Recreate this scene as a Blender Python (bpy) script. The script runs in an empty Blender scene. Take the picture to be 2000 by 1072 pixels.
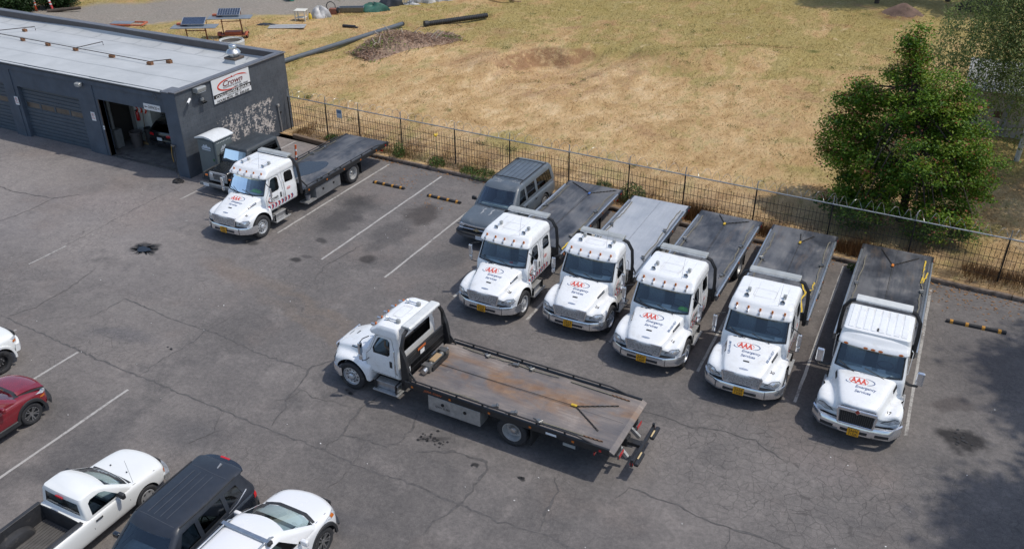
import bpy, bmesh, math, random
import numpy as np
from mathutils import Vector, Matrix
from mathutils.bvhtree import BVHTree

random.seed(7)
RNG = np.random.default_rng(11)
rad = math.radians
sc = bpy.context.scene
col = sc.collection

# ------------------------------------------------------------------ camera
cd = bpy.data.cameras.new('camera')
cam = bpy.data.objects.new('camera', cd)
col.objects.link(cam)
_right = Vector((0.89210384, 0.4518222, -0.00272834))
_down = Vector((0.22188408, -0.44334491, -0.86845423))
_fwd = Vector((-0.39359649, 0.77414597, -0.49576185))
_m = Matrix((_right, -_down, -_fwd)).transposed().to_4x4()
_m.translation = (0, 0, 16.4)
cam.matrix_world = _m
cd.sensor_width = 36.0
cd.lens = 30.6
cd.clip_start = 0.1
cd.clip_end = 1500
sc.camera = cam

# ------------------------------------------------------------------ light
SUN_EL, SUN_AZ = rad(62), rad(66)          # azimuth from +Y towards +X
w = bpy.data.worlds.new('World')
sc.world = w
w.use_nodes = True
wn = w.node_tree.nodes
wn.clear()
sky = wn.new('ShaderNodeTexSky')
sky.sky_type = 'NISHITA'
sky.sun_disc = False
sky.sun_elevation = SUN_EL
sky.sun_rotation = SUN_AZ
sky.air_density = 1.0
sky.dust_density = 1.5
sky.ozone_density = 1.0
bg = wn.new('ShaderNodeBackground')
bg.inputs['Strength'].default_value = 0.15
wo = wn.new('ShaderNodeOutputWorld')
w.node_tree.links.new(sky.outputs[0], bg.inputs[0])
w.node_tree.links.new(bg.outputs[0], wo.inputs[0])
sd = bpy.data.lights.new('sun', 'SUN')
sd.energy = 2.45
sd.angle = rad(0.9)
sd.color = (1.0, 0.945, 0.86)
sun = bpy.data.objects.new('sun', sd)
col.objects.link(sun)
_s = Vector((math.sin(SUN_AZ) * math.cos(SUN_EL), math.cos(SUN_AZ) * math.cos(SUN_EL), math.sin(SUN_EL)))
sun.rotation_euler = _s.to_track_quat('Z', 'Y').to_euler()
sun.location = _s * 60

vs = sc.view_settings
vs.view_transform = 'Standard'
vs.look = 'None'
vs.exposure = 0.17
vs.gamma = 1.0
vs.use_curve_mapping = False
sc.render.engine = 'CYCLES'
sc.cycles.max_bounces = 6
sc.cycles.transparent_max_bounces = 12

# ------------------------------------------------------------------ mesh helpers
class MB:
    def __init__(s):
        s.v = []
        s.f = []
    def add(s, vs_, fs_):
        n = len(s.v)
        s.v.extend([tuple(p) for p in vs_])
        s.f.extend([tuple(i + n for i in f) for f in fs_])
        return s
    def box(s, x0, x1, y0, y1, z0, z1):
        return s.add([(x0, y0, z0), (x1, y0, z0), (x1, y1, z0), (x0, y1, z0), (x0, y0, z1), (x1, y0, z1), (x1, y1, z1), (x0, y1, z1)],
                     [(3, 2, 1, 0), (4, 5, 6, 7), (0, 1, 5, 4), (1, 2, 6, 5), (2, 3, 7, 6), (3, 0, 4, 7)])
    def obox(s, c, ex, ey, ez):
        c, ex, ey, ez = Vector(c), Vector(ex), Vector(ey), Vector(ez)
        P = [c + a * ex + b * ey + d * ez for d in (-1, 1) for a, b in ((-1, -1), (1, -1), (1, 1), (-1, 1))]
        F = [(3, 2, 1, 0), (4, 5, 6, 7), (0, 1, 5, 4), (1, 2, 6, 5), (2, 3, 7, 6), (3, 0, 4, 7)]
        if ex.cross(ey).dot(ez) < 0:
            F = [f[::-1] for f in F]
        return s.add(P, F)
    def bar(s, a, b, wx, wz, up=(0, 0, 1)):
        a, b = Vector(a), Vector(b)
        d = (b - a)
        L = d.length
        d.normalize()
        u = Vector(up)
        sx = d.cross(u)
        if sx.length < 1e-4:
            sx = d.cross(Vector((1, 0, 0)))
        sx.normalize()
        uz = sx.cross(d)
        return s.obox((a + b) / 2, sx * wx / 2, d * L / 2, uz * wz / 2)
    def cyl(s, a, b, r, r2=None, n=12, cap=True):
        a, b = Vector(a), Vector(b)
        r2 = r if r2 is None else r2
        d = (b - a).normalized()
        u = d.orthogonal().normalized()
        v = d.cross(u)
        P = []
        for p, q in ((a, r), (b, r2)):
            for i in range(n):
                t = 2 * math.pi * i / n
                P.append(p + u * math.cos(t) * q + v * math.sin(t) * q)
        F = [(i, (i + 1) % n, n + (i + 1) % n, n + i) for i in range(n)]
        if cap:
            F += [tuple(range(n - 1, -1, -1)), tuple(range(n, 2 * n))]
        return s.add(P, F)
    def tube(s, pts, r, n=6, closed=False, cap=True):
        pts = [Vector(p) for p in pts]
        m = len(pts)
        rr = r if hasattr(r, '__len__') else [r] * m
        P = []
        u = None
        for i in range(m):
            a = pts[(i - 1) % m] if (closed or i > 0) else pts[i]
            b = pts[(i + 1) % m] if (closed or i < m - 1) else pts[i]
            d = (b - a).normalized()
            if u is None:
                u = d.orthogonal().normalized()
            else:
                u = (u - d * u.dot(d))
                u = u.normalized() if u.length > 1e-5 else d.orthogonal().normalized()
            v = d.cross(u)
            for k in range(n):
                t = 2 * math.pi * k / n
                P.append(pts[i] + (u * math.cos(t) + v * math.sin(t)) * rr[i])
        F = []
        for i in range(m if closed else m - 1):
            j = (i + 1) % m
            F += [(i * n + k, i * n + (k + 1) % n, j * n + (k + 1) % n, j * n + k) for k in range(n)]
        if cap and not closed:
            F += [tuple(range(n - 1, -1, -1)), tuple(range((m - 1) * n, m * n))]
        return s.add(P, F)
    def rings(s, R, cap=True, caps=None):
        n = len(R[0])
        P = [p for r in R for p in r]
        F = []
        for i in range(len(R) - 1):
            F += [(i * n + k, i * n + (k + 1) % n, (i + 1) * n + (k + 1) % n, (i + 1) * n + k) for k in range(n)]
        caps = caps or (cap, cap)
        if caps[0]:
            F.append(tuple(range(n - 1, -1, -1)))
        if caps[1]:
            F.append(tuple(range((len(R) - 1) * n, len(R) * n)))
        return s.add(P, F)
    def lathe(s, prof, c=(0, 0, 0), axis='Z', n=20):
        R = []
        for r, h in prof:
            ring = []
            for i in range(n):
                t = 2 * math.pi * i / n
                a, b = math.cos(t) * r, math.sin(t) * r
                p = {'Z': (a, b, h), 'X': (h, a, b), 'Y': (b, h, a)}[axis]
                ring.append((p[0] + c[0], p[1] + c[1], p[2] + c[2]))
            R.append(ring)
        return s.rings(R, caps=(prof[0][0] < .075, prof[-1][0] < .075))
    def prism(s, poly, axis, a, b):
        n = len(poly)
        def mk(p, d):
            return {'X': (d, p[0], p[1]), 'Y': (p[0], d, p[1]), 'Z': (p[0], p[1], d)}[axis]
        P = [mk(p, a) for p in poly] + [mk(p, b) for p in poly]
        F = [tuple(range(n - 1, -1, -1)), tuple(range(n, 2 * n))] + [(i, (i + 1) % n, n + (i + 1) % n, n + i) for i in range(n)]
        return s.add(P, F)
    def xf(s, M_, start=0):
        s.v[start:] = [tuple(M_ @ Vector(p)) for p in s.v[start:]]
        return s
    def mesh(s, name, smooth=None, bevel=0, segs=1, recalc=True, weld=False):
        me = bpy.data.meshes.new(name)
        me.from_pydata(s.v, [], s.f)
        if recalc or bevel or weld:
            bm = bmesh.new()
            bm.from_mesh(me)
            if weld:
                bmesh.ops.remove_doubles(bm, verts=bm.verts, dist=1e-4)
            if recalc:
                bmesh.ops.recalc_face_normals(bm, faces=bm.faces)
            if bevel:
                es = [e for e in bm.edges if len(e.link_faces) == 2 and e.calc_face_angle(0) > 0.6]
                bmesh.ops.bevel(bm, geom=es, offset=bevel, segments=segs, affect='EDGES', profile=0.6, clamp_overlap=True)
            bm.to_mesh(me)
            bm.free()
        if smooth is not None:
            me.shade_smooth()
            me.set_sharp_from_angle(angle=rad(smooth))
        return me

def link(name, me, mat=None, parent=None, loc=None, rotz=None):
    o = bpy.data.objects.new(name, me)
    col.objects.link(o)
    if mat is not None and me is not None and len(me.materials) == 0:
        me.materials.append(mat)
    if parent is not None:
        o.parent = parent
    if loc is not None:
        o.location = loc
    if rotz is not None:
        o.rotation_euler = (0, 0, rotz)
    return o

def part(name, mb, mat, parent, smooth=None, bevel=0, segs=1, **k):
    return link(name, mb.mesh(name, smooth, bevel, segs, **k), mat, parent)

CACHE = {}
def cpart(name, key, fn, mat, parent, loc=None, smooth=None, bevel=0, segs=1, rotz=None):
    k = (key, mat.name if mat else None)
    if k not in CACHE:
        me = fn()
        if isinstance(me, MB):
            me = me.mesh(name, smooth, bevel, segs)
        if mat is not None and len(me.materials) == 0:
            me.materials.append(mat)
        CACHE[k] = me
    return link(name, CACHE[k], None, parent, loc, rotz)

def thing(name, label, cat, loc=(0, 0, 0), rotz=0, group=None):
    o = bpy.data.objects.new(name, None)
    o.empty_display_size = 0.3
    col.objects.link(o)
    o.location = loc
    o.rotation_euler = (0, 0, rotz)
    return tag(o, label, cat, group)

def tag(o, label, cat, group=None):
    o['label'] = label
    o['category'] = cat
    if group:
        o['group'] = group
    return o

def struct(name, mb, mat, smooth=None):
    o = link(name, mb if isinstance(mb, bpy.types.Mesh) else mb.mesh(name, smooth), mat)
    o['kind'] = 'structure'
    return o

def evalmesh(ob):
    dg = bpy.context.evaluated_depsgraph_get()
    return bpy.data.meshes.new_from_object(ob.evaluated_get(dg), preserve_all_data_layers=True, depsgraph=dg)

def subsurf(me, lv=2):
    o = bpy.data.objects.new('tmp', me)
    col.objects.link(o)
    m = o.modifiers.new('s', 'SUBSURF')
    m.levels = m.render_levels = lv
    r = evalmesh(o)
    bpy.data.objects.remove(o)
    return r

def boolean(me, cutters):
    o = bpy.data.objects.new('tmp', me)
    col.objects.link(o)
    cs = []
    for c in cutters:
        co = bpy.data.objects.new('cut', c)
        col.objects.link(co)
        cs.append(co)
        m = o.modifiers.new('b', 'BOOLEAN')
        m.operation = 'DIFFERENCE'
        m.solver = 'EXACT'
        m.object = co
        m.material_mode = 'TRANSFER'
    r = evalmesh(o)
    for c in cs:
        bpy.data.objects.remove(c)
    bpy.data.objects.remove(o)
    return r

def finish(me, angle=35):
    me.shade_smooth()
    me.set_sharp_from_angle(angle=rad(angle))
    return me

def bvh_of(me):
    return BVHTree.FromPolygons([v.co[:] for v in me.vertices], [p.vertices[:] for p in me.polygons])

def grid2d(poly, nu, nv):
    """polygon cut by a grid: 2-D points and faces"""
    bm = bmesh.new()
    bm.faces.new([bm.verts.new((p[0], p[1], 0)) for p in poly])
    us = [p[0] for p in poly]
    vs_ = [p[1] for p in poly]
    for k in range(1, nu):
        bmesh.ops.bisect_plane(bm, geom=bm.verts[:] + bm.edges[:] + bm.faces[:], plane_co=(min(us) + (max(us) - min(us)) * k / nu, 0, 0), plane_no=(1, 0, 0))
    for k in range(1, nv):
        bmesh.ops.bisect_plane(bm, geom=bm.verts[:] + bm.edges[:] + bm.faces[:], plane_co=(0, min(vs_) + (max(vs_) - min(vs_)) * k / nv, 0), plane_no=(0, 1, 0))
    bm.verts.index_update()
    P = [(v.co.x, v.co.y) for v in bm.verts]
    F = [tuple(v.index for v in f.verts) for f in bm.faces]
    bm.free()
    return P, F

def drape(bvh, P, F, proj, off):
    """project 2-D points on a surface; proj(u,v) -> origin, direction"""
    out, ok = [], []
    for u, v in P:
        o, d = proj(u, v)
        loc, nor, i, dist = bvh.ray_cast(Vector(o), Vector(d))
        if loc is None:
            out.append((0, 0, 0))
            ok.append(False)
        else:
            if nor.dot(Vector(d)) > 0:
                nor = -nor
            out.append(tuple(loc + nor * off))
            ok.append(True)
    mb = MB()
    mb.add(out, [f for f in F if all(ok[i] for i in f)])
    # drop unused verts
    used = sorted({i for f in mb.f for i in f})
    mp = {a: b for b, a in enumerate(used)}
    mb.v = [mb.v[i] for i in used]
    mb.f = [tuple(mp[i] for i in f) for f in mb.f]
    return mb

def conform(bvh, poly, proj, off, nu=8, nv=6):
    P, F = grid2d(poly, nu, nv)
    return drape(bvh, P, F, proj, off)

def fromTop(z=9):
    return lambda u, v: ((u, v, z), (0, 0, -1))
def fromFront(y=-3):
    return lambda u, v: ((u, y, v), (0, 1, 0))
def fromBack(y=30):
    return lambda u, v: ((u, y, v), (0, -1, 0))
def fromSide(s):
    return lambda u, v: ((5 * s, u, v), (-s, 0, 0))

_txt = {}
def text2d(s, size=1.0, bold=0.0, shear=0.0, width=None):
    """glyph outlines as 2-D points and faces, centred on the origin"""
    k = (s, bold, shear)
    if k not in _txt:
        c = bpy.data.curves.new('t', 'FONT')
        c.body = s
        c.size = 1
        c.offset = bold
        c.shear = shear
        c.align_x = 'CENTER'
        c.align_y = 'CENTER'
        c.resolution_u = 3
        o = bpy.data.objects.new('t', c)
        col.objects.link(o)
        me = evalmesh(o)
        bpy.data.objects.remove(o)
        P = [(v.co.x, v.co.y) for v in me.vertices]
        F = [tuple(p.vertices) for p in me.polygons]
        cx = (max(p[0] for p in P) + min(p[0] for p in P)) / 2
        cy = (max(p[1] for p in P) + min(p[1] for p in P)) / 2
        _txt[k] = ([(p[0] - cx, p[1] - cy) for p in P], F)
    P, F = _txt[k]
    W = max(p[0] for p in P) * 2
    Hh = max(p[1] for p in P) * 2
    sy = size / Hh
    sx = sy if width is None else width / W
    return [(p[0] * sx, p[1] * sy) for p in P], F

def placed(PF, cx, cy, rot=0.0):
    P, F = PF
    c, s_ = math.cos(rot), math.sin(rot)
    return [(cx + p[0] * c - p[1] * s_, cy + p[0] * s_ + p[1] * c) for p in P], F

def join2d(*L):
    P, F = [], []
    for p, f in L:
        n = len(P)
        P += list(p)
        F += [tuple(i + n for i in q) for q in f]
    return P, F

def stroke2d(pts, wd):
    """variable width ribbon along 2-D points"""
    P, F = [], []
    n = len(pts)
    ww = wd if hasattr(wd, '__len__') else [wd] * n
    for i in range(n):
        a = pts[max(i - 1, 0)]
        b = pts[min(i + 1, n - 1)]
        dx, dy = b[0] - a[0], b[1] - a[1]
        L = math.hypot(dx, dy) or 1
        nx, ny = -dy / L, dx / L
        P += [(pts[i][0] + nx * ww[i] / 2, pts[i][1] + ny * ww[i] / 2), (pts[i][0] - nx * ww[i] / 2, pts[i][1] - ny * ww[i] / 2)]
    F = [(2 * i, 2 * i + 1, 2 * i + 3, 2 * i + 2) for i in range(n - 1)]
    return P, F

def ell(cx, cy, rx, ry, a0=0, a1=360, n=24, rot=0):
    c, s_ = math.cos(rot), math.sin(rot)
    r = []
    for i in range(n + 1):
        t = rad(a0 + (a1 - a0) * i / n)
        x, y = rx * math.cos(t), ry * math.sin(t)
        r.append((cx + x * c - y * s_, cy + x * s_ + y * c))
    return r

def bulk(name, V, F, mat, tint=None, parent=None):
    """big mesh straight from numpy arrays (quads or tris)"""
    me = bpy.data.meshes.new(name)
    V = np.asarray(V, dtype=np.float32)
    F = np.asarray(F, dtype=np.int32)
    k = F.shape[1]
    me.vertices.add(len(V))
    me.vertices.foreach_set('co', V.ravel())
    me.loops.add(F.size)
    me.loops.foreach_set('vertex_index', F.ravel())
    me.polygons.add(len(F))
    me.polygons.foreach_set('loop_start', np.arange(0, F.size, k, dtype=np.int32))
    me.polygons.foreach_set('loop_total', np.full(len(F), k, dtype=np.int32))
    if tint is not None:
        a = me.attributes.new('tint', 'FLOAT', 'POINT')
        a.data.foreach_set('value', np.asarray(tint, dtype=np.float32))
    me.update(calc_edges=True)
    me.validate()
    return link(name, me, mat, parent)

# ------------------------------------------------------------------ node helpers
def nmat(name):
    m = bpy.data.materials.new(name)
    m.use_nodes = True
    nt = m.node_tree
    nt.nodes.clear()
    out = nt.nodes.new('ShaderNodeOutputMaterial')
    bs = nt.nodes.new('ShaderNodeBsdfPrincipled')
    nt.links.new(bs.outputs[0], out.inputs[0])
    return m, nt, bs, out

class N:
    """tiny node builder: values are sockets or numbers"""
    def __init__(s, nt):
        s.nt = nt
    def put(s, sock, v):
        if isinstance(v, bpy.types.NodeSocket):
            s.nt.links.new(v, sock)
        elif v is not None:
            if hasattr(sock.default_value, '__len__') and not hasattr(v, '__len__'):
                v = (v,) * len(sock.default_value)
            if hasattr(v, '__len__') and len(sock.default_value) == 4 and len(v) == 3:
                v = tuple(v) + (1,)
            sock.default_value = v
    def math(s, op, a, b=None, clamp=False):
        n = s.nt.nodes.new('ShaderNodeMath')
        n.operation = op
        n.use_clamp = clamp
        s.put(n.inputs[0], a)
        if b is not None:
            s.put(n.inputs[1], b)
        return n.outputs[0]
    def vmath(s, op, a, b=None):
        n = s.nt.nodes.new('ShaderNodeVectorMath')
        n.operation = op
        s.put(n.inputs[0], a)
        if b is not None:
            s.put(n.inputs[1], b)
        return n.outputs['Value'] if op in ('LENGTH', 'DISTANCE', 'DOT_PRODUCT') else n.outputs[0]
    def pos(s):
        return s.nt.nodes.new('ShaderNodeNewGeometry').outputs['Position']
    def obj(s):
        return s.nt.nodes.new('ShaderNodeTexCoord').outputs['Object']
    def own(s):
        return s.vmath('ADD', s.obj(), s.nt.nodes.new('ShaderNodeObjectInfo').outputs['Location'])
    def mapped(s, v, loc=(0, 0, 0), rot=(0, 0, 0), scale=(1, 1, 1)):
        n = s.nt.nodes.new('ShaderNodeMapping')
        s.put(n.inputs[0], v)
        n.inputs['Location'].default_value = loc
        n.inputs['Rotation'].default_value = rot
        n.inputs['Scale'].default_value = scale
        return n.outputs[0]
    def noise(s, v, scale, detail=3, rough=.55, dist=0, out=0):
        n = s.nt.nodes.new('ShaderNodeTexNoise')
        s.put(n.inputs['Vector'], v)
        n.inputs['Scale'].default_value = scale
        n.inputs['Detail'].default_value = detail
        n.inputs['Roughness'].default_value = rough
        n.inputs['Distortion'].default_value = dist
        return n.outputs[out]
    def voro(s, v, scale, feature='F1', rnd=1):
        n = s.nt.nodes.new('ShaderNodeTexVoronoi')
        n.feature = feature
        s.put(n.inputs['Vector'], v)
        n.inputs['Scale'].default_value = scale
        n.inputs['Randomness'].default_value = rnd
        return n.outputs['Distance']
    def ramp(s, f, stops, interp='LINEAR'):
        n = s.nt.nodes.new('ShaderNodeValToRGB')
        s.put(n.inputs[0], f)
        n.color_ramp.interpolation = interp
        e = n.color_ramp.elements
        while len(e) < len(stops):
            e.new(0.5)
        for k, (p, c) in enumerate(stops):
            e[k].position = p
            c = (c,) * 3 if not hasattr(c, '__len__') else c
            e[k].color = tuple(c) + (1,)
        return n.outputs[0]
    def step(s, f, a, b):
        n = s.nt.nodes.new('ShaderNodeMapRange')
        n.interpolation_type = 'SMOOTHSTEP'
        s.put(n.inputs[0], f)
        s.put(n.inputs[1], a)
        s.put(n.inputs[2], b)
        n.inputs[3].default_value = 0
        n.inputs[4].default_value = 1
        return n.outputs[0]
    def lin(s, f, a, b, c, d):
        n = s.nt.nodes.new('ShaderNodeMapRange')
        s.put(n.inputs[0], f)
        for i, q in enumerate((a, b, c, d)):
            n.inputs[i + 1].default_value = q
        return n.outputs[0]
    def mix(s, f, a, b, mode='MIX'):
        n = s.nt.nodes.new('ShaderNodeMix')
        n.data_type = 'RGBA'
        n.blend_type = mode
        n.clamp_factor = True
        s.put(n.inputs[0], f)
        s.put(n.inputs[6], a)
        s.put(n.inputs[7], b)
        return n.outputs[2]
    def bump(s, h, strength=.3, dist=.01):
        n = s.nt.nodes.new('ShaderNodeBump')
        n.inputs['Strength'].default_value = strength
        n.inputs['Distance'].default_value = dist
        s.put(n.inputs['Height'], h)
        return n.outputs[0]
    def attr(s, name):
        n = s.nt.nodes.new('ShaderNodeAttribute')
        n.attribute_name = name
        return n
    def sep(s, v):
        n = s.nt.nodes.new('ShaderNodeSeparateXYZ')
        s.put(n.inputs[0], v)
        return n.outputs

MATS = {}
def pbr(name, c, rough=.5, metal=0, var=.12, scale=4, coat=0, spec=.5, bump=0, bscale=60, dirt=None, dscale=1.2, dlo=.55, dhi=.75, stretch=None, emit=None, estr=0):
    if name in MATS:
        return MATS[name]
    m, nt, bs, out = nmat(name)
    n = N(nt)
    v = n.own()
    if stretch:
        v = n.mapped(v, scale=stretch)
    f = n.noise(v, scale, 5, .6)
    lo = tuple(x * (1 - var) for x in c)
    hi = tuple(min(1, x * (1 + var)) for x in c)
    cc = n.ramp(f, [(.3, lo), (.7, hi)])
    if dirt:
        dm = n.step(n.noise(v, dscale, 6, .65, .4), dlo, dhi)
        cc = n.mix(dm, cc, dirt)
    n.put(bs.inputs['Base Color'], cc)
    bs.inputs['Metallic'].default_value = metal
    n.put(bs.inputs['Roughness'], n.lin(n.noise(v, scale * 2.3, 4), .25, .75, max(.02, rough - .08), min(1, rough + .1)))
    bs.inputs['Specular IOR Level'].default_value = spec
    bs.inputs['Coat Weight'].default_value = coat
    bs.inputs['Coat Roughness'].default_value = .06
    if bump:
        n.put(bs.inputs['Normal'], n.bump(n.noise(v, bscale, 3), bump, .01))
    if emit:
        bs.inputs['Emission Color'].default_value = tuple(emit) + (1,)
        bs.inputs['Emission Strength'].default_value = estr
    MATS[name] = m
    return m

def glassmat(name, tint, refl=(.9, .95, 1), ior=1.5, rough=.02, base=.05):
    if name in MATS:
        return MATS[name]
    m = bpy.data.materials.new(name)
    m.use_nodes = True
    nt = m.node_tree
    nt.nodes.clear()
    out = nt.nodes.new('ShaderNodeOutputMaterial')
    tr = nt.nodes.new('ShaderNodeBsdfTransparent')
    tr.inputs[0].default_value = tuple(tint) + (1,)
    gl = nt.nodes.new('ShaderNodeBsdfGlossy')
    gl.inputs['Color'].default_value = tuple(refl) + (1,)
    gl.inputs['Roughness'].default_value = rough
    fr = nt.nodes.new('ShaderNodeFresnel')
    fr.inputs[0].default_value = ior
    ad = nt.nodes.new('ShaderNodeMath')
    ad.operation = 'MULTIPLY_ADD'
    ad.use_clamp = True
    nt.links.new(fr.outputs[0], ad.inputs[0])
    ad.inputs[1].default_value = 1.35
    ad.inputs[2].default_value = base
    mx = nt.nodes.new('ShaderNodeMixShader')
    nt.links.new(ad.outputs[0], mx.inputs[0])
    nt.links.new(tr.outputs[0], mx.inputs[1])
    nt.links.new(gl.outputs[0], mx.inputs[2])
    nt.links.new(mx.outputs[0], out.inputs[0])
    MATS[name] = m
    return m

WHITE = pbr('white_paint', (.80, .81, .81), .26, var=.03, scale=1.5, coat=.5, dirt=(.54, .52, .47), dscale=2.6, dlo=.48, dhi=.95)
CHROME = pbr('chrome', (.74, .75, .77), .15, .85, var=.08)
ALU = pbr('brushed_aluminium', (.55, .56, .57), .38, 1, var=.12, scale=9)
ALUD = pbr('dull_aluminium', (.46, .46, .45), .5, .7, var=.2, scale=6, dirt=(.28, .26, .23), dscale=3)
BLACKP = pbr('black_paint', (.018, .019, .021), .42, var=.2, scale=5, dirt=(.06, .055, .05), dscale=4)
BLACKPL = pbr('black_plastic', (.025, .026, .028), .6, var=.2)
RUBBER = pbr('tyre_rubber', (.028, .028, .03), .8, var=.25, scale=14, dirt=(.085, .08, .072), dscale=5)
CABIN = pbr('dark_cabin_trim', (.085, .10, .11), .75, var=.2)
SEATM = pbr('grey_seat_cloth', (.22, .23, .24), .85, var=.2, scale=20)
DASHM = pbr('grey_dashboard', (.36, .40, .41), .7, var=.25, scale=5)
GLASS = glassmat('tinted_window_glass', (.72, .82, .84))
GLASSD = glassmat('privacy_glass', (.05, .055, .06), base=.0)
GLASSS = glassmat('side_window_glass', (.72, .80, .80), base=-.02)
LAMP = pbr('headlamp_lens', (.52, .54, .56), .14, .25, var=.4, scale=16, coat=1)
AMBER = pbr('amber_lens', (.50, .13, .012), .25, var=.1, coat=.6)
REDL = pbr('red_lens', (.48, .012, .015), .22, var=.1, coat=.6)
STEEL = pbr('grey_steel', (.22, .225, .23), .45, .8, var=.2, scale=8)
REDT = pbr('red_lettering', (.62, .045, .02), .45, var=.08)
BLUET = pbr('blue_lettering', (.022, .07, .21), .45, var=.08)
BLACKT = pbr('black_lettering', (.015, .015, .017), .5, var=.1)
WHITET = pbr('white_lettering', (.75, .75, .74), .5, var=.05)
PLATE = pbr('amber_plate', (.74, .36, .012), .5, var=.1, scale=20)
PLATEW = pbr('white_plate', (.62, .66, .70), .5, var=.1, scale=20)
# ------------------------------------------------------------------ ground, parking lot, field
def asphalt_mat():
    m, nt, bs, out = nmat('old_asphalt')
    n = N(nt)
    p = n.pos()
    warp = n.vmath('MULTIPLY', n.vmath('SUBTRACT', n.noise(p, .9, 4, out=1), (.5, .5, .5)), (1.6, 1.6, 0))
    pw = n.vmath('ADD', p, warp)
    big = n.noise(p, .11, 4, .55, .6)
    c = n.ramp(big, [(.32, (.108, .101, .097)), (.48, (.15, .138, .131)), (.62, (.175, .16, .15)), (.78, (.20, .18, .166))])
    zl = n.sep(pw)
    bleach = n.math('MULTIPLY', n.step(zl[0], -20, -30), n.step(zl[1], 15.5, 20.5))
    c = n.mix(n.math('MULTIPLY', bleach, .75), c, n.ramp(n.noise(p, .22, 4), [(.35, (.21, .195, .19)), (.65, (.27, .245, .228))]))
    mid = n.noise(p, .7, 5, .6, .5)
    c = n.mix(n.step(mid, .5, .72), c, n.mix(.65, c, (.215, .195, .182)))
    c = n.mix(n.step(n.noise(p, .43, 5, .65), .54, .7), c, n.mix(.55, c, (.082, .079, .079)))
    c = n.mix(n.math('MULTIPLY', n.step(n.noise(n.mapped(p, loc=(5, 9, 0)), .19, 4, .6), .52, .68), .35), c, (.20, .162, .14))
    # stains and broader tone patches: x, y, rx, ry, rotation, colour, strength
    ST = [(-27.2, 20.8, .75, .38, .2, (0.02, 0.021, 0.022), .8), (-21.1, 22.85, .26, .2, .3, (0.035, 0.033, 0.032), .9), (-20.9, 23.3, .3, .16, 0, (0.07, 0.064, 0.063), .7),
          (-23.7, 23.2, .45, .25, .2, (0.04, 0.038, 0.038), .8), (-22.0, 28.3, 1.2, 1.1, 0, (0.035, 0.035, 0.036), .75), (-21.7, 26.4, .9, 1.4, .1, (0.045, 0.044, 0.045), .6),
          (-18.8, 28.6, .9, 1.0, 0, (0.042, 0.035, 0.032), .7), (-19.0, 26.3, .9, 1.6, 0, (0.07, 0.067, 0.067), .6), (-18.6, 24.2, .4, .35, 0, (0.04, 0.036, 0.034), .8),
          (-21.2, 24.6, .3, .22, 0, (0.03, 0.03, 0.03), .7), (-15.8, 26.0, 1.3, 1.5, 0, (0.077, 0.076, 0.077), .5), (2.8, 22.85, .85, .5, .1, (0.02, 0.019, 0.02), .9), (2.4, 24.6, .8, .5, .4, (0.07, 0.059, 0.056), .6),
          (-9.2, 15.72, .14, .1, 0, (0.03, 0.03, 0.03), .9), (-7.76, 15.83, .1, .1, 0, (0.035, 0.035, 0.035), .9), (-10.75, 16.1, .5, .16, .5, (0.045, 0.043, 0.043), .6), (-14.2, 16.9, .28, .18, 0, (0.07, 0.066, 0.064), .8),
          (-18.2, 20.3, 4.4, .45, -.28, (.165, .138, .116), .7), (-17.0, 19.3, 4.8, .4, -.24, (.165, .138, .116), .65), (-22.6, 20.9, 2.2, .7, -.12, (0.196, 0.154, 0.126), .5), (-21.6, 21.15, 3.0, .5, -.16, (.18, .155, .135), .5), (-13.2, 21.4, 3.2, .35, -.2, (.10, .094, .09), .45), (-7.2, 20.4, 4.5, .5, -.1, (.105, .098, .094), .45), (-24, 17.5, 3.5, .5, .3, (.2, .185, .172), .5), (-14.3, 18.9, 1.2, .8, 0, (0.168, 0.133, 0.112), .5),
          (-.4, 20.0, 1.25, .8, -.1, (0.189, 0.168, 0.161), .55), (-32, 23.5, 3.2, 1.6, .1, (0.238, 0.21, 0.199), .6), (-37, 24.0, 4, 1.4, 0, (0.245, 0.224, 0.21), .55), (-29.5, 23.5, 1.6, 2.6, 0, (0.224, 0.189, 0.171), .45),
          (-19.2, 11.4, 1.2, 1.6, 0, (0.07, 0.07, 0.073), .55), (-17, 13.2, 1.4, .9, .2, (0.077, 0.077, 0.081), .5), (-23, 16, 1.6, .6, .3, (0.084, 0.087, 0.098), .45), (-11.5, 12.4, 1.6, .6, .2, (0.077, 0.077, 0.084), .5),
          (-10.3, 24.5, 6.5, .8, 0, (0.084, 0.077, 0.074), .45), (-3, 24.8, 3.5, 2.5, 0, (0.087, 0.073, 0.069), .5), (-1.6, 26, .5, 4.5, 0, (0.07, 0.059, 0.056), .5), (3.2, 27.0, 2, 3.5, 0, (0.077, 0.07, 0.07), .5), (3.2, 17.5, 2.2, 4, 0, (0.084, 0.078, 0.077), .4)]  # broad darker ellipses: row fronts, gap between trucks, right edge
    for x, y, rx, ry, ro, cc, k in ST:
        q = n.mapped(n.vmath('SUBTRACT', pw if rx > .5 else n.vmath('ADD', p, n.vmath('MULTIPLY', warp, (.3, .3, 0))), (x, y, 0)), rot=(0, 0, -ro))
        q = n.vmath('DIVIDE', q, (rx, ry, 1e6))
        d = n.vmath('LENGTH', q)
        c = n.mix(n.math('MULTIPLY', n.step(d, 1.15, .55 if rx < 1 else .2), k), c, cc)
    c = n.mix(1, c, (.965, .97, .975), 'MULTIPLY')
    # aggregate
    sp = n.noise(p, 42, 3, .7)
    c = n.mix(1, c, n.ramp(sp, [(.25, (.62, .62, .62)), (.5, (1, 1, 1)), (.75, (1.38, 1.36, 1.33))]), 'MULTIPLY')
    sp2 = n.noise(p, 9, 4, .65)
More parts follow.
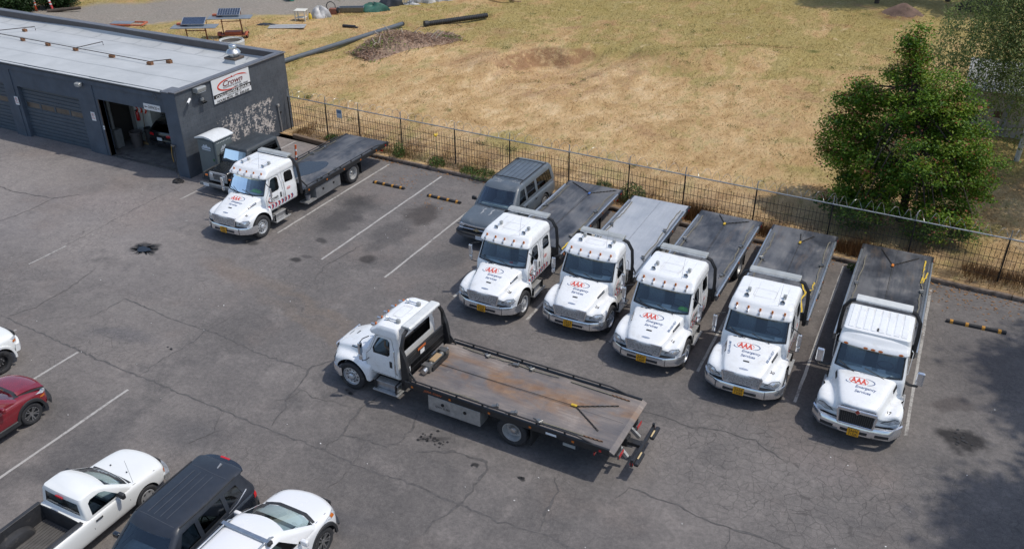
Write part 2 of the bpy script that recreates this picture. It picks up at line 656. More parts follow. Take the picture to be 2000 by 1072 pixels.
    c = n.mix(1, c, n.ramp(sp2, [(.3, (.80, .80, .80)), (.7, (1.17, 1.16, 1.15))]), 'MULTIPLY')
    c = n.mix(1, c, n.ramp(n.noise(n.mapped(p, loc=(4, 4, 0)), 2.6, 4, .65), [(.3, (.87, .87, .875)), (.7, (1.12, 1.11, 1.10))]), 'MULTIPLY')
    chips = n.voro(p, 17)
    c = n.mix(n.math('MULTIPLY', n.step(chips, .09, .045), n.step(n.noise(p, 1.7), .46, .6)), c, (.34, .31, .28))
    # alligator cracking
    wv = n.vmath('ADD', p, n.vmath('MULTIPLY', n.noise(p, 5, 3, out=1), (.12, .12, 0)))
    e1 = n.voro(wv, 3.4, 'DISTANCE_TO_EDGE')
    e2 = n.voro(wv, 1.25, 'DISTANCE_TO_EDGE')
    reg = n.vmath('LENGTH', n.vmath('DIVIDE', n.vmath('SUBTRACT', pw, (-1.6, 19.2, 0)), (4.8, 3.2, 1e6)))
    rg = n.math('MAXIMUM', n.step(reg, 1.1, .5), n.math('MULTIPLY', n.step(n.noise(p, .28, 3), .5, .62), .75))
    ck = n.math('MULTIPLY', n.step(e1, .035, .008), rg)
    ck2 = n.math('MULTIPLY', n.step(e2, .018, .004), n.step(n.noise(n.mapped(p, loc=(3, 1, 0)), .33, 3), .45, .6))
    ckk = n.math('MAXIMUM', n.math('MULTIPLY', ck, .5), n.math('MULTIPLY', ck2, .22))
    c = n.mix(ckk, c, (.05, .046, .044))
    n.put(bs.inputs['Base Color'], c)
    bs.inputs['Roughness'].default_value = .88
    bs.inputs['Specular IOR Level'].default_value = .3
    h = n.math('SUBTRACT', n.math('ADD', n.math('MULTIPLY', sp, .5), n.math('MULTIPLY', n.noise(p, 150, 2), .3)), n.math('MULTIPLY', ckk, 1.2))
    n.put(bs.inputs['Normal'], n.bump(h, .5, .012))
    return m

def field_color(n, p):
    """straw, green and bare soil patches in world space"""
    ps = n.mapped(p, rot=(0, 0, .35), scale=(1, .55, 1))
    a = n.noise(ps, .16, 5, .6, .8)
    b = n.noise(ps, .75, 5, .65, .5)
    d = n.noise(n.mapped(p, rot=(0, 0, .5), scale=(1, .45, 1)), 5.5, 5, .72, 1.2)
    c = n.ramp(b, [(.28, (.38, .24, .11)), (.43, (.50, .335, .165)), (.56, (.60, .42, .225)), (.72, (.70, .53, .32))])
    s = n.sep(p)
    gx = n.math('MULTIPLY', n.math('SUBTRACT', s[1], 48), .004)
    pit = n.vmath('LENGTH', n.vmath('DIVIDE', n.vmath('SUBTRACT', p, (-20.5, 47, 0)), (7, 8, 1e6)))
    gx = n.math('SUBTRACT', gx, n.math('MULTIPLY', n.step(pit, 1.3, .5), .16))
    gm = n.step(n.math('ADD', n.math('ADD', n.math('MULTIPLY', a, .55), n.math('MULTIPLY', b, .45)), gx), .46, .57)
    c = n.mix(n.math('MULTIPLY', gm, .75), c, n.ramp(d, [(.3, (.215, .185, .05)), (.7, (.36, .295, .10))]))
    f3 = n.noise(n.mapped(ps, loc=(3, 5, 0)), 1.9, 6, .72, .4)
    c = n.mix(n.math('MULTIPLY', n.step(f3, .53, .67), .5), c, n.ramp(d, [(.3, (.22, .20, .062)), (.7, (.36, .31, .115))]))
    c = n.mix(n.math('MULTIPLY', n.step(n.noise(n.mapped(p, loc=(9, 1, 0)), 3.4, 5, .7), .64, .72), .7), c, (.15, .15, .05))
    c = n.mix(n.math('MULTIPLY', n.step(n.noise(n.mapped(ps, loc=(2, 8, 0)), 1.1, 6, .75, .6), .58, .7), .6), c, (.66, .50, .32))
    gm2 = n.math('MULTIPLY', n.step(n.noise(n.mapped(p, loc=(7, 2, 0)), .5, 4, .6), .66, .76), .75)
    c = n.mix(gm2, c, (.115, .125, .035))
    br = n.math('MULTIPLY', n.step(n.noise(n.mapped(p, loc=(1, 12, 0)), .21, 4, .6, .5), .56, .72), .6)
    c = n.mix(br, c, (.36, .215, .12))
    c = n.mix(1, c, n.ramp(d, [(.25, (.74, .72, .68)), (.5, (1, 1, 1)), (.78, (1.2, 1.19, 1.17))]), 'MULTIPLY')
    return c

def field_mat():
    m, nt, bs, out = nmat('dry_field')
    n = N(nt)
    p = n.pos()
    c = field_color(n, p)
    # gravel track at the back left
    s = n.sep(n.vmath('ADD', p, n.vmath('MULTIPLY', n.noise(p, .5, 4, out=1), (3, 3, 0))))
    e = n.math('SUBTRACT', s[1], n.math('ADD', n.math('MULTIPLY', s[0], .93), 98.8))
    t = n.math('MULTIPLY', n.step(e, -.6, 1.2), n.step(n.math('SUBTRACT', s[0], -41.0), 2.0, -1.0))
    t2 = n.math('MULTIPLY', t, n.step(e, 12.5, 10.0))
    gr = n.ramp(n.noise(p, 7, 5, .75), [(.25, (.17, .15, .13)), (.5, (.27, .245, .215)), (.75, (.37, .34, .31))])
    c = n.mix(n.math('MULTIPLY', t2, .93), c, gr)
    # bare dug soil
    z = n.sep(p)
    sl = n.nt.nodes.new('ShaderNodeNewGeometry').outputs['Normal']
    up = n.sep(sl)[2]
    c = n.mix(n.math('MULTIPLY', n.math('MULTIPLY', n.step(up, .975, .89), n.step(n.noise(p, 1.6, 5, .7), .33, .55)), .85), c, (.27, .15, .08))
    pt = n.vmath('LENGTH', n.vmath('DIVIDE', n.vmath('SUBTRACT', n.vmath('ADD', p, n.vmath('MULTIPLY', n.noise(p, .6, 4, out=1), (3, 3, 0))), (-20.5, 50.2, 0)), (5.2, 5.5, 1e6)))
    c = n.mix(n.math('MULTIPLY', n.math('MULTIPLY', n.step(pt, 1.1, .5), n.step(n.noise(n.mapped(p, rot=(0, 0, .8), scale=(1, .3, 1)), 1.7, 6, .75, .8), .42, .6)), .5), c, (.40, .245, .15))
    # litter strip under the fence and the tree
    k = n.math('SUBTRACT', z[1], n.math('ADD', n.math('MULTIPLY', z[0], -.0355), 33.0))
    sub = n.math('MULTIPLY', n.step(k, 3.2, 1.0), n.step(n.noise(p, 1.3, 4), .42, .6))
    c = n.mix(n.math('MULTIPLY', sub, .75), c, n.ramp(n.noise(p, 6, 4, .7), [(.3, (.13, .085, .055)), (.7, (.33, .22, .13))]))
    n.put(bs.inputs['Base Color'], c)
    bs.inputs['Roughness'].default_value = .95
    bs.inputs['Specular IOR Level'].default_value = .12
    h = n.math('ADD', n.noise(n.mapped(p, scale=(1, 2.2, 1), rot=(0, 0, .5)), 9, 5, .75), n.math('MULTIPLY', n.noise(p, 2.2, 4), .6))
    n.put(bs.inputs['Normal'], n.bump(h, .8, .10))
    return m

def kerb_y(x):
    return 32.13 - .0355 * x
def fence_y(x):
    return 33.02 - .0355 * x

def hz(x, y):
    """height of the field"""
    z = .14 + .05 * math.sin(x * .31 + 1) * math.sin(y * .23)
    k = max(0.0, min(1.0, (y - fence_y(x)) / 3))
    z += .10 * k * math.sin(x * .7) * math.cos(y * .9 + .4)
    # dug-out hollow, steep on its far left side
    dx, dy = (x + 20.4) / 5.4, (y - 49.0) / 5.9
    r = math.hypot(dx, dy)
    ang = math.atan2(dy, dx)
    side = max(0.0, math.cos(ang - 2.35))
    rim = 1 + .08 * math.sin(ang * 5 + 1) + .05 * math.sin(ang * 11) + .03 * math.sin(ang * 23)
    if r < 1.7:
        s = .12 + .5 * (1 - side)
        z -= .75 * max(.1, side) * (1 / (1 + math.exp((r - rim) / (s * .35))))
        z += .28 * side * math.exp(-((r - rim * 1.22) / .22) ** 2)
    # low spoil ridge beyond it
    u, v = (x + 13.5) * .85 + (y - 57) * .5, -(x + 13.5) * .5 + (y - 57) * .8
    z += .75 * math.exp(-(u / 6.5) ** 2 - (v / 2.4) ** 2)
    z += .9 * math.exp(-((x + 4.0) / 1.7) ** 2 - ((y - 74.2) / 1.1) ** 2)
    # mounds near the maple
    z += .35 * math.exp(-((x + 5.2) / 1.6) ** 2 - ((y - 38.0) / .9) ** 2)
    if r < 2.6:
        z += .10 * math.sin(x * 2.1 + y) * math.sin(y * 1.7 - x * .6) * max(0, 1 - r / 2.6)
    z += .3 * math.exp(-((x + 33.9) / 3.2) ** 2 - ((y - 50.2) / 2.4) ** 2)
    return z

FIELD = field_mat()
g = MB()
g.add([(-400, -250, -1.4), (400, -250, -1.4), (400, 600, -1.4), (-400, 600, -1.4)], [(0, 1, 2, 3)])
struct('ground', g, FIELD)

g = MB()
g.add([(-70, -30, 0), (40, -30, 0), (40, kerb_y(40), 0), (-70, kerb_y(-70) - .1, 0)], [(0, 1, 2, 3)])
LOT = struct('parking_lot', g, asphalt_mat())

def make_field():
    xs = np.arange(-92, 42.01, .42)
    V, F = [], []
    rows = []
    ts = np.concatenate([np.arange(0, 45, .42), np.arange(45, 110, 1.2)])
    for t in ts:
        for x in xs:
            y = kerb_y(x) + .13 + t
            V.append((x, y, hz(x, y) if t > .8 else .12))
    nx = len(xs)
    idx = np.arange(len(V)).reshape(len(ts), nx)
    F = np.stack([idx[:-1, :-1], idx[:-1, 1:], idx[1:, 1:], idx[1:, :-1]], -1).reshape(-1, 4)
    o = bulk('field', V, F, FIELD)
    o.data.shade_smooth()
    o['kind'] = 'structure'
    return o
make_field()

# concrete kerb, broken along its length into separate lengths
KERB = pbr('weathered_kerb', (.16, .125, .10), .9, var=.4, scale=5, bump=.5, bscale=24, dirt=(.06, .045, .035), dscale=3, dlo=.45, dhi=.7)
kerb = bpy.data.objects.new('kerb', None)
col.objects.link(kerb)
kerb['kind'] = 'structure'
xk = -25.3
while xk < 12:
    L = random.uniform(2.2, 3.1)
    mb = MB()
    nseg = 7
    R = []
    for i in range(nseg + 1):
        x = xk + (L - .03) * i / nseg
        y = kerb_y(x) + random.uniform(-.012, .012)
        a = random.uniform(-.012, .012)
        R.append([(x, y, -.03), (x, y + .005, .10 + a), (x, y + .035, .145 + a), (x, y + .15, .15 + a), (x, y + .17, -.03)])
    mb.rings(R)
    part('kerb_length', mb, KERB, kerb, smooth=50)
    xk += L
# timber sleeper by the building
WOOD = pbr('grey_old_timber', (.15, .105, .07), .9, var=.4, scale=6, stretch=(.5, 6, 6), bump=.5, bscale=30)
mb = MB()
mb.bar((-29.75, 33.35, .13), (-26.0, 32.98, .13), .22, .22)
sl = part('timber_sleeper', mb, WOOD, None, bevel=.02)
tag(sl, 'old brown timber sleeper edging the lot beside the grey wall', 'sleeper')

# painted stall lines
def line_mat():
    m, nt, bs, out = nmat('worn_line_paint')
    n = N(nt)
    p = n.pos()
    w_ = n.math('ADD', n.math('MULTIPLY', n.noise(p, 9, 6, .75), .7), n.math('MULTIPLY', n.noise(p, 1.1, 3), .5))
    k = n.step(w_, .46, .62)
    c = n.mix(k, (.18, .166, .155), n.ramp(n.noise(p, 20, 3), [(.3, (.32, .305, .285)), (.7, (.45, .435, .405))]))
    n.put(bs.inputs['Base Color'], c)
    bs.inputs['Roughness'].default_value = .85
    return m
LINE = line_mat()
def stall_line(x, y0, y1, wd=.09, frag=None):
    mb = MB()
    segs = frag or [(y0, y1)]
    for a, b in segs:
        k = max(2, int((b - a) / .5))
        P = []
        for i in range(k + 1):
            y = a + (b - a) * i / k
            j = random.uniform(-.007, .007)
            P += [(x - wd / 2 + j + random.uniform(-.006, .006), y, .004), (x + wd / 2 + j + random.uniform(-.006, .006), y, .004)]
        mb.add(P, [(2 * i, 2 * i + 1, 2 * i + 3, 2 * i + 2) for i in range(k)])
    part('stall_line', mb, LINE, LOT, recalc=False)
for x, y0, y1 in ((-29.4, 25.0, 33.0), (-26.33, 23.6, 32.8), (-23.29, 24.35, 32.6), (-20.23, 23.3, 32.45), (-17.22, 23.25, 32.3), (-14.17, 23.2, 32.2), (-11.12, 23.0, 32.1),
                  (-8.05, 22.9, 32.0), (-4.95, 22.7, 32.0), (-1.87, 22.5, 31.9), (1.265, 22.35, 31.6)):
    stall_line(x, y0, y1)
for x, y0, y1 in ((-26.5, 3, 14.6), (-23.48, 3, 14.62), (-20.4, 3, 13.9), (-17.35, 3, 9), (-14.3, 3, 8.5)):
    stall_line(x, y0, y1)
stall_line(-30.2, 17.9, 19.6, .07)

# sealed cracks
CRACKM = pbr('crack_filler', (.088, .082, .079), .8, var=.35, scale=8)
CR = {'a': [(-30.44, 26.09), (-30.45, 24.15), (-30.39, 22.66), (-30.3, 21.11), (-30.2, 18.99)],
 'b': [(-27.86, 14.97), (-26.7, 14.88), (-25.28, 14.81), (-23.65, 14.7), (-22.63, 14.63), (-21.57, 14.59), (-20.67, 14.55), (-20.2, 14.54), (-18.69, 14.48), (-17.07, 14.43), (-16.13, 14.4), (-14.79, 14.35), (-13.66, 14.4), (-12.18, 14.27), (-11.26, 14.29), (-10.43, 14.33), (-9.56, 14.3), (-8.79, 14.25), (-7.77, 14.18), (-6.36, 14.27), (-5.0, 14.15), (-3.5, 14.2)],
 'c': [(-24.88, 16.2), (-24.8, 17.07), (-24.78, 17.75), (-23.92, 17.67), (-22.46, 17.48), (-20.7, 17.46), (-20.02, 17.48), (-18.09, 17.23), (-16.94, 17.23), (-16.11, 17.23)],
 'd': [(-20.4, 19.08), (-20.51, 18.27), (-20.63, 17.39), (-20.54, 16.63), (-20.69, 15.76), (-20.67, 15.07), (-20.63, 14.51)],
 'e': [(-15.63, 18.14), (-16.07, 17.26), (-15.84, 16.64), (-15.67, 15.72), (-15.46, 15.35), (-15.4, 14.9), (-15.27, 14.54)],
 'f': [(-15.97, 15.46), (-15.7, 15.76), (-15.58, 16.3), (-15.04, 16.15), (-14.44, 16.22), (-13.82, 16.28)],
 'g': [(-13.2, 17.3), (-13.44, 16.28), (-13.34, 15.75), (-13.2, 15.12), (-13.26, 14.55), (-13.24, 14.3)],
 'h': [(-13.2, 15.12), (-12.57, 15.24), (-11.81, 15.25), (-11.58, 15.49), (-11.52, 16.32), (-11.79, 16.98), (-12.08, 17.0)],
 'i': [(-10.92, 15.48), (-9.99, 15.95), (-8.95, 15.98), (-8.81, 15.75), (-8.79, 15.25), (-8.76, 14.79), (-8.79, 14.25), (-9.07, 13.44), (-9.07, 12.9)],
 'j': [(-7.03, 16.29), (-6.71, 15.82), (-6.68, 14.95), (-6.54, 14.24)],
 'k': [(-5.26, 16.25), (-5.05, 16.8), (-4.43, 16.77), (-3.74, 16.79), (-3.0, 16.58), (-2.33, 16.57), (-1.62, 16.66), (-0.96, 16.58), (.4, 16.7)],
 'k2': [(-2.29, 16.58), (-2.24, 15.86), (-2.3, 14.4)],
 'l': [(-12.21, 13.14), (-12.14, 13.63), (-12.15, 14.23), (-12.31, 14.69), (-12.44, 15.16)],
 'm': [(-6.06, 19.99), (-5.13, 20.06), (-4.32, 19.94), (-3.64, 20.21), (-2.59, 20.18), (-1.49, 19.66)],
 'n': [(-34.61, 19.88), (-34.46, 21.26), (-34.61, 22.5), (-33.8, 23.39)],
 'o': [(-27.58, 18.9), (-27.26, 17.24), (-27.18, 15.88), (-27.56, 15.04)],
 'q': [(-9.31, 23.34), (-8.24, 23.01), (-7.11, 22.41)], 'r': [(-17.07, 14.43), (-16.6, 13.6), (-16.9, 12.8)], 's': [(-19.5, 25.1), (-19.8, 22.9), (-19.4, 21.7)], 't': [(-34.6, 22.5), (-37, 22.2), (-40.5, 22.6)]}
CW = {'a': .05, 'b': .085, 'c': .075, 'd': .05, 'i': .12, 'e': .09, 'g': .09, 'h': .08, 'j': .13, 'k': .09}
rnd = random.Random(3)
for zi, (k, pts) in enumerate(CR.items()):
    fine = []
    for i in range(len(pts) - 1):
        a, b = pts[i], pts[i + 1]
        L = math.hypot(b[0] - a[0], b[1] - a[1])
        m_ = max(2, int(L / .16))
        for j in range(m_):
            t = j / m_
            fine.append((a[0] + (b[0] - a[0]) * t + rnd.gauss(0, .028), a[1] + (b[1] - a[1]) * t + rnd.gauss(0, .028)))
    fine.append(pts[-1])
    w0 = CW.get(k, .055) * .8
    ww = [w0 * rnd.uniform(.25, 1.25) * min(1, .3 + i / 5, .3 + (len(fine) - 1 - i) / 5) for i in range(len(fine))]
    P, F = stroke2d(fine, ww)
    mb = MB()
    mb.add([(x, y, .0035 + .0004 * zi) for x, y in P], F)
    part('crack', mb, CRACKM, LOT, recalc=False)

# oil puddle with splashes
PUD = pbr('oily_puddle', (.012, .013, .015), .06, var=.1, spec=.6)
mb = MB()
ring = []
for i in range(40):
    t = 2 * math.pi * i / 40
    k = 1 + .14 * math.sin(t * 3 + .4) + .1 * math.sin(t * 7)
    ring.append((-27.15 + .30 * k * math.cos(t), 20.8 + .20 * k * math.sin(t), .014))
mb.add(ring, [tuple(range(40))])
o = part('puddle', mb, PUD, LOT, recalc=False)
OIL = pbr('spilled_oil', (.022, .021, .021), .5, var=.2)
mb = MB()
for i in range(46):
    t = rnd.uniform(0, 2 * math.pi)
    r0, r1 = .25, rnd.uniform(.55, 1.0)
    a = (-27.15 + r0 * math.cos(t) * .9, 20.8 + r0 * math.sin(t) * .75)
    b = (-27.15 + r1 * math.cos(t) * .66, 20.8 + r1 * math.sin(t) * .52)
    md = ((a[0] + b[0]) / 2 + rnd.uniform(-.04, .04), (a[1] + b[1]) / 2 + rnd.uniform(-.04, .04))
    P, F = stroke2d([a, md, b], [.11, .05, .012])
    mb.add([(x, y, .0125) for x, y in P], F)
part('oil_splash', mb, OIL, LOT, recalc=False)
for cx, cy, nn, sx, sy in ((-10.75, 16.1, 26, .55, .2), (-14.2, 16.85, 5, .2, .1), (-7.8, 15.85, 3, .06, .06), (-9.2, 15.7, 3, .1, .05), (2.7, 22.9, 12, .6, .35), (-20.95, 16.1, 3, .1, .06)):
    mb = MB()
    for i in range(nn):
        x, y, r = cx + rnd.gauss(0, sx * .5), cy + rnd.gauss(0, sy * .6), rnd.uniform(.015, .055)
        mb.add([(x + r * math.cos(t) * rnd.uniform(.7, 1.4), y + r * math.sin(t) * rnd.uniform(.6, 1.2), .0165) for t in np.linspace(0, 2 * math.pi, 9)[:-1]], [tuple(range(8))])
    part('oil_spots', mb, OIL, LOT, recalc=False)
# scraps of litter lying on the asphalt
PAPER = pbr('paper_scrap', (.7, .69, .66), .8, var=.1)
LEAFD = pbr('dead_leaves', (.30, .15, .055), .9, var=.35, scale=30)
def scatter(name, mat, spots, size, kind='stuff'):
    mb = MB()
    for x, y in spots:
        r = size * rnd.uniform(.5, 1.3)
        t = rnd.uniform(0, 3.14)
        z = .014
        q = [(math.cos(t + a) * r * k, math.sin(t + a) * r * k * .7) for a, k in ((0, 1), (1.4, .8), (3.1, 1.1), (4.6, .6))]
        mb.add([(x + a, y + b, z + rnd.uniform(0, .02)) for a, b in q], [(0, 1, 2), (0, 2, 3)])
    o = part(name, mb, mat, None, recalc=False)
    o['kind'] = kind
    return o
sp = [(rnd.uniform(-36, 4), rnd.uniform(9, 31)) for _ in range(150)]
o = scatter('litter_chips', PAPER, [p for p in sp if not (-15.5 < p[0] < -5 and 16.5 < p[1] < 20)], .028)
o['label'] = 'tiny pale chips of litter strewn over the asphalt'
sp = [(x, kerb_y(x) - abs(rnd.gauss(0, .22)) - .02) for x in [rnd.uniform(-25, 4.5) for _ in range(420)]]
sp += [(rnd.gauss(-21.6, .5), rnd.gauss(31.0, .4)) for _ in range(60)] + [(rnd.gauss(2.6, 1.1), rnd.gauss(31.2, .5)) for _ in range(150)] + [(rnd.gauss(-18.9, .6), rnd.gauss(29.9, .5)) for _ in range(30)] + [(rnd.uniform(-27, -25.8), rnd.uniform(32.2, 33)) for _ in range(30)]
o = scatter('dead_leaf_litter', LEAFD, sp, .045)
o['label'] = 'brown dead leaves drifted along the kerb'

# rubber parking stops
STOPB = pbr('black_rubber_stop', (.022, .022, .023), .75, var=.25, scale=8)
STOPY = pbr('yellow_stop_stripe', (.50, .23, .025), .6, var=.25, scale=10)
def parking_stop(x0, x1, y, rot, label):
    t = thing('parking_stop', label, 'parking stop', ((x0 + x1) / 2, y, 0), rot, 'rubber parking stops')
    L = (x1 - x0) / 2
    sec = [(-.08, 0), (-.062, .075), (-.035, .1), (.035, .1), (.062, .075), (.08, 0)]
    def seg(a, b, k=1.0):
        m_ = MB()
        m_.rings([[(a, p[0] * k, p[1] * k) for p in sec], [(b, p[0] * k, p[1] * k) for p in sec]])
        return m_
    part('body', seg(-L, L), STOPB, t, bevel=.012)
    for c in (-.74, -.27, .22, .70):
        w_ = .05
        m_ = MB()
        m_.rings([[(c * L / .9 - w_ * s_, p[0] * 1.05, p[1] * 1.05 + (0 if p[1] else -.0)) for p in sec] for s_ in (1, -1)])
        part('reflective_stripe', m_, STOPY, t)
parking_stop(-22.7, -20.98, 30.42, 0, 'black and yellow parking stop in the empty stall nearest the building')
parking_stop(-19.65, -17.9, 30.25, -.02, 'black and yellow parking stop in the empty stall beside the long grey SUV')
parking_stop(1.9, 3.77, 29.45, .03, 'black and yellow parking stop in the shaded stall at the far right')
# ------------------------------------------------------------------ garage building
BX0, BX1, BY0, BY1 = -60.0, -30.68, 27.3, 34.5      # front wall face, back wall outer face
NAVY = pbr('slate_blue_wall_paint', (.068, .09, .12), .62, var=.16, scale=1.6, bump=.15, bscale=40, dirt=(.10, .12, .145), dscale=1.1, dlo=.6, dhi=.85)
TRIM = pbr('dark_brown_flashing', (.075, .066, .066), .55, var=.12, scale=2)
CAPM = pbr('grey_metal_coping', (.16, .165, .18), .5, .3, var=.15, scale=3)
def roof_mat():
    m, nt, bs, out = nmat('pale_roof_membrane')
    n = N(nt)
    p = n.pos()
    c = n.ramp(n.noise(p, .5, 5, .6, .4), [(.3, (.37, .385, .387)), (.7, (.47, .485, .487))])
    c = n.mix(n.math('MULTIPLY', n.step(n.noise(n.mapped(p, scale=(.35, 2.2, 1)), 2.6, 5, .7), .62, .8), .5), c, (.30, .31, .31))
    c = n.mix(n.math('MULTIPLY', n.step(n.noise(p, 9, 4, .7), .7, .78), .5), c, (.24, .24, .24))
    n.put(bs.inputs['Base Color'], c)
    bs.inputs['Roughness'].default_value = .7
    n.put(bs.inputs['Normal'], n.bump(n.noise(p, 5, 4), .25, .03))
    return m
ROOFM = roof_mat()
def peel_mat():
    m, nt, bs, out = nmat('peeling_block_paint')
    n = N(nt)
    p = n.pos()
    s = n.sep(p)
    c = n.ramp(n.noise(p, 1.8, 5, .6), [(.3, (.052, .062, .076)), (.7, (.08, .092, .108))])
    yy = n.math('SUBTRACT', s[1], 31.2)
    band = n.math('MULTIPLY', n.step(n.math('ABSOLUTE', yy), 3.0, 1.6), n.math('MULTIPLY', n.step(s[2], 2.7, 2.0), n.step(s[2], .05, .4)))
    q = n.math('ADD', n.math('MULTIPLY', n.noise(n.mapped(p, scale=(1, 1, .8)), 2.6, 9, .8, .3), .65), n.math('MULTIPLY', n.noise(n.mapped(p, scale=(1, .8, 1.5)), 9, 5, .7), .35))
    k = n.math('MULTIPLY', n.step(n.math('ADD', q, n.math('MULTIPLY', n.math('SUBTRACT', band, 1), .28)), .505, .52), band)
    k2 = n.step(n.noise(n.mapped(p, loc=(0, 4, 2)), 3.2, 7, .75), .74, .77)
    k = n.math('MAXIMUM', k, n.math('MULTIPLY', k2, n.step(s[2], 3.4, 1.5)))
    c = n.mix(k, c, n.ramp(n.noise(p, 6, 4), [(.3, (.42, .37, .33)), (.7, (.60, .55, .50))]))
    n.put(bs.inputs['Base Color'], c)
    bs.inputs['Roughness'].default_value = .6
    n.put(bs.inputs['Normal'], n.bump(n.math('SUBTRACT', n.math('MULTIPLY', n.noise(p, 30, 4), .4), n.math('MULTIPLY', k, .5)), .3, .02))
    return m
PEEL = peel_mat()

B = thing('garage_building', 'long dark slate workshop building with flat pale roof and roller doors', 'building', (-45, 31, 0))
B.location = (0, 0, 0)
OPEN = [(-48.6, -43.33, 2.78), (-42.29, -37.75, 2.75), (-36.3, -31.55, 2.93)]   # x0, x1, head height
mb = MB()
WT = .28
edges = [BX0] + [e for o_ in OPEN for e in o_[:2]] + [-31.0]
for i in range(0, len(edges), 2):
    mb.box(edges[i], edges[i + 1], BY0, BY0 + WT, 0, 3.86)
for x0, x1, h in OPEN:
    mb.box(x0, x1, BY0, BY0 + WT, h, 3.86)
part('front_wall', mb, NAVY, B, weld=False)
for x0, x1 in ((BX0, -48.9), (-43.05, -42.55), (-37.5, -36.55)):
    part('pilaster', MB().box(x0, x1, BY0 - .035, BY0 - .001, 0, 3.62), NAVY, B)
mb = MB()
mb.box(BX0, -31.52, BY0 - .06, BY0 - .002, 3.62, 3.84)
part('fascia', mb, NAVY, B)
mb = MB()
mb.box(BX0, -31.5, BY0 - .10, BY0 + .25, 3.862, 3.92)
part('roof_edge_flashing', mb, pbr('dark_edge_metal', (.05, .055, .06), .5, .4), B, bevel=.01)
mb = MB()
mb.box(BX0, -31.0, BY1 - .25, BY1, 0, 4.1)
part('back_wall', mb, NAVY, B)
mb = MB()
mb.box(BX0, -31.02, BY1 - .30, BY1 - .252, 3.6, 4.1)
part('parapet_flashing', mb, TRIM, B)
mb = MB()
mb.box(BX0, -30.62, BY1 - .32, BY1 + .05, 4.102, 4.15)
part('back_coping', mb, CAPM, B, bevel=.008)
mb = MB()
mb.box(-31.03, -30.62, 26.93, BY1 - .323, 4.102, 4.16)
mb.box(-31.55, -31.032, 26.93, 27.7, 4.06, 4.115)
part('side_coping', mb, CAPM, B, bevel=.008)
# roof with the cant strip at the back parapet
mb = MB()
xs = np.linspace(BX0, -31.0, 26)
prof = [(BY0 - .02, 3.925), (29, 3.87), (32.6, 3.72), (33.5, 3.67), (33.85, 3.69), (34.08, 3.74), (34.195, 3.83)]
R = []
for x in xs:
    sag = .012 * math.sin(x * 1.3)
    R.append([(x, y + (.05 * math.sin(x * .7) if 33.4 < y < 34.1 else 0), z + (sag if 28 < y < 33.4 else 0) + (.06 * math.sin(x * .42 + 1) if y > 34.1 else 0)) for y, z in prof])
k = len(prof)
mb.add([p for r in R for p in r], [(i * k + j, (i + 1) * k + j, (i + 1) * k + j + 1, i * k + j + 1) for i in range(len(R) - 1) for j in range(k - 1)])
part('roof', mb, ROOFM, B, smooth=60)
SEAM = pbr('roof_seam', (.27, .29, .30), .7)
mb = MB()
for x in np.arange(-59, -31.5, 1.55):
    P, F = stroke2d([(x, 33.3), (x + .05, 33.75), (x - .04, 34.05)], .025)
    mb.add([(a, b, 3.69 + max(0, b - 33.5) * .13) for a, b in P], F)
for y in (29.2, 31.4, 33.25):
    P, F = stroke2d([(BX0 + i * 1.1, y + .03 * math.sin(i * 1.9)) for i in range(27)], .022)
    mb.add([(a, b, np.interp(b, [27.3, 29, 32.6, 33.5], [3.925, 3.87, 3.72, 3.67]) + .02) for a, b in P], F)
part('roof_seam', mb, SEAM, B, recalc=False)
# wing wall: the lit gable, built of blocks
mb = MB()
mb.box(-31.02, -30.70, 26.97, BY1 - .002, 0, 4.1)
mb.box(-31.5, -31.022, 26.97, BY0 - .002, 0, 4.06)
part('side_wall', mb, PEEL, B)
mb = MB()
mb.box(-31.5, -30.71, 26.955, 26.968, 0, 4.06)
part('corner_face', mb, NAVY, B)
blocks = []
bw, bh, jt = .40, .193, .005
def block_mesh(wd):
    m_ = MB()
    m_.box(-.012, .004, 0, wd, 0, bh)
    return m_.mesh('block', None, .005)
ROWS = 21
allb = []
for r in range(ROWS):
    off = 0 if r % 2 == 0 else -bw / 2 - jt / 2
    y = 26.975 + off
    while y < BY1 - .02:
        a, b_ = max(y, 26.975), min(y + bw, BY1 - .01)
        if b_ - a > .05:
            allb.append((a, b_ - a, .02 + r * (bh + jt)))
        y += bw + jt
# the 300 that show largest (upper courses) are single blocks, the rest one joined part
allb.sort(key=lambda t: -t[2])
bm_cache = {}
rest = MB()
rb = random.Random(5)
for i, (y, wd, z) in enumerate(allb):
    dx = rb.uniform(-.0015, .0015)
    if i < 300:
        kk = round(wd, 2)
        if kk not in bm_cache:
            bm_cache[kk] = block_mesh(wd)
            bm_cache[kk].materials.append(PEEL)
        link('block', bm_cache[kk], None, B, (-30.70 + dx, y, z))
    else:
        rest.box(-30.712 + dx, -30.696 + dx, y, y + wd, z, z + bh)
o = part('lower_blocks', rest, PEEL, B)
o['kind'] = 'stuff'

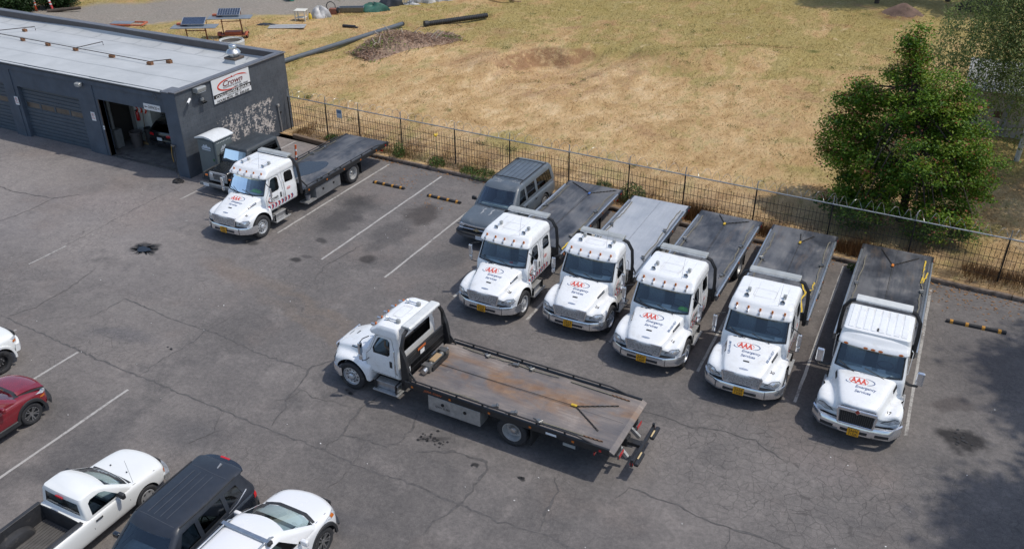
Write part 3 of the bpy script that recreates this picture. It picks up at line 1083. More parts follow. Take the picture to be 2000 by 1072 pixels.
# roller doors with window strips
DOORM = pbr('slate_roller_door', (.062, .084, .108), .5, var=.12, scale=2)
DGLASS = pbr('dusty_door_pane', (.10, .085, .068), .18, var=.35, scale=3, coat=.3)
for x0, x1, h in OPEN[:2]:
    d = link('roller_door', None, None, B)
    d['label'] = 'closed slate roller door with a row of panes'
    yb = BY0 + .20
    n_sl = 14
    sh = h / n_sl
    for i in range(n_sl):
        z0, z1 = i * sh, (i + 1) * sh - .012
        if 8 <= i <= 9:
            continue
        mb = MB()
        mb.rings([[(x, yb, z0), (x, yb - .012, z0 + .01), (x, yb - .02, (z0 + z1) / 2), (x, yb - .012, z1 - .01), (x, yb, z1), (x, yb + .03, z1), (x, yb + .03, z0)] for x in (x0 + .01, x1 - .01)])
        part('door_slat', mb, DOORM, d)
    z0, z1 = 8 * sh, 10 * sh - .012
    mb = MB()
    npn = 4
    pw = (x1 - x0 - .16) / npn
    mb.box(x0 + .01, x1 - .01, yb - .01, yb + .03, z0, z0 + .05)
    mb.box(x0 + .01, x1 - .01, yb - .01, yb + .03, z1 - .05, z1)
    for i in range(npn + 1):
        xx = x0 + .08 + i * pw
        mb.box(xx - .06, xx + .06, yb - .012, yb + .03, z0 + .051, z1 - .051)
    part('window_rail', mb, DOORM, d)
    for i in range(npn):
        xx = x0 + .08 + i * pw
        mb = MB()
        mb.box(xx + .061, xx + pw - .061, yb + .005, yb + .012, z0 + .052, z1 - .052)
        part('pane', mb, DGLASS, d)
    mb = MB()
    mb.box(x0 + .2, x1 - .2, yb + .18, yb + .22, z0 + .16, z0 + .22)
    part('door_brace', mb, STEEL, d)
    mb = MB()
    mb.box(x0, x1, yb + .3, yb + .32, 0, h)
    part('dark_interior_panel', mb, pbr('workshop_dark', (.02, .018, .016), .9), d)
# open bay: floor, walls, threshold
FLOORM = pbr('stained_concrete', (.13, .125, .12), .75, var=.35, scale=2, dirt=(.045, .042, .04), dscale=1.5, dlo=.5, dhi=.7)
INW = pbr('off_white_inner_wall', (.50, .52, .49), .8, var=.12, scale=1.5)
mb = MB()
mb.add([(-37.4, BY0 - .05, .012), (-31.03, BY0 - .05, .012), (-31.03, 34.2, .012), (-37.4, 34.2, .012)], [(0, 1, 2, 3)])
part('bay_floor', mb, FLOORM, B)
mb = MB()
mb.box(-36.3, -31.55, BY0 - .02, BY0 + .12, .0125, .035)
part('door_track', mb, STEEL, B)
for a in ((-36.9, -35.62, 29.55, 29.67), (-35.74, -35.62, 29.675, 34.09), (-31.16, -31.03, 27.6, 34.09)):
    part('inner_wall', MB().box(*a, .013, 3.45), INW, B)
mb = MB()
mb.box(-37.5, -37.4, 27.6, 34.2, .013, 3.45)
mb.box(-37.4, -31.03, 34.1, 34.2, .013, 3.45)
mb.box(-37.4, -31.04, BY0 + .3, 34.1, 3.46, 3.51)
part('dark_inner_wall', mb, pbr('dark_brown_inner_wall', (.05, .045, .04), .9), B)  # bay side wall, back wall and ceiling in one near-black brown
mb = MB()
mb.box(-36.9, -36.77, 29.4, 29.53, .013, 3.44)
part('timber_post', mb, pbr('painted_post', (.22, .22, .21), .7), B)
# frame of bay opening
mb = MB()
mb.box(-36.34, -36.30, BY0 - .03, BY0 + .25, 0, 2.93)
part('door_jamb', mb, pbr('rusty_jamb', (.10, .075, .06), .7, var=.3), B)
# strip light, lit
t = thing('strip_light', 'lit fluorescent strip light hanging inside the open bay', 'lamp', (-34.4, 28.6, 2.75), .1)
mb = MB()
mb.box(-.62, .62, -.14, .14, .03, .09)
part('housing', mb, WHITET, t, bevel=.01)
EM = pbr('lit_tube', (.9, .95, 1), .4, emit=(.85, .95, 1.0), estr=3.2)
for s_ in (-.07, .07):
    mb = MB()
    mb.cyl((-.6, s_, .01), (.6, s_, .01), .022, n=8)
    part('tube', mb, EM, t)
# things inside the bay
GREYB = pbr('grey_bin_plastic', (.20, .205, .20), .6, var=.15)
t = thing('tall_grey_cabinet', 'pale grey upright cabinet against the post in the open bay', 'cabinet', (-37.05, 28.35, .013))
mb = MB(); mb.box(-.28, .28, -.22, .22, 0, .95); part('body', mb, GREYB, t, bevel=.02)
mb = MB(); mb.cyl((-.05, 0, .951), (-.05, 0, 2.9), .09, n=12); part('flue_pipe', mb, pbr('dull_flue', (.30, .31, .30), .5, .3), t, smooth=40)
mb = MB(); mb.box(-.26, .26, -.235, -.222, .06, .9); part('door', mb, GREYB, t, bevel=.005)
for (x, y, r, h, lb, mt) in ((-36.15, 28.85, .30, .80, 'grey round dustbin in the open bay behind the parked car', pbr('dark_grey_bin', (.085, .075, .072), .6)), (-35.75, 29.35, .22, .9, 'black wheeled bin in the open bay next to the grey dustbin', BLACKPL)):
    t = thing('dustbin', lb, 'bin', (x, y, .013))
    mb = MB(); mb.lathe([(r * .82, 0), (r, h * .95), (r * 1.08, h * .95), (r * 1.08, h), (r * .95, h), (r * .78, .04)], n=20); part('tub', mb, mt, t, smooth=40)
    mb = MB(); mb.tube([(r * 1.03 * math.cos(a), r * 1.03 * math.sin(a), h * .8) for a in np.linspace(0, 6.283, 21)[:-1]], .02, 5, closed=True); part('rim', mb, mt, t)
t = thing('fire_extinguisher', 'red fire extinguisher on the white wall inside the bay', 'extinguisher', (-36.45, 29.45, 1.15))
mb = MB(); mb.lathe([(.08, 0), (.09, .03), (.09, .42), (.05, .5), (.03, .52)], n=14); part('cylinder', mb, REDL, t, smooth=40)
mb = MB(); mb.box(-.03, .03, -.1, .03, .521, .57); part('valve', mb, BLACKPL, t)
t = thing('chevron_board', 'red and white arrow board on the inner wall of the bay', 'board', (-36.2, 29.5, 1.75))
mb = MB(); mb.box(-.45, .45, -.015, .015, -.16, .16); part('panel', mb, WHITET, t)
for k in (-.25, .05, .35):
    mb = MB(); mb.prism([(k - .1, -.16), (k + .02, -.16), (k + .12, 0), (k + .02, .16), (k - .1, .16), (k, 0)], 'Y', -.022, -.0155); part('chevron', mb, REDT, t)
t = thing('spare_bumper', 'grey car bumper hung on the white wall of the bay', 'bumper', (-35.5, 30.9, 1.5), rad(90))
mb = MB(); mb.tube([(-.85, -.05, -.06), (-.5, -.12, 0), (.4, -.14, .08), (.85, -.06, .12)], .09, 10); part('bumper_skin', mb, pbr('raw_grey_bumper', (.13, .13, .135), .6), t, smooth=50)
mb = MB(); mb.box(-.3, .3, -.22, -.19, -.02, .06); part('grille_slot', mb, BLACKPL, t)
t = thing('broom', 'long handled broom leaning on the inner wall of the bay', 'broom', (-35.95, 29.4, .02))
mb = MB(); mb.cyl((0, -.18, .1), (-.1, .1, 1.9), .018, n=8); part('handle', mb, WOOD, t)
mb = MB(); mb.box(-.2, .2, -.24, -.14, 0, .12); part('head', mb, pbr('broom_bristle', (.25, .17, .08), .9), t, bevel=.02)

# signs on the wall
SIGNW = pbr('sign_white', (.72, .73, .73), .4, var=.03)
def put2d(PF, mat, name, parent, M_):
    """flat lettering: local x,y of the sign plane mapped by M_"""
    mb = MB()
    mb.add([tuple(M_ @ Vector((p[0], p[1], 0))) for p in PF[0]], PF[1])
    return part(name, mb, mat, parent, recalc=False)
t = thing('business_sign', 'white and red company sign with hours high on the peeling side wall', 'sign', (-30.66, 30.46, 2.94))
Ms = Matrix(((0, 0, 1, .034), (1, 0, 0, 0), (0, 1, 0, 0), (0, 0, 0, 1)))
mb = MB(); mb.box(-.012, .03, -1.275, 1.275, 0, 1.15); part('panel', mb, SIGNW, t, bevel=.006)
put2d(([(-1.27, .235), (1.27, .235), (1.27, .42), (-1.27, .42)], [(0, 1, 2, 3)]), BLACKT, 'black_band', t, Ms)
M2_ = Ms @ Matrix.Translation((0, 0, .003))
put2d(placed(text2d('COLLISION REPAIR', .14, .02, .15, 2.35), .05, .30), WHITET, 'lettering', t, M2_)
put2d(placed(text2d('CROWN', .055, .02, .15, .5), .25, .40), WHITET, 'lettering', t, M2_)
put2d(placed(text2d('10000 SE MAIN ST', .05, .02, .1, 1.0), .1, .185), BLACKT, 'lettering', t, M2_)
put2d(placed(text2d('HOURS MON - FRI  8:00-5:00', .12, .025, .12, 2.2), 0, .075), BLACKT, 'lettering', t, M2_)
put2d(placed(text2d('503-789-7000', .085, .02, .12, .95), .62, .475), BLACKT, 'lettering', t, M2_)
put2d(placed(text2d('TOWING & REPAIR', .085, .015, .12, 1.25), .02, .60), pbr('grey_lettering', (.12, .12, .13), .5), 'lettering', t, M2_)
put2d(placed(text2d('Crown', .27, .02, .3, 1.35), .1, .79), pbr('dark_red_lettering', (.16, .03, .035), .4), 'logo_lettering', t, M2_)
put2d(stroke2d(ell(.0, .72, .92, .27, 70, 290, 30), [.015 + .07 * math.sin(math.pi * i / 30) for i in range(31)]), REDT, 'logo_swoosh', t, M2_)
put2d(stroke2d(ell(.25, .80, .9, .22, 20, 95, 16), [.01 + .05 * math.sin(math.pi * i / 16) for i in range(17)]), REDT, 'logo_swoosh', t, M2_)
put2d(([(.0, .97), (.09, .97), (.12, 1.05), (.03, 1.05)], [(0, 1, 2, 3)]), REDT, 'logo_mark', t, M2_)

Mf = Matrix(((1, 0, 0, 0), (0, 0, -1, -.0135), (0, 1, 0, 0), (0, 0, 0, 1)))
t = thing('office_sign', 'white office sign with arrows above the open bay', 'sign', (-32.67, BY0 - .02, 3.07), 0)
mb = MB(); mb.box(-.53, .53, -.012, .012, -.15, .15); part('panel', mb, SIGNW, t)
put2d(placed(text2d('OFFICE', .14, .02, .15, .58), .03, 0), BLACKT, 'lettering', t, Mf)
put2d(([(-.5, 0), (-.42, .05), (-.42, .02), (-.31, .02), (-.31, -.02), (-.42, -.02), (-.42, -.05)], [tuple(range(7))]), BLACKT, 'arrow', t, Mf)
put2d(([(.36, .02), (.48, .02), (.48, -.02), (.36, -.02)], [(0, 1, 2, 3)]), BLACKT, 'arrow', t, Mf)
for x, z0, z1, lb in ((-42.55, 1.73, 2.17, 'small white and red notice between the two roller doors'), (-36.9, 1.77, 2.21, 'small white and red notice left of the open bay')):
    t = thing('wall_notice', lb, 'notice', (x, BY0 - .046, (z0 + z1) / 2))
    mb = MB(); mb.box(-.14, .14, -.008, .008, -.22, .22); part('panel', mb, SIGNW, t)
    put2d(stroke2d(ell(0, .08, .075, .075, 0, 360, 20), .018), REDT, 'red_ring', t, Mf)
    put2d(placed(text2d('P', .08, .02), 0, .08), BLACKT, 'lettering', t, Mf)
    put2d(placed(text2d('NO PARKING', .045, .02, 0, .22), 0, -.09), REDT, 'lettering', t, Mf)
t = thing('light_switch_box', 'small pale switch box on the jamb left of the bay', 'switch', (-36.33, BY0 - .035, 1.5))
mb = MB(); mb.box(-.05, .05, -.02, .005, -.1, .1); part('box', mb, SIGNW, t, bevel=.006)
mb = MB(); mb.box(-.015, .015, -.026, -.0205, -.03, .03); part('toggle', mb, BLACKPL, t)
# wall lights and camera
HOUS = pbr('grey_lamp_housing', (.36, .37, .36), .45, .3, var=.15)
t = thing('wall_floodlight', 'boxy grey floodlight under the coping of the side wall', 'lamp', (-30.68, 28.3, 3.83))
mb = MB(); mb.prism([(0, .0), (.32, .05), (.34, .2), (.3, .27), (0, .22)], 'Y', -.28, .28); part('hood', mb, HOUS, t, bevel=.012)
mb = MB(); mb.obox((.2, 0, .005), (.12, 0, .02), (0, .22, 0), (-.002, 0, .006)); part('lens', mb, LAMP, t)
mb = MB(); mb.box(0, .03, -.1, .1, -.1, -.002); part('bracket', mb, HOUS, t)
t = thing('twin_spotlight', 'small twin spotlight with junction box on the side wall', 'lamp', (-30.68, 28.45, 3.42))
mb = MB(); mb.box(0, .1, -.09, .09, -.06, .06); part('junction_box', mb, HOUS, t, bevel=.01)
for s_ in (-1, 1):
    mb = MB(); mb.lathe([(.03, 0), (.06, .05), (.075, .14)], n=12); mb.xf(Matrix.Translation((.1, s_ * .07, -.05)) @ Matrix.Rotation(2.2, 4, 'Y')); part('spot_head', mb, BLACKPL, t, smooth=40)
t = thing('security_camera', 'white bullet security camera near the building corner', 'camera', (-30.68, 27.6, 3.55))
mb = MB(); mb.cyl((.02, 0, 0), (.14, -.05, .03), .018, n=8); part('arm', mb, SIGNW, t)
mb = MB(); mb.cyl((.1, .1, .12), (.26, -.22, .03), .055, n=14); part('barrel', mb, SIGNW, t, smooth=40)
mb = MB(); mb.cyl((.262, -.224, .029), (.266, -.232, .027), .04, n=14); part('lens', mb, BLACKPL, t)
t = thing('downlight', 'small grey lamp over the roller doors', 'lamp', (-37.25, BY0 - .07, 3.6))
mb = MB(); mb.prism([(0, .1), (-.22, .04), (-.22, -.08), (0, -.05)], 'X', -.16, .16); part('hood', mb, HOUS, t, bevel=.01)
mb = MB(); mb.box(-.13, .13, -.2, -.03, -.11, -.07); part('lens', mb, LAMP, t)
t = thing('square_bracket', 'small square wire bracket above the bay', 'bracket', (-32.3, BY0 - .065, 3.65))
mb = MB(); mb.tube([(-.13, -.02, 0), (0, -.02, .15), (.14, -.02, .02), (.02, -.02, -.14)], .012, 5, closed=True); part('loop', mb, STEEL, t)
mb = MB(); mb.cyl((0, 0, .15), (0, -.03, .15), .014, n=6); part('fixing', mb, STEEL, t)
t = thing('wall_conduit', 'pale grey conduit riser on the side wall near the fence', 'conduit', (-30.66, 33.46, 0))
mb = MB(); mb.tube([(.03, .05, .02), (.035, .02, .8), (.03, -.02, 1.6)], .028, 8); part('pipe', mb, ALUD, t, smooth=40)
mb = MB(); mb.box(-.01, .09, -.09, .05, 1.55, 1.68); part('elbow_box', mb, ALUD, t, bevel=.01)
mb = MB(); mb.box(0, .06, .09, .19, 1.15, 1.25); part('tap', mb, BLACKPL, t, bevel=.01)
# hose coiled at the corner
t = thing('air_hose', 'black hose hanging at the bay corner and coiled on the ground', 'hose', (-31.35, 26.85, 0))
pts = [(.0, .02, 1.5), (-.02, -.04, 1.0), (.06, -.05, .5), (.2, -.14, .12), (.3, -.35, .03)]
for i in range(46):
    a = i * .42
    pts.append((.42 + (.30 - .003 * i) * math.cos(a), -.45 + (.22 - .002 * i) * math.sin(a), .025 + .0022 * i))
mb = MB(); mb.tube(pts, .018, 6); part('hose', mb, BLACKPL, t, smooth=60)
mb = MB(); mb.tube([(.1, .0, 1.55), (.14, -.06, 1.0), (.05, -.1, .3), (.25, -.2, .04), (.4, -.5, .03), (.3, -.7, .03)], .016, 6); part('hose', mb, BLACKPL, t, smooth=60)
mb = MB(); mb.tube([(-.1, .02, 1.52), (-.12, -.03, 1.1), (-.1, -.02, .75)], .014, 6); part('hose_end', mb, pbr('yellow_hose', (.42, .26, .05), .5), t)
mb = MB(); mb.box(-.12, .12, .02, .1, 1.5, 1.6); part('hook', mb, STEEL, t)

# roof fittings
t = thing('roof_ventilator', 'silver domed ventilator on a square kerb at the roof corner', 'ventilator', (-32.75, 33.05, 3.69))
mb = MB(); mb.rings([[(-.42, -.42, 0), (.42, -.42, 0), (.42, .42, 0), (-.42, .42, 0)], [(-.33, -.33, .22), (.33, -.33, .22), (.33, .33, .22), (-.33, .33, .22)]]); part('skirt', mb, ROOFM, t)
mb = MB(); mb.box(-.36, .36, -.36, .36, .221, .33); part('kerb_box', mb, pbr('rusty_kerb_metal', (.13, .10, .08), .6, .3, var=.3, scale=8), t, bevel=.01)
mb = MB(); mb.lathe([(.2, .331), (.2, .42), (.34, .47), (.37, .55), (.3, .66), (.19, .72), (.19, .9), (.16, .93), (.06, .94)], n=24); part('cowl', mb, pbr('silver_cowl', (.55, .56, .56), .3, .9, var=.1), t, smooth=45)
RUSTW = pbr('rust_brown_timber', (.20, .095, .045), .85, var=.35, scale=12)
t = thing('roof_pipe_run', 'thin dark gas pipe carried across the roof on brown wooden blocks', 'pipe', (0, 0, 0))
PIPEM = pbr('dark_iron_pipe', (.07, .06, .055), .6, .4, var=.25)
for a, b in (((-60, 31.15, 3.95), (-36.05, 30.56, 3.97)), ((-36.05, 30.56, 3.97), (-35.45, 31.4, 3.95)), ((-49.0, 30.95, 3.95), (-47.7, 32.9, 3.93)), ((-41.65, 30.7, 3.95), (-41.45, 32.3, 3.93))):
    mb = MB(); mb.tube([a, b, (b[0], b[1], 3.72)] if b[1] > 30.9 else [a, b], .022, 6); part('pipe', mb, PIPEM, t, smooth=40)
for x, y in ((-55.6, 31.05), (-51.6, 30.95), (-48.4, 30.87), (-46.0, 30.82), (-43.87, 30.75), (-41.65, 30.7), (-38.86, 30.64), (-36.05, 30.56), (-35.5, 31.3), (-47.95, 32.4)):
    mb = MB(); mb.obox((x, y, float(np.interp(y, [29, 32.6], [3.87, 3.72])) + .07), (.13, random.uniform(-.03, .03), 0), (0, .09, 0), (0, 0, .08)); part('wooden_block', mb, RUSTW, t, bevel=.006)
# ------------------------------------------------------------------ vehicles: shared pieces
def rrect(z, w_, yf, yb, rf=.15, rb=.08, bow=0.0, bowb=0.0, ne=8, nc=4):
    """horizontal rounded-rectangle ring, front edge bowed forward"""
    P = []
    def fr(x):
        return yf - bow * (1 - (x / w_) ** 2)
    def bk(x):
        return yb + bowb * (1 - (x / w_) ** 2)
    for i in range(ne + 1):
        x = -w_ + rf + (2 * w_ - 2 * rf) * i / ne
        P.append((x, fr(x), z))
    for i in range(1, nc + 1):
        t = -math.pi / 2 + (math.pi / 2) * i / nc
        P.append((w_ - rf + rf * math.cos(t), yf - bow * (1 - ((w_ - rf) / w_) ** 2) * (1 - i / nc) + rf + rf * math.sin(t), z))
    for i in range(1, 6):
        P.append((w_, yf + rf + (yb - rb - yf - rf) * i / 6, z))
    for i in range(nc + 1):
        t = (math.pi / 2) * i / nc
        P.append((w_ - rb + rb * math.cos(t), yb - rb + rb * math.sin(t) + bowb * (1 - ((w_ - rb) / w_) ** 2) * i / nc, z))
    for i in range(1, ne):
        x = w_ - rb - (2 * w_ - 2 * rb) * i / ne
        P.append((x, bk(x), z))
    for i in range(nc + 1):
        t = math.pi / 2 + (math.pi / 2) * i / nc
        P.append((-w_ + rb + rb * math.cos(t), yb - rb + rb * math.sin(t) + bowb * (1 - ((w_ - rb) / w_) ** 2) * (1 - i / nc), z))
    for i in range(1, 6):
        P.append((-w_, yb - rb + (yf + rf - yb + rb) * i / 6, z))
    for i in range(nc):
        t = math.pi + (math.pi / 2) * i / nc
        P.append((-w_ + rf + rf * math.cos(t), yf - bow * (1 - ((w_ - rf) / w_) ** 2) * (i / nc) + rf + rf * math.sin(t), z))
    return P

def setmat(me, m):
    me.materials.clear()
    me.materials.append(m)
    return me

RIMM = pbr('polished_rim', (.60, .61, .62), .28, .55, var=.12, scale=8)
def tyre_mb(r, wd, ri):
    h = wd / 2
    m_ = MB()
    m_.lathe([(ri, -h * .8), (ri + .02, -h * .9), ((r + ri) / 2, -h * 1.0), (r * .95, -h * .95), (r * .985, -h * .8), (r, -h * .5), (r, h * .5), (r * .985, h * .8), (r * .95, h * .95), ((r + ri) / 2, h * 1.0), (ri + .02, h * .9), (ri, h * .8)], axis='X', n=32)
    return m_

def truck_wheel(root, x, y, side, kind):
    """kind: 'steer' aluminium disc with holes and nuts, 'dual' pair with deep dish"""
    r = .475
    t = cpart('wheel', ('tyre', kind), lambda: tyre_mb(r, .26, .30), RUBBER, root, (x, y, r), smooth=50)
    s = side
    if kind == 'steer':
        def rim():
            m_ = MB()
            m_.lathe([(.30, s * .02), (.305, s * .115), (.29, s * .12), (.275, s * .07), (.25, s * .055), (.17, s * .06), (.15, s * .075), (.13, s * .08)], axis='X', n=28)
            return m_
        cpart('rim', ('srim', s), rim, RIMM, t, smooth=35)
        def holes():
            m_ = MB()
            for i in range(10):
                a = 2 * math.pi * i / 10
                c = (s * .066, .205 * math.cos(a), .205 * math.sin(a))
                m_.cyl((s * .05, c[1], c[2]), (s * .068, c[1], c[2]), .026, n=8)
            return m_
        cpart('hand_holes', ('sholes', s), holes, BLACKPL, t)
        def nuts():
            m_ = MB()
            for i in range(10):
                a = 2 * math.pi * (i + .5) / 10
                c = (.14 * math.cos(a), .14 * math.sin(a))
                m_.cyl((s * .06, c[0], c[1]), (s * .125, c[0], c[1]), .02, .014, n=6)
            m_.lathe([(.11, s * .07), (.105, s * .13), (.07, s * .16), (.03, s * .165)], axis='X', n=18)
            return m_
        cpart('hub', ('shub', s), nuts, RIMM, t, smooth=35)
    else:
        cpart('inner_tyre', ('tyre', kind), lambda: tyre_mb(r, .26, .30), RUBBER, t, (-s * .31, 0, 0), smooth=50)
        def dish():
            m_ = MB()
            m_.lathe([(.305, s * .09), (.30, s * .115), (.285, s * .115), (.265, s * .04), (.24, -s * .05), (.15, -s * .07), (.12, -s * .05)], axis='X', n=28)
            return m_
        cpart('rim', ('drim', s), dish, pbr('painted_steel_rim', (.42, .42, .41), .4, .4, var=.2), t, smooth=35)
        def hub():
            m_ = MB()
            m_.lathe([(.14, -s * .065), (.12, s * .0), (.09, s * .05), (.03, s * .07)], axis='X', n=20)
            for i in range(10):
                a = 2 * math.pi * i / 10
                m_.cyl((-s * .065, .165 * math.cos(a), .165 * math.sin(a)), (-s * .03, .165 * math.cos(a), .165 * math.sin(a)), .018, n=6)
            return m_
        cpart('hub', ('dhub', s), hub, ALU, t, smooth=35)
    return t

def lofted(st, lv=2):
    """body skin from (y, [(x,z)...half section from centre top to centre bottom]) stations"""
    R = []
    for y, half in st:
        yy = (lambda i: y[i]) if hasattr(y, '__len__') else (lambda i: y)
        n = len(half)
        ring = [(p[0], yy(i), p[1]) for i, p in enumerate(half)]
        ring += [(-half[i][0], yy(i), half[i][1]) for i in range(n - 2, 0, -1)]
        R.append(ring)
    m_ = MB()
    m_.rings(R)
    return subsurf(m_.mesh('body'), lv)

def aaa_logo(s=1.0):
    """oval triple-letter emblem, blue swoosh and the two words"""
    red = join2d(placed(text2d('AAA', .22 * s, .03, .0, .46 * s), -.18 * s, .26 * s), stroke2d(ell(-.18 * s, .26 * s, .27 * s, .135 * s, 0, 360, 32), .012 * s))
    sw = ell(-.14 * s, .255 * s, .42 * s, .15 * s, -62, 70, 22, .08)
    swo = join2d(stroke2d(sw, [s * (.004 + .04 * (i / 22) * (1 - i / 22) * 4 * .6) for i in range(23)]))
    tail = join2d(stroke2d(ell(-.2 * s, .2 * s, .34 * s, .1 * s, 170, 235, 10), [.008 * s + .02 * s * (1 - i / 10) for i in range(11)]))
    blue = join2d(placed(text2d('Emergency', .135 * s, .014, .18, .60 * s), .06 * s, .01 * s), placed(text2d('Services', .105 * s, .014, .18, .46 * s), .0 * s, -.15 * s))
    return red, blue, swo, tail

def strap(name, pts, wd, mat, parent):
    """flat webbing or rope lying along points"""
    m_ = MB()
    P = []
    for i, p in enumerate(pts):
        a = Vector(pts[max(i - 1, 0)])
        b = Vector(pts[min(i + 1, len(pts) - 1)])
        d = (b - a)
        d.z = 0
        d.normalize()
        nx = Vector((-d.y, d.x, 0)) * wd / 2
        p = Vector(p)
        P += [p + nx, p - nx, p - nx + Vector((0, 0, .012)), p + nx + Vector((0, 0, .012))]
    F = []
    for i in range(len(pts) - 1):
        for k in range(4):
            F.append((4 * i + k, 4 * i + (k + 1) % 4, 4 * i + 4 + (k + 1) % 4, 4 * i + 4 + k))
    F += [(3, 2, 1, 0), tuple(4 * (len(pts) - 1) + k for k in range(4))]
    m_.add(P, F)
    return part(name, m_, mat, parent)

def chain(name, a, b, mat, parent, link_=.07):
    a, b = Vector(a), Vector(b)
    L = (b - a).length
    n = max(2, int(L / link_))
    m_ = MB()
    d = (b - a) / n
    for i in range(n):
        p = a + d * i
        q = p + d * 1.15
        if i % 2:
            m_.bar(p, q, .042, .012)
        else:
            m_.bar(p, q, .014, .04)
    return part(name, m_, mat, parent)

STRAPO = pbr('olive_webbing', (.17, .155, .115), .85, var=.25, scale=20)
STRAPY = pbr('yellow_webbing', (.62, .42, .04), .75, var=.2, scale=12)
CHAINM = pbr('oily_chain', (.075, .068, .06), .5, .6, var=.3, scale=20)
RATCH = pbr('ratchet_metal', (.24, .24, .23), .4, .8, var=.2)

def deck_mat(name, kind):
    m, nt, bs, out = nmat(name)
    n = N(nt)
    p = n.own()
    st = n.mapped(p, scale=(3.0, .35, 1))
    sn = n.noise(st, 3.0, 6, .7)
    bl = n.noise(p, .8, 5, .6, .6)
    if kind == 'black':
        c = n.ramp(n.math('ADD', n.math('MULTIPLY', bl, .7), n.math('MULTIPLY', sn, .3)), [(.36, (.035, .037, .044)), (.46, (.062, .066, .076)), (.55, (.105, .108, .116)), (.68, (.22, .21, .20))])
        met = .35
    elif kind == 'alu':
        c = n.ramp(n.math('ADD', n.math('MULTIPLY', bl, .6), n.math('MULTIPLY', sn, .4)), [(.3, (.34, .36, .385)), (.55, (.44, .46, .485)), (.75, (.52, .53, .55))])
        met = .35
    else:
        c = n.ramp(n.math('ADD', n.math('MULTIPLY', bl, .6), n.math('MULTIPLY', sn, .4)), [(.30, (.095, .09, .094)), (.45, (.165, .147, .138)), (.56, (.225, .192, .17)), (.70, (.38, .33, .29))])
        s = n.sep(n.obj())
        cx = n.step(n.math('ABSOLUTE', n.math('ADD', s[0], .1)), .95, .15)
        k = n.math('MULTIPLY', n.step(n.noise(n.mapped(p, loc=(2, 3, 0), scale=(1, .55, 1)), .95, 5, .65, .5), .42, .62), cx)
        c = n.mix(n.math('MULTIPLY', k, .9), c, n.ramp(n.noise(p, 3, 4), [(.3, (.19, .10, .05)), (.7, (.33, .19, .095))]))
        k3 = n.step(n.noise(n.mapped(p, loc=(1, 9, 0)), 2.4, 5, .7), .64, .72)
        c = n.mix(n.math('MULTIPLY', k3, .6), c, (.46, .41, .36))
        met = .2
    # scuffs and worn plate texture
    dd = n.step(n.noise(n.mapped(p, loc=(4, 2, 0), scale=(1, .45, 1)), .7, 4, .6, .4), .46, .6)
    if kind == 'black':
        c = n.mix(n.math('MULTIPLY', dd, .5), c, (.23, .225, .22))
    sc_ = n.step(n.noise(n.mapped(p, rot=(0, 0, .25), scale=(5, .4, 1)), 4, 5, .75), .66, .74)
    c = n.mix(n.math('MULTIPLY', sc_, .5), c, (.34, .33, .315))
    if kind == 'black':
        c = n.mix(n.math('MULTIPLY', n.step(n.noise(n.mapped(p, loc=(6, 1, 0), scale=(1.6, .3, 1)), 1.5, 6, .7, .3), .54, .68), .45), c, (.16, .12, .09))
    tr = n.noise(p, 55, 2, .6)
    c = n.mix(1, c, n.ramp(tr, [(.3, (.85, .85, .85)), (.7, (1.13, 1.13, 1.13))]), 'MULTIPLY')
    n.put(bs.inputs['Base Color'], c)
    bs.inputs['Metallic'].default_value = met
    n.put(bs.inputs['Roughness'], n.lin(bl, .3, .7, .42, .62))
    n.put(bs.inputs['Normal'], n.bump(n.noise(p, 70, 2), .25, .006))
    return m
DECKB = deck_mat('worn_black_steel_deck', 'black')
DECKA = deck_mat('pale_aluminium_deck', 'alu')
DECKR = deck_mat('rusty_steel_deck', 'rust')

def plate_text(root, lines, c, mat=BLACKT):
    """raised characters on a plate facing forward, centre c"""
    for i, tx in enumerate(lines):
        P, F = text2d(tx, .09, .015, 0, .25)
        dz = .055 if i == 0 else -.055
        cpart('plate_lettering', ('plate', tx, i), lambda: MB().add([(p[0], -.0095, p[1] + dz) for p in P], F).mesh('pl', recalc=False), mat, root)

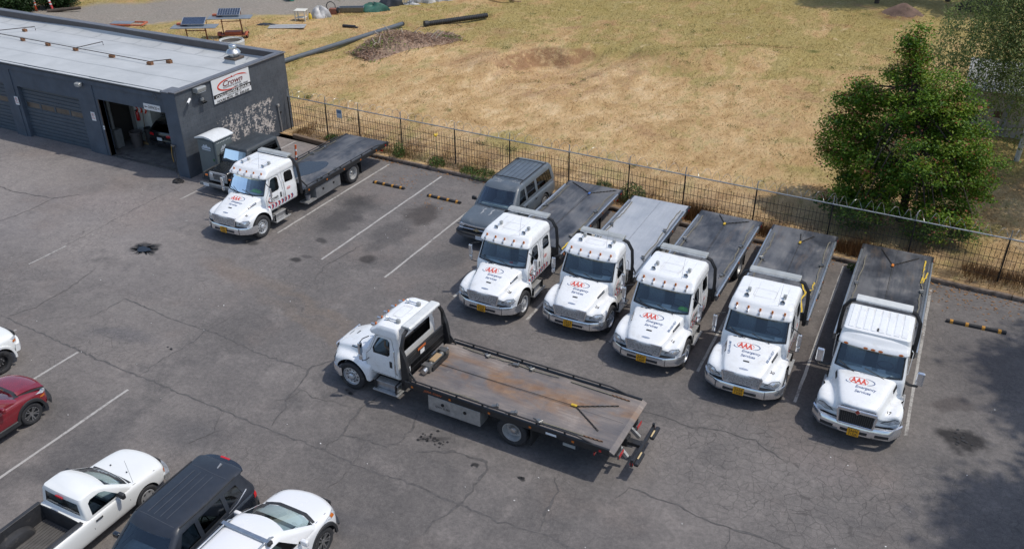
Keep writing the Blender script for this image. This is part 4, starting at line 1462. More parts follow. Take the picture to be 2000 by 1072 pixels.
def m2_front(T, plate):
    # --- hood and fenders
    def hood():
        st = []
        for yy, zc, xh, zh, v, f, o_, b_ in [
                (.03, 1.07, .48, 1.05, (.58, .96), (.76, .90), (.93, .82), (.92, .67)),
                (.06, 1.12, .51, 1.09, (.60, .98), (.78, .92), (.95, .84), (.93, .66)),
                (.11, 1.145, .54, 1.115, (.64, 1.0), (.84, .96), (1.03, .86), (1.02, .64)),
                (.36, 1.23, .60, 1.19, (.70, 1.03), (.90, 1.03), (1.11, .92), (1.10, .62)),
                (.62, 1.32, .65, 1.28, (.75, 1.08), (.95, 1.11), (1.155, .98), (1.16, .60)),
                (1.0, 1.42, .71, 1.37, (.80, 1.12), (.98, 1.15), (1.17, 1.0), (1.175, .56)),
                (1.35, 1.50, .77, 1.45, (.85, 1.14), (.99, 1.11), (1.165, .95), (1.17, .50)),
                (1.66, 1.555, .83, 1.50, (.90, 1.16), (.99, 1.02), (1.12, .86), (1.13, .45)),
                (1.72, 1.56, .83, 1.50, (.90, 1.15), (.98, 1.0), (1.10, .84), (1.11, .45))]:
            half = [(0, zc), (xh * .55, zc - .004), (xh, zh), (xh + .035, zh - .05), v, f, ((f[0] + o_[0]) / 2 + .03, f[1] - .015), o_, ((o_[0] + b_[0]) / 2, (o_[1] + b_[1]) / 2), b_, (b_[0] - .1, b_[1]), (0, b_[1])]
            bowf = .10 if yy < .3 else .0
            ys = [yy + (bowf * (p[0] / 1.0) ** 2 * 2.2) for p in half]
            st.append((ys, half))
        me = setmat(lofted(st, 2), WHITE)
        cut = []
        for s in (-1, 1):
            c = MB().cyl((s * .66, 1.0, .50), (s * 1.4, 1.0, .50), .575, n=36).mesh('c')
            cut.append(setmat(c, BLACKPL))
        return finish(boolean(me, cut), 40)
    hk = cpart('hood', 'm2hood', hood, None, T)
    if 'm2hoodbvh' not in CACHE:
        CACHE['m2hoodbvh'] = bvh_of(hk.data)
    HB = CACHE['m2hoodbvh']
    # cowl strip
    cpart('cowl', 'm2cowl', lambda: conform(HB, [(-.8, 1.5), (.8, 1.5), (.76, 1.68), (-.76, 1.68)], fromTop(), .004, 10, 3), BLACKPL, T) if False else None
    cpart('hood_vent', 'm2vents', lambda: join_mb([conform(HB, [(a, 1.40), (a + .1, 1.40), (a + .1, 1.43), (a, 1.43)], fromTop(), .004, 3, 1) for a in (-.62, -.49, -.36)]), BLACKPL, T)
    cpart('hood_latch_scoop', 'm2scoop', lambda: join_mb([conform(HB, [(-.09, .50), (.09, .50), (.09, .55), (-.09, .55)], fromTop(), .006, 3, 1)]), BLACKPL, T)
    cpart('hood_badge', 'm2badge', lambda: conform(HB, ell(0, .245, .14, .03, 0, 360, 18)[:-1], fromTop(), .006, 4, 2), CHROME, T)
    for s in (-1, 1):
        cpart('hood_side_vent', ('m2sv', s), lambda: conform(HB, [(s * .675, .80), (s * .71, .78), (s * .785, 1.20), (s * .755, 1.24)], fromTop(), .007, 2, 8), BLACKPL, T)
        cpart('side_vent_trim', ('m2svt', s), lambda: conform(HB, [(s * .69, .83), (s * .703, .83), (s * .772, 1.19), (s * .76, 1.19)], fromTop(), .012, 1, 8), CHROME, T)
    # --- grille
    def gr_back():
        return MB().prism([(-.50, .74), (.50, .74), (.57, 1.07), (-.57, 1.07)], 'Y', .05, .2)
    G = cpart('grille', 'm2gr', gr_back, BLACKPL, T, (0, .04, 0))
    def gr_frame():
        m_ = MB()
        c4 = [(-.52, .735), (.52, .735), (.595, 1.085), (-.595, 1.085)]
        for i in range(4):
            a, b = c4[i], c4[(i + 1) % 4]
            m_.bar((a[0], .045, a[1]), (b[0], .045, b[1]), .05, .035, up=(0, 1, 0))
        return m_
    cpart('grille_surround', 'm2grf', gr_frame, CHROME, G, bevel=.006)
    for i in range(8):
        z = .775 + i * .038
        hw = .49 + (z - .74) / .33 * .07
        cpart('grille_bar', ('m2bar', i), lambda: MB().box(-hw, hw, .025, .06, z - .012, z + .012), RIMM, G)
    # --- headlights
    for s in (-1, 1):
        poly = [(s * .66, .80), (s * .80, .775), (s * 1.0, .80), (s * 1.085, .90), (s * 1.03, .965), (s * .85, .95), (s * .72, .88)]
        hl = cpart('headlight', ('m2hl', s), lambda: conform(HB, poly, fromFront(), .012, 8, 5), LAMP, T)
        poly2 = [(s * .64, .79), (s * .80, .76), (s * 1.01, .785), (s * 1.10, .90), (s * 1.04, .98), (s * .84, .965), (s * .70, .89)]
        cpart('headlight_bezel', ('m2hlb', s), lambda: conform(HB, poly2, fromFront(), .006, 8, 5), pbr('lamp_bezel', (.16, .165, .17), .35, .5), hl)
        cpart('lamp_bowl', ('m2bowl', s), lambda: conform(HB, ell(s * .93, .88, .07, .055, 0, 360, 14)[:-1], fromFront(), .016, 3, 3), CHROME, hl)
    # --- bumper
    def bumper():
        m_ = MB()
        R = []
        for xx in np.linspace(-1.19, 1.19, 29):
            a = abs(xx)
            yy = .02 + .11 * (a / .72) ** 2 * .35 if a < .72 else .059 + (a - .72) * .62
            if a > 1.08:
                yy += (a - 1.08) * 1.9
            R.append([(xx, yy + .02, .40), (xx, yy, .44), (xx, yy - .005, .56), (xx, yy + .01, .66), (xx, yy + .035, .70), (xx, yy + .12, .705), (xx, yy + .12, .42)])
        m_.rings(R)
        return m_
    bp = cpart('bumper', 'm2bump', bumper, CHROME, T, smooth=40)
    cpart('bumper_slot', 'm2slot', lambda: MB().box(-.50, .50, .008, .03, .475, .56), BLACKPL, bp, bevel=.008)
    cpart('bumper_gasket', 'm2gask', lambda: MB().rings([[(xx, .06 + (.11 * (abs(xx) / .72) ** 2 * .35 if abs(xx) < .72 else .039 + (abs(xx) - .72) * .62), z) for z in (.71, .74)] + [(xx, .3 + abs(xx) * .3, .74), (xx, .3 + abs(xx) * .3, .71)] for xx in np.linspace(-.98, .98, 19)]), BLACKPL, bp)
    for a in (-.74, .74):
        cpart('bumper_joint', ('m2joint', a), lambda: MB().box(a - .004, a + .004, .045, .07, .43, .68), BLACKPL, bp)
    lp = cpart('license_plate', 'm2plate', lambda: MB().box(-.16, .16, -.008, .004, -.12, .12), PLATE, T, (-.02, -.012, .54), bevel=.004)
    plate_text(lp, plate, None)
    return HB


def intl_front(T, plate):
    def hood():
        st = []
        for yy, zc, xh, zh, v, f, o_, b_ in [
                (.14, 1.20, .42, 1.18, (.50, .86), (.72, .84), (.92, .78), (.92, .64)),
                (.22, 1.24, .47, 1.21, (.56, .92), (.80, .91), (1.02, .84), (1.02, .62)),
                (.45, 1.31, .52, 1.28, (.66, .98), (.90, 1.02), (1.12, .92), (1.12, .60)),
                (.75, 1.39, .59, 1.35, (.74, 1.03), (.96, 1.10), (1.17, .99), (1.17, .58)),
                (1.05, 1.46, .66, 1.42, (.80, 1.07), (.99, 1.11), (1.18, .98), (1.18, .54)),
                (1.38, 1.53, .74, 1.48, (.87, 1.10), (1.0, 1.04), (1.16, .90), (1.16, .5)),
                (1.66, 1.57, .82, 1.52, (.92, 1.12), (.99, .98), (1.08, .82), (1.08, .45)),
                (1.72, 1.575, .83, 1.52, (.92, 1.12), (.98, .98), (1.06, .82), (1.06, .45))]:
            half = [(0, zc), (xh * .55, zc - .004), (xh, zh), (xh + .05, zh - .07), v, f, ((f[0] + o_[0]) / 2 + .03, f[1] - .02), o_, ((o_[0] + b_[0]) / 2, (o_[1] + b_[1]) / 2), b_, (b_[0] - .1, b_[1]), (0, b_[1])]
            ys = [yy + (.16 * (p[0] / 1.0) ** 2 * 2.0 if yy < .3 else 0) for p in half]
            st.append((ys, half))
        me = setmat(lofted(st, 2), WHITE)
        cut = [setmat(MB().cyl((s * .66, 1.08, .50), (s * 1.4, 1.08, .50), .58, n=36).mesh('c'), BLACKPL) for s in (-1, 1)]
        return finish(boolean(me, cut), 40)
    hk = cpart('hood', 'inhood', hood, None, T)
    if 'inhoodbvh' not in CACHE:
        CACHE['inhoodbvh'] = bvh_of(hk.data)
    HB = CACHE['inhoodbvh']
    G = cpart('grille', 'ingr', lambda: MB().prism([(-.44, .70), (.44, .70), (.47, 1.12), (-.47, 1.12)], 'Y', .075, .24), BLACKPL, T)
    def frame():
        m_ = MB()
        c4 = [(-.46, .69), (.46, .69), (.52, 1.16), (-.52, 1.16)]
        for i in range(4):
            a, b = c4[i], c4[(i + 1) % 4]
            wd = .10 if i == 2 else .055
            m_.bar((a[0], .05, a[1]), (b[0], .05, b[1]), .07, wd, up=(0, 0, 1) if i % 2 == 0 else (1, 0, 0))
        return m_
    cpart('grille_surround', 'ingrf', frame, CHROME, G, bevel=.012)
    for i in range(17):
        a = -1 + 2 * i / 16
        cpart('grille_bar', ('inbar', i), lambda: MB().bar((a * .42, .055, .71), (a * .45, .055, 1.11), .022, .02, up=(0, 1, 0)), pbr('dark_grille_bar', (.07, .07, .07), .35, .3), G)
    cpart('grille_badge', 'inbadge', lambda: MB().prism([(0, 1.09), (.065, 1.165), (0, 1.24), (-.065, 1.165)], 'Y', .0, .014), pbr('badge_red', (.32, .05, .035), .4), G)
    cpart('badge_trim', 'inbadget', lambda: MB().prism([(0, 1.07), (.08, 1.165), (0, 1.26), (-.08, 1.165)], 'Y', .006, .014), CHROME, G)
    for s in (-1, 1):
        poly = [(s * .66, .76), (s * .86, .74), (s * 1.08, .80), (s * 1.10, .88), (s * .98, .90), (s * .80, .85)]
        hl = cpart('headlight', ('inhl', s), lambda: conform(HB, poly, fromFront(), .012, 8, 4), LAMP, T)
        cpart('headlight_bezel', ('inhlb', s), lambda: conform(HB, [(s * .62, .75), (s * .86, .72), (s * 1.10, .79), (s * 1.125, .895), (s * .97, .92), (s * .77, .865)], fromFront(), .006, 8, 4), pbr('lamp_bezel', (.16, .165, .17), .35, .5), hl)
        cpart('hood_side_vent', ('insv', s), lambda: conform(HB, [(s * .755, 1.22), (s * .785, 1.2), (s * .86, 1.58), (s * .83, 1.6)], fromTop(), .008, 2, 6), BLACKPL, T)
    def bumper():
        m_ = MB()
        R = []
        for xx in np.linspace(-1.2, 1.2, 31):
            a = abs(xx)
            yy = .04 + .20 * (a / 1.2) ** 2 + max(0, a - .95) * 1.1
            R.append([(xx, yy + .04, .34), (xx, yy, .38), (xx, yy - .01, .50), (xx, yy + .01, .60), (xx, yy + .05, .67), (xx, yy + .14, .68), (xx, yy + .14, .36)])
        m_.rings(R)
        return m_
    bp = cpart('bumper', 'inbump', bumper, CHROME, T, smooth=40)
    for k, (a, b, sk) in enumerate(((-.36, .36, 0), (-.92, -.56, 1), (.56, .92, 1))):
        def slot():
            m_ = MB()
            R = []
            for xx in np.linspace(a, b, 7):
                yy = .04 + .20 * (abs(xx) / 1.2) ** 2 + max(0, abs(xx) - .95) * 1.1
                R.append([(xx, yy - .016, .43), (xx, yy - .016, .52), (xx, yy + .02, .52), (xx, yy + .02, .43)])
            m_.rings(R)
            return m_
        cpart('bumper_slot', ('inslot', k), slot, BLACKPL, bp)
    lp = cpart('license_plate', 'inplate', lambda: MB().box(-.16, .16, -.008, .004, -.12, .12), PLATE, T, (.0, .0, .47), bevel=.004)
    plate_text(lp, plate, None)
    return HB
# ------------------------------------------------------------------ conventional-cab rollback truck
def rollback(label, x, y, rotz, ext=True, number='28', plate=('2496', 'T3087'), deck='black', rail='alu', bedlen=6.4, bar='grey', lettered=True, help_=False, tool=False, bed_off=0.0, door_art=True, front='m2'):
    T = thing('tow_truck', label, 'tow truck', (x, y, 0), rotz, 'flatbed tow trucks')
    yb = 3.50 if ext else 2.72
    kx = 'e' if ext else 'r'
    HB = m2_front(T, plate) if front == 'm2' else intl_front(T, plate)
    # --- cab shell
    cab_outer = [(.80, .97, 1.50, 0), (.84, 1.0, 1.47, 0), (1.10, 1.02, 1.46, 0), (1.44, 1.02, 1.50, 0), (1.50, 1.01, 1.53, 0), (1.6, 1.0, 1.58, 0), (1.9, .97, 1.74, 0), (2.16, .945, 1.87, 0), (2.20, .95, 1.84, 0), (2.205, .957, 1.73, 0),
                 (2.25, .962, 1.70, 0), (2.30, .957, 1.73, 0), (2.35, .945, 1.80, 0), (2.39, .945, 1.87, .01), (2.47, .925, 1.93, .02), (2.52, .885, 2.0, .05), (2.538, .80, 2.10, .13)]
    def outer_rings():
        return [rrect(z, w_, yf, yb - d, rf=.10 if z < 2.4 else .13, rb=.07 if z < 2.4 else .1, bow=.10 if z > 1.3 else .04) for z, w_, yf, d in cab_outer]
    def cab_un():
        return MB().rings(outer_rings()).mesh('cab')
    if ('cabun', kx) not in CACHE:
        CACHE[('cabun', kx)] = cab_un()
        CACHE[('cabbvh', kx)] = bvh_of(CACHE[('cabun', kx)])
    CB = CACHE[('cabbvh', kx)]
    ws = [(-.915, 1.565), (-.5, 1.53), (.5, 1.53), (.915, 1.565), (.87, 2.14), (.5, 2.17), (-.5, 2.17), (-.87, 2.14)]
    dwin = [(1.83, 1.56), (2.36, 1.56), (2.42, 1.64), (2.42, 2.05), (2.34, 2.13), (2.08, 2.13), (2.0, 2.10), (1.80, 1.72)]
    rwin = [(2.80, 1.70), (3.26, 1.66), (3.33, 1.73), (3.31, 2.05), (3.22, 2.13), (2.88, 2.13), (2.82, 2.06)]
    bwin = [(-.72, 1.66), (.72, 1.66), (.74, 1.72), (.72, 2.12), (-.72, 2.12), (-.74, 1.72)]
    def cab():
        me = CACHE[('cabun', kx)].copy()
        setmat(me, WHITE)
        inner = [rrect(z, w_ - .07, yf + .08, yb - .08, rf=.1, rb=.06, bow=.08) for z, w_, yf, d in [(.95, 1.02, 1.5, 0), (1.45, 1.02, 1.52, 0), (1.6, 1.0, 1.6, 0), (2.18, .95, 1.9, 0), (2.32, .90, 1.98, 0)]]
        cut = [setmat(MB().rings(inner).mesh('c'), CABIN), setmat(MB().prism(ws, 'Y', 1.2, 2.02).mesh('c'), BLACKPL)]
        for s in (-1, 1):
            cut.append(setmat(MB().prism(dwin, 'X', s * .8, s * 1.2).mesh('c'), BLACKPL))
            if ext:
                cut.append(setmat(MB().prism(rwin, 'X', s * .8, s * 1.2).mesh('c'), BLACKPL))
        cut.append(setmat(MB().prism(bwin, 'Y', yb - .3, yb + .2).mesh('c'), BLACKPL))
        return finish(boolean(me, cut), 32)
    C_ = cpart('cab', ('m2cab', kx), cab, None, T)
    cpart('windshield', ('m2ws', kx), lambda: conform(CB, ws, fromFront(), -.012, 10, 8), GLASS, T)
    def frame_of(poly, proj, k, wd):
        P, F = stroke2d([p for p in poly] + [poly[0], poly[1]], wd)
        return drape(CB, P, F, proj, .004)
    cpart('windshield_seal', ('m2wss', kx), lambda: frame_of(dens(ws, 8), fromFront(), 0, .035), BLACKPL, T)
    for s in (-1, 1):
        cpart('door_window', ('m2dw', kx, s), lambda: conform(CB, dwin, fromSide(s), -.015, 4, 4), GLASSS, T)
        if ext:
            cpart('rear_side_window', ('m2rw', s), lambda: conform(CB, rwin, fromSide(s), -.015, 4, 4), GLASSD, T)
        door = dens([(1.56, .87), (2.58, .87), (2.58, 1.75), (2.5, 2.14), (2.42, 2.2), (2.02, 2.2), (1.94, 2.16), (1.72, 1.62), (1.56, 1.45)], 4)
        cpart('door_seam', ('m2ds', kx, s), lambda: drape(CB, *stroke2d(door + [door[0]], .012), fromSide(s), .003), pbr('panel_gap', (.06, .06, .06), .7), T)
        cpart('door_handle', ('m2dh', s), lambda: MB().box(s * 1.015 - .012, s * 1.015 + .012, 2.40, 2.50, 1.19, 1.42), BLACKPL, T, bevel=.02, segs=2)
        if ext:
            d2 = dens([(2.68, .87), (3.42, .87), (3.42, 2.18), (2.68, 2.18)], 4)
            cpart('rear_panel_seam', ('m2rs', s), lambda: drape(CB, *stroke2d(d2 + [d2[0]], .009), fromSide(s), .003), pbr('panel_gap', (.06, .06, .06), .7), T)
        cpart('grab_rail', ('m2grab', s), lambda: MB().tube([(s * 1.03, 2.66, 1.0), (s * 1.08, 2.66, 1.1), (s * 1.08, 2.63, 1.85), (s * 1.02, 2.63, 1.92)], .014, 6), CHROME, T, smooth=40)
    cpart('rear_window', ('m2bw', kx), lambda: conform(CB, bwin, fromBack(), -.012, 6, 4), GLASSD, T)
    # --- interior
    cpart('dashboard', 'm2dash', lambda: MB().prism([(1.62, 1.0), (2.05, 1.0), (2.08, 1.34), (1.98, 1.46), (1.64, 1.50)], 'X', -.88, .88), DASHM, T, bevel=.03)
    cpart('steering_wheel', 'm2steer', lambda: MB().tube([(.42 + .22 * math.cos(a), 2.16 - .11 * math.sin(a), 1.52 + .19 * math.sin(a)) for a in np.linspace(0, 6.283, 21)[:-1]], .018, 6, closed=True), BLACKPL, T)
    for sx in (-.45, .45):
        cpart('seat', ('m2seat', sx), lambda: MB().prism([(2.2, 1.0), (2.62, 1.0), (2.60, 1.95), (2.50, 1.98), (2.44, 1.30), (2.2, 1.30)], 'X', sx - .27, sx + .27), SEATM, T, bevel=.04)
    # --- roof fittings
    for i, xx in enumerate((-.72, -.36, 0, .36, .72) if front == 'm2' else ()):
        ml = cpart('marker_light', 'm2mark', lambda: MB().prism([(-.038, 0), (.038, 0), (.026, .10), (-.01, .108)], 'X', -.03, .03), AMBER, T, (xx, 1.84 - .10 * (1 - (xx / .945) ** 2), 2.35), bevel=.01)
        cpart('light_bracket', 'm2markb', lambda: MB().box(-.028, .028, -.17, -.02, -.05, .03), CHROME, ml, bevel=.004)
    if front == 'm2': cpart('roof_hatch', ('m2hatch', kx), lambda: drape(CB, *stroke2d(dens(rrpoly(-.36, .30, *((2.28, 2.78) if ext else (2.10, 2.42))), 2) + [(.22, 2.28 if ext else 2.10)], .018), fromTop(), .003), pbr('roof_groove', (.56, .56, .55), .5), T)
    if front == 'm2': cpart('roof_rib', ('m2ribs', kx), lambda: join_mb([drape(CB, *stroke2d([(a, 2.12 + (yb - 2.42) * j / 12) for j in range(13)], .012), fromTop(), .003) for a in (-.6, -.3, .3, .6)] ), pbr('roof_groove', (.56, .56, .55), .5), T)
    for xx in (-.52, .56) if front == 'm2' else ():
        def horn():
            m_ = MB()
            m_.lathe([(.02, .0), (.022, .26), (.035, .33), (.075, .40), (.08, .405)], axis='Y', n=14)
            return m_
        h_ = cpart('air_horn', 'm2horn', horn, CHROME, T, (xx, 2.10, 2.55), smooth=45)
        h_.rotation_euler = (math.pi, 0, 0)
        h_.location = (xx, 2.50, 2.60)
        cpart('horn_base', 'm2hornb', lambda: MB().box(-.05, .05, -.06, .06, -.06, .075), HOUS, h_, bevel=.012)
    if front == 'm2': cpart('antenna', 'm2ant', lambda: MB().tube([(0, 0, 0), (.02, .03, .45), (.05, .06, .85)], [.006, .004, .003], 5), STEEL, T, (.46, 1.98, 2.40))
    # wipers
    for a, b in (((-.45, 1.50, 1.53), (-.82, 1.62, 1.72)), ((.35, 1.50, 1.53), (-.1, 1.56, 1.70)), ):
        cpart('wiper', ('m2wip', a), lambda: MB().tube([(a[0] + .12, a[1] - .09, a[2] - .02), (a[0], a[1] - .05, a[2] + .02), (b[0], b[1] - .11, b[2])], .012, 5), BLACKPL, T)
    # --- mirrors
    for s in (-1, 1) if front == 'm2' else ():
        mr = cpart('mirror', ('m2mir', s), lambda: MB().box(s * 1.21, s * 1.34, 1.52, 1.60, 1.58, 1.98), CHROME, T, bevel=.03, segs=2)
        cpart('convex_mirror', ('m2mirc', s), lambda: MB().box(s * 1.22, s * 1.33, 1.52, 1.61, 1.38, 1.55), CHROME, mr, bevel=.035, segs=2)
        cpart('mirror_glass', ('m2mirg', s), lambda: MB().box(s * 1.22, s * 1.33, 1.601, 1.606, 1.62, 1.94), pbr('mirror_glass', (.35, .4, .45), .05, 1), mr)
        cpart('mirror_arm', ('m2mira', s), lambda: MB().tube([(s * .98, 1.70, 2.08), (s * 1.16, 1.60, 2.06), (s * 1.275, 1.58, 2.0), (s * 1.275, 1.59, 1.5), (s * 1.27, 1.60, 1.34), (s * 1.12, 1.64, 1.30), (s * 1.01, 1.66, 1.32)], .016, 6), BLACKPL, mr, smooth=45)
    if front != 'm2':
        for s in (-1, 1):
            mr = cpart('mirror', ('inmir', s), lambda: MB().box(s * 1.25, s * 1.46, 1.48, 1.60, 1.52, 1.95), CHROME, T, bevel=.05, segs=3)
            cpart('mirror_glass', ('inmirg', s), lambda: MB().box(s * 1.28, s * 1.43, 1.601, 1.606, 1.56, 1.9), pbr('mirror_glass', (.35, .4, .45), .05, 1), mr)
            cpart('mirror_arm', ('inmira', s), lambda: MB().tube([(s * .98, 1.74, 1.40), (s * 1.14, 1.66, 1.38), (s * 1.32, 1.56, 1.46), (s * 1.35, 1.54, 1.56)], [.05, .04, .04, .03], 6), BLACKPL, mr, smooth=45)
        for xx in (-.74, -.2, 0, .2, .74):
            cpart('marker_light', ('inmark', xx), lambda: conform(CB, ell(xx, 2.262, .065, .026, 0, 360, 14)[:-1], fromFront(), .014, 3, 2), AMBER, T)
        cpart('roof_cap', 'incap', lambda: MB().rings([rrect(z, w_, yf, yb2, rf=.10, rb=.10) for z, w_, yf, yb2 in ((2.36, .945, 1.88, yb - .04), (2.585, .905, 1.94, yb - .06), (2.615, .86, 2.0, yb - .12))]), WHITE, T, smooth=40)
        for k in range(8):
            cpart('roof_rib', ('inrib', k), lambda: MB().box(-.72 + k * .205 - .075, -.72 + k * .205 + .075, 2.03, yb - .16, 2.612, 2.630), WHITE, T, bevel=.008)
        cpart('roof_aerial', 'inant', lambda: MB().prism([(2.06, 2.62), (2.22, 2.62), (2.16, 2.68)], 'X', -.02, .02), BLACKPL, T)
    # --- steps, tank, chassis
    for s in (-1, 1):
        st_ = cpart('step', ('m2step', s), lambda: MB().box(s * .82, s * 1.17, 1.80, 2.72, .28, .32), ALUD, T, bevel=.006)
        cpart('upper_step', ('m2step2', s), lambda: MB().box(s * .82, s * 1.06, 1.80, 2.66, .56, .60), ALUD, st_, bevel=.006)
        cpart('step_box', ('m2step3', s), lambda: MB().box(s * .80, s * 1.03, 1.82, 2.64, .325, .555), ALU, st_, bevel=.02)
        for yy in (1.84, 2.58):
            cpart('step_strut', ('m2step4', s, yy), lambda: MB().box(s * .84, s * 1.10, yy, yy + .04, .30, .62), BLACKP, st_)
    wb = (yb + .17 + bed_off) + 3.5 - (.0 if ext else -.0)
    y0 = yb + .17 + bed_off
    y1 = y0 + bedlen
    cpart('chassis_rail', ('m2ch', kx, round(bed_off, 2), bedlen), lambda: MB().box(-.45, -.36, .5, y1 - .6, .55, .80).box(.36, .45, .5, y1 - .6, .55, .80).box(-.3, .3, .5, 2.6, .45, .80), BLACKP, T)
    for s in (-1, 1):
        truck_wheel(T, s * 1.03, 1.0, s, 'steer')
        truck_wheel(T, s * 1.06, wb, s, 'dual')
        cpart('mud_flap', ('flap', s), lambda: MB().box(s * .72, s * 1.2, -.01, .01, .25, .92), BLACKPL, T, (0, wb + .62, 0))
        def fnd():
            m_ = MB()
            R = []
            for a in np.linspace(rad(15), rad(165), 11):
                R.append([(s * .70, .60 * math.cos(a), .47 + .60 * math.sin(a)), (s * 1.22, .60 * math.cos(a), .47 + .60 * math.sin(a)), (s * 1.22, .58 * math.cos(a), .47 + .58 * math.sin(a)), (s * .70, .58 * math.cos(a), .47 + .58 * math.sin(a))])
            m_.rings(R)
            return m_
    cpart('rear_axle', 'axle', lambda: MB().cyl((-1.0, 0, .475), (1.0, 0, .475), .09, n=10).lathe([(.05, -.2), (.2, -.1), (.2, .1), (.05, .2)], (0, 0, .475), 'Y', 14), BLACKP, T, (0, wb, 0))
    # --- bed
    DZ = 1.04
    dm = {'black': DECKB, 'alu': DECKA, 'rust': DECKR}[deck]
    bd = cpart('deck', ('deck', bedlen), lambda: MB().box(-1.17, 1.17, 0, bedlen, -.05, 0), dm, T, (0, y0, DZ))
    cpart('deck_frame', ('deckf', bedlen), lambda: MB().box(-.5, -.35, .3, bedlen - .4, -.24, -.055).box(.35, .5, .3, bedlen - .4, -.24, -.055), BLACKP, bd)
    cpart('deck_seam', ('deckseam', bedlen, deck), lambda: MB().box(-.004, .004, .1, bedlen - .1, .0005, .002), BLACKT, bd)
    side_m = BLACKP if rail in ('pipe', 'black') else ALU
    for s in (-1, 1):
        sr = cpart('side_rail', ('srail', s, bedlen, rail), lambda: MB().prism([(s * 1.172, -.17), (s * 1.25, -.17), (s * 1.25, .03), (s * 1.235, .045), (s * 1.19, .045), (s * 1.172, .02)], 'Y', 0, bedlen - (.0 if rail == 'pipe' else .55)), BLACKP if rail != 'alu' else ALU, bd, bevel=.006)
        cpart('rail_end', ('srend', s, bedlen), lambda: MB().prism([(s * 1.172, -.15), (s * 1.245, -.15), (s * 1.245, .0), (s * 1.172, .0)], 'Y', bedlen - .549, bedlen - .002), BLACKP, sr) if rail != 'pipe' else None
        if rail == 'pipe':
            cpart('rail_pipe', ('rpipe', s, bedlen), lambda: MB().tube([(s * 1.21, .18, .05), (s * 1.21, .22, .13), (s * 1.21, bedlen - .95, .13), (s * 1.21, bedlen - .45, .03)], .024, 6), BLACKP, sr, smooth=40)
            for k in range(6):
                cpart('rail_post', ('rpost', s), lambda: MB().box(s * 1.21 - .018, s * 1.21 + .018, -.025, .025, .04, .115), BLACKP, sr, (0, .9 + k * (bedlen - 2.2) / 5, 0))
        else:
            cpart('inner_key_plate', ('keyp', s, bedlen), lambda: MB().box(s * 1.10, s * 1.168, .2, bedlen - .6, .001, .014), STEEL, sr)
        for k in range(5):
            cpart('side_marker', ('smark', s), lambda: MB().box(s * 1.25, s * 1.262, -.035, .035, -.11, -.05), AMBER, bd, (0, .25 + k * (bedlen - .9) / 4.3, 0))
        cpart('tail_marker', ('tmark', s), lambda: MB().box(s * 1.25, s * 1.262, -.035, .035, -.11, -.05), REDL, bd, (0, bedlen - .25, 0))
        cpart('tail_lamp', ('tlamp', s), lambda: MB().box(s * 1.1 - .09, s * 1.1 + .09, -.0, .03, -.35, -.26), REDL, bd, (0, bedlen - .45, 0))
    cpart('tail_edge', ('tail', bedlen), lambda: MB().prism([(bedlen, -.05), (bedlen, .0), (bedlen + .14, -.07), (bedlen + .14, -.1)], 'X', -1.24, 1.24), dm, bd)
    # --- headboard and light bar
    yh = y0 - .10
    for s in (-1, 1):
        cpart('headboard_post', ('hbp', s), lambda: MB().tube([(s * 1.12, .02, .9), (s * 1.12, .0, 1.7), (s * 1.09, -.03, 2.18), (s * .93, -.05, 2.46), (s * .72, -.06, 2.54)], .062, 6), BLACKP, T, (0, yh, 0), smooth=50)
        cpart('headboard_brace', ('hbb', s), lambda: MB().bar((s * 1.12, .02, 1.55), (s * 1.12, .42, 1.06), .03, .05), BLACKP, T, (0, yh, 0))
    cpart('headboard_beam', 'hbbeam', lambda: MB().box(-.74, .74, -.11, -.01, 2.51, 2.565), BLACKP, T, (0, yh, 0))
    cpart('headboard_plate', 'hbplate', lambda: MB().box(-1.06, 1.06, -.02, .03, 1.08, 1.36), BLACKP, T, (0, yh, 0))
    lb = cpart('light_bar', 'lbar', lambda: MB().prism([(-.17, .0), (.17, .0), (.17, .06), (.12, .095), (-.12, .095), (-.17, .06)], 'X', -.80, .80), pbr('light_bar_grey', (.42, .43, .41), .4, .3, var=.15, scale=3) if bar == 'grey' else pbr('light_bar_white', (.62, .63, .61), .4, .1, var=.1), T, (0, yh - .06, 2.57), bevel=.02, segs=2)
    cpart('light_bar_lens', 'lbarl', lambda: MB().box(-.78, .78, -.175, -.168, .012, .05).box(-.78, .78, .168, .175, .012, .05), LAMP, lb)
    cpart('light_bar_end', 'lbare', lambda: MB().box(-.808, -.801, -.1, .1, .02, .07).box(.801, .808, -.1, .1, .02, .07), HOUS, lb)
    cpart('exhaust_or_winch', 'winch', lambda: MB().cyl((-.35, .28, .12), (.35, .28, .12), .10, n=14).box(-.55, -.36, .14, .42, .02, .24).box(.36, .55, .14, .42, .02, .24), RATCH, bd, smooth=40).name = 'winch'
    # --- lettering
    if lettered:
        red, blue, swo, tail = CACHE.setdefault('aaa2d', aaa_logo(.93))
        pj = lambda u, v: ((u, 0.86 + v * 1.0, 5), (0, 0, -1))
        cpart('hood_emblem', ('red', front), lambda: drape(HB, *red, pj, .005), REDT, T)
        cpart('hood_lettering', ('blue', front), lambda: drape(HB, *blue, pj, .005), BLUET, T)
        cpart('emblem_swoosh', ('swoosh', front), lambda: drape(HB, *swo, pj, .005), BLUET, T)
        cpart('emblem_tail', ('etail', front), lambda: drape(HB, *tail, pj, .005), BLUET, T)
        cpart('fleet_number', ('m2num', number, front), lambda: drape(HB, *placed(text2d(number, .10, .02, .1), 0, 0), lambda u, v: ((.79 + u, .56 + v * 1.1, 5), (0, 0, -1)), .008), BLACKT, T)
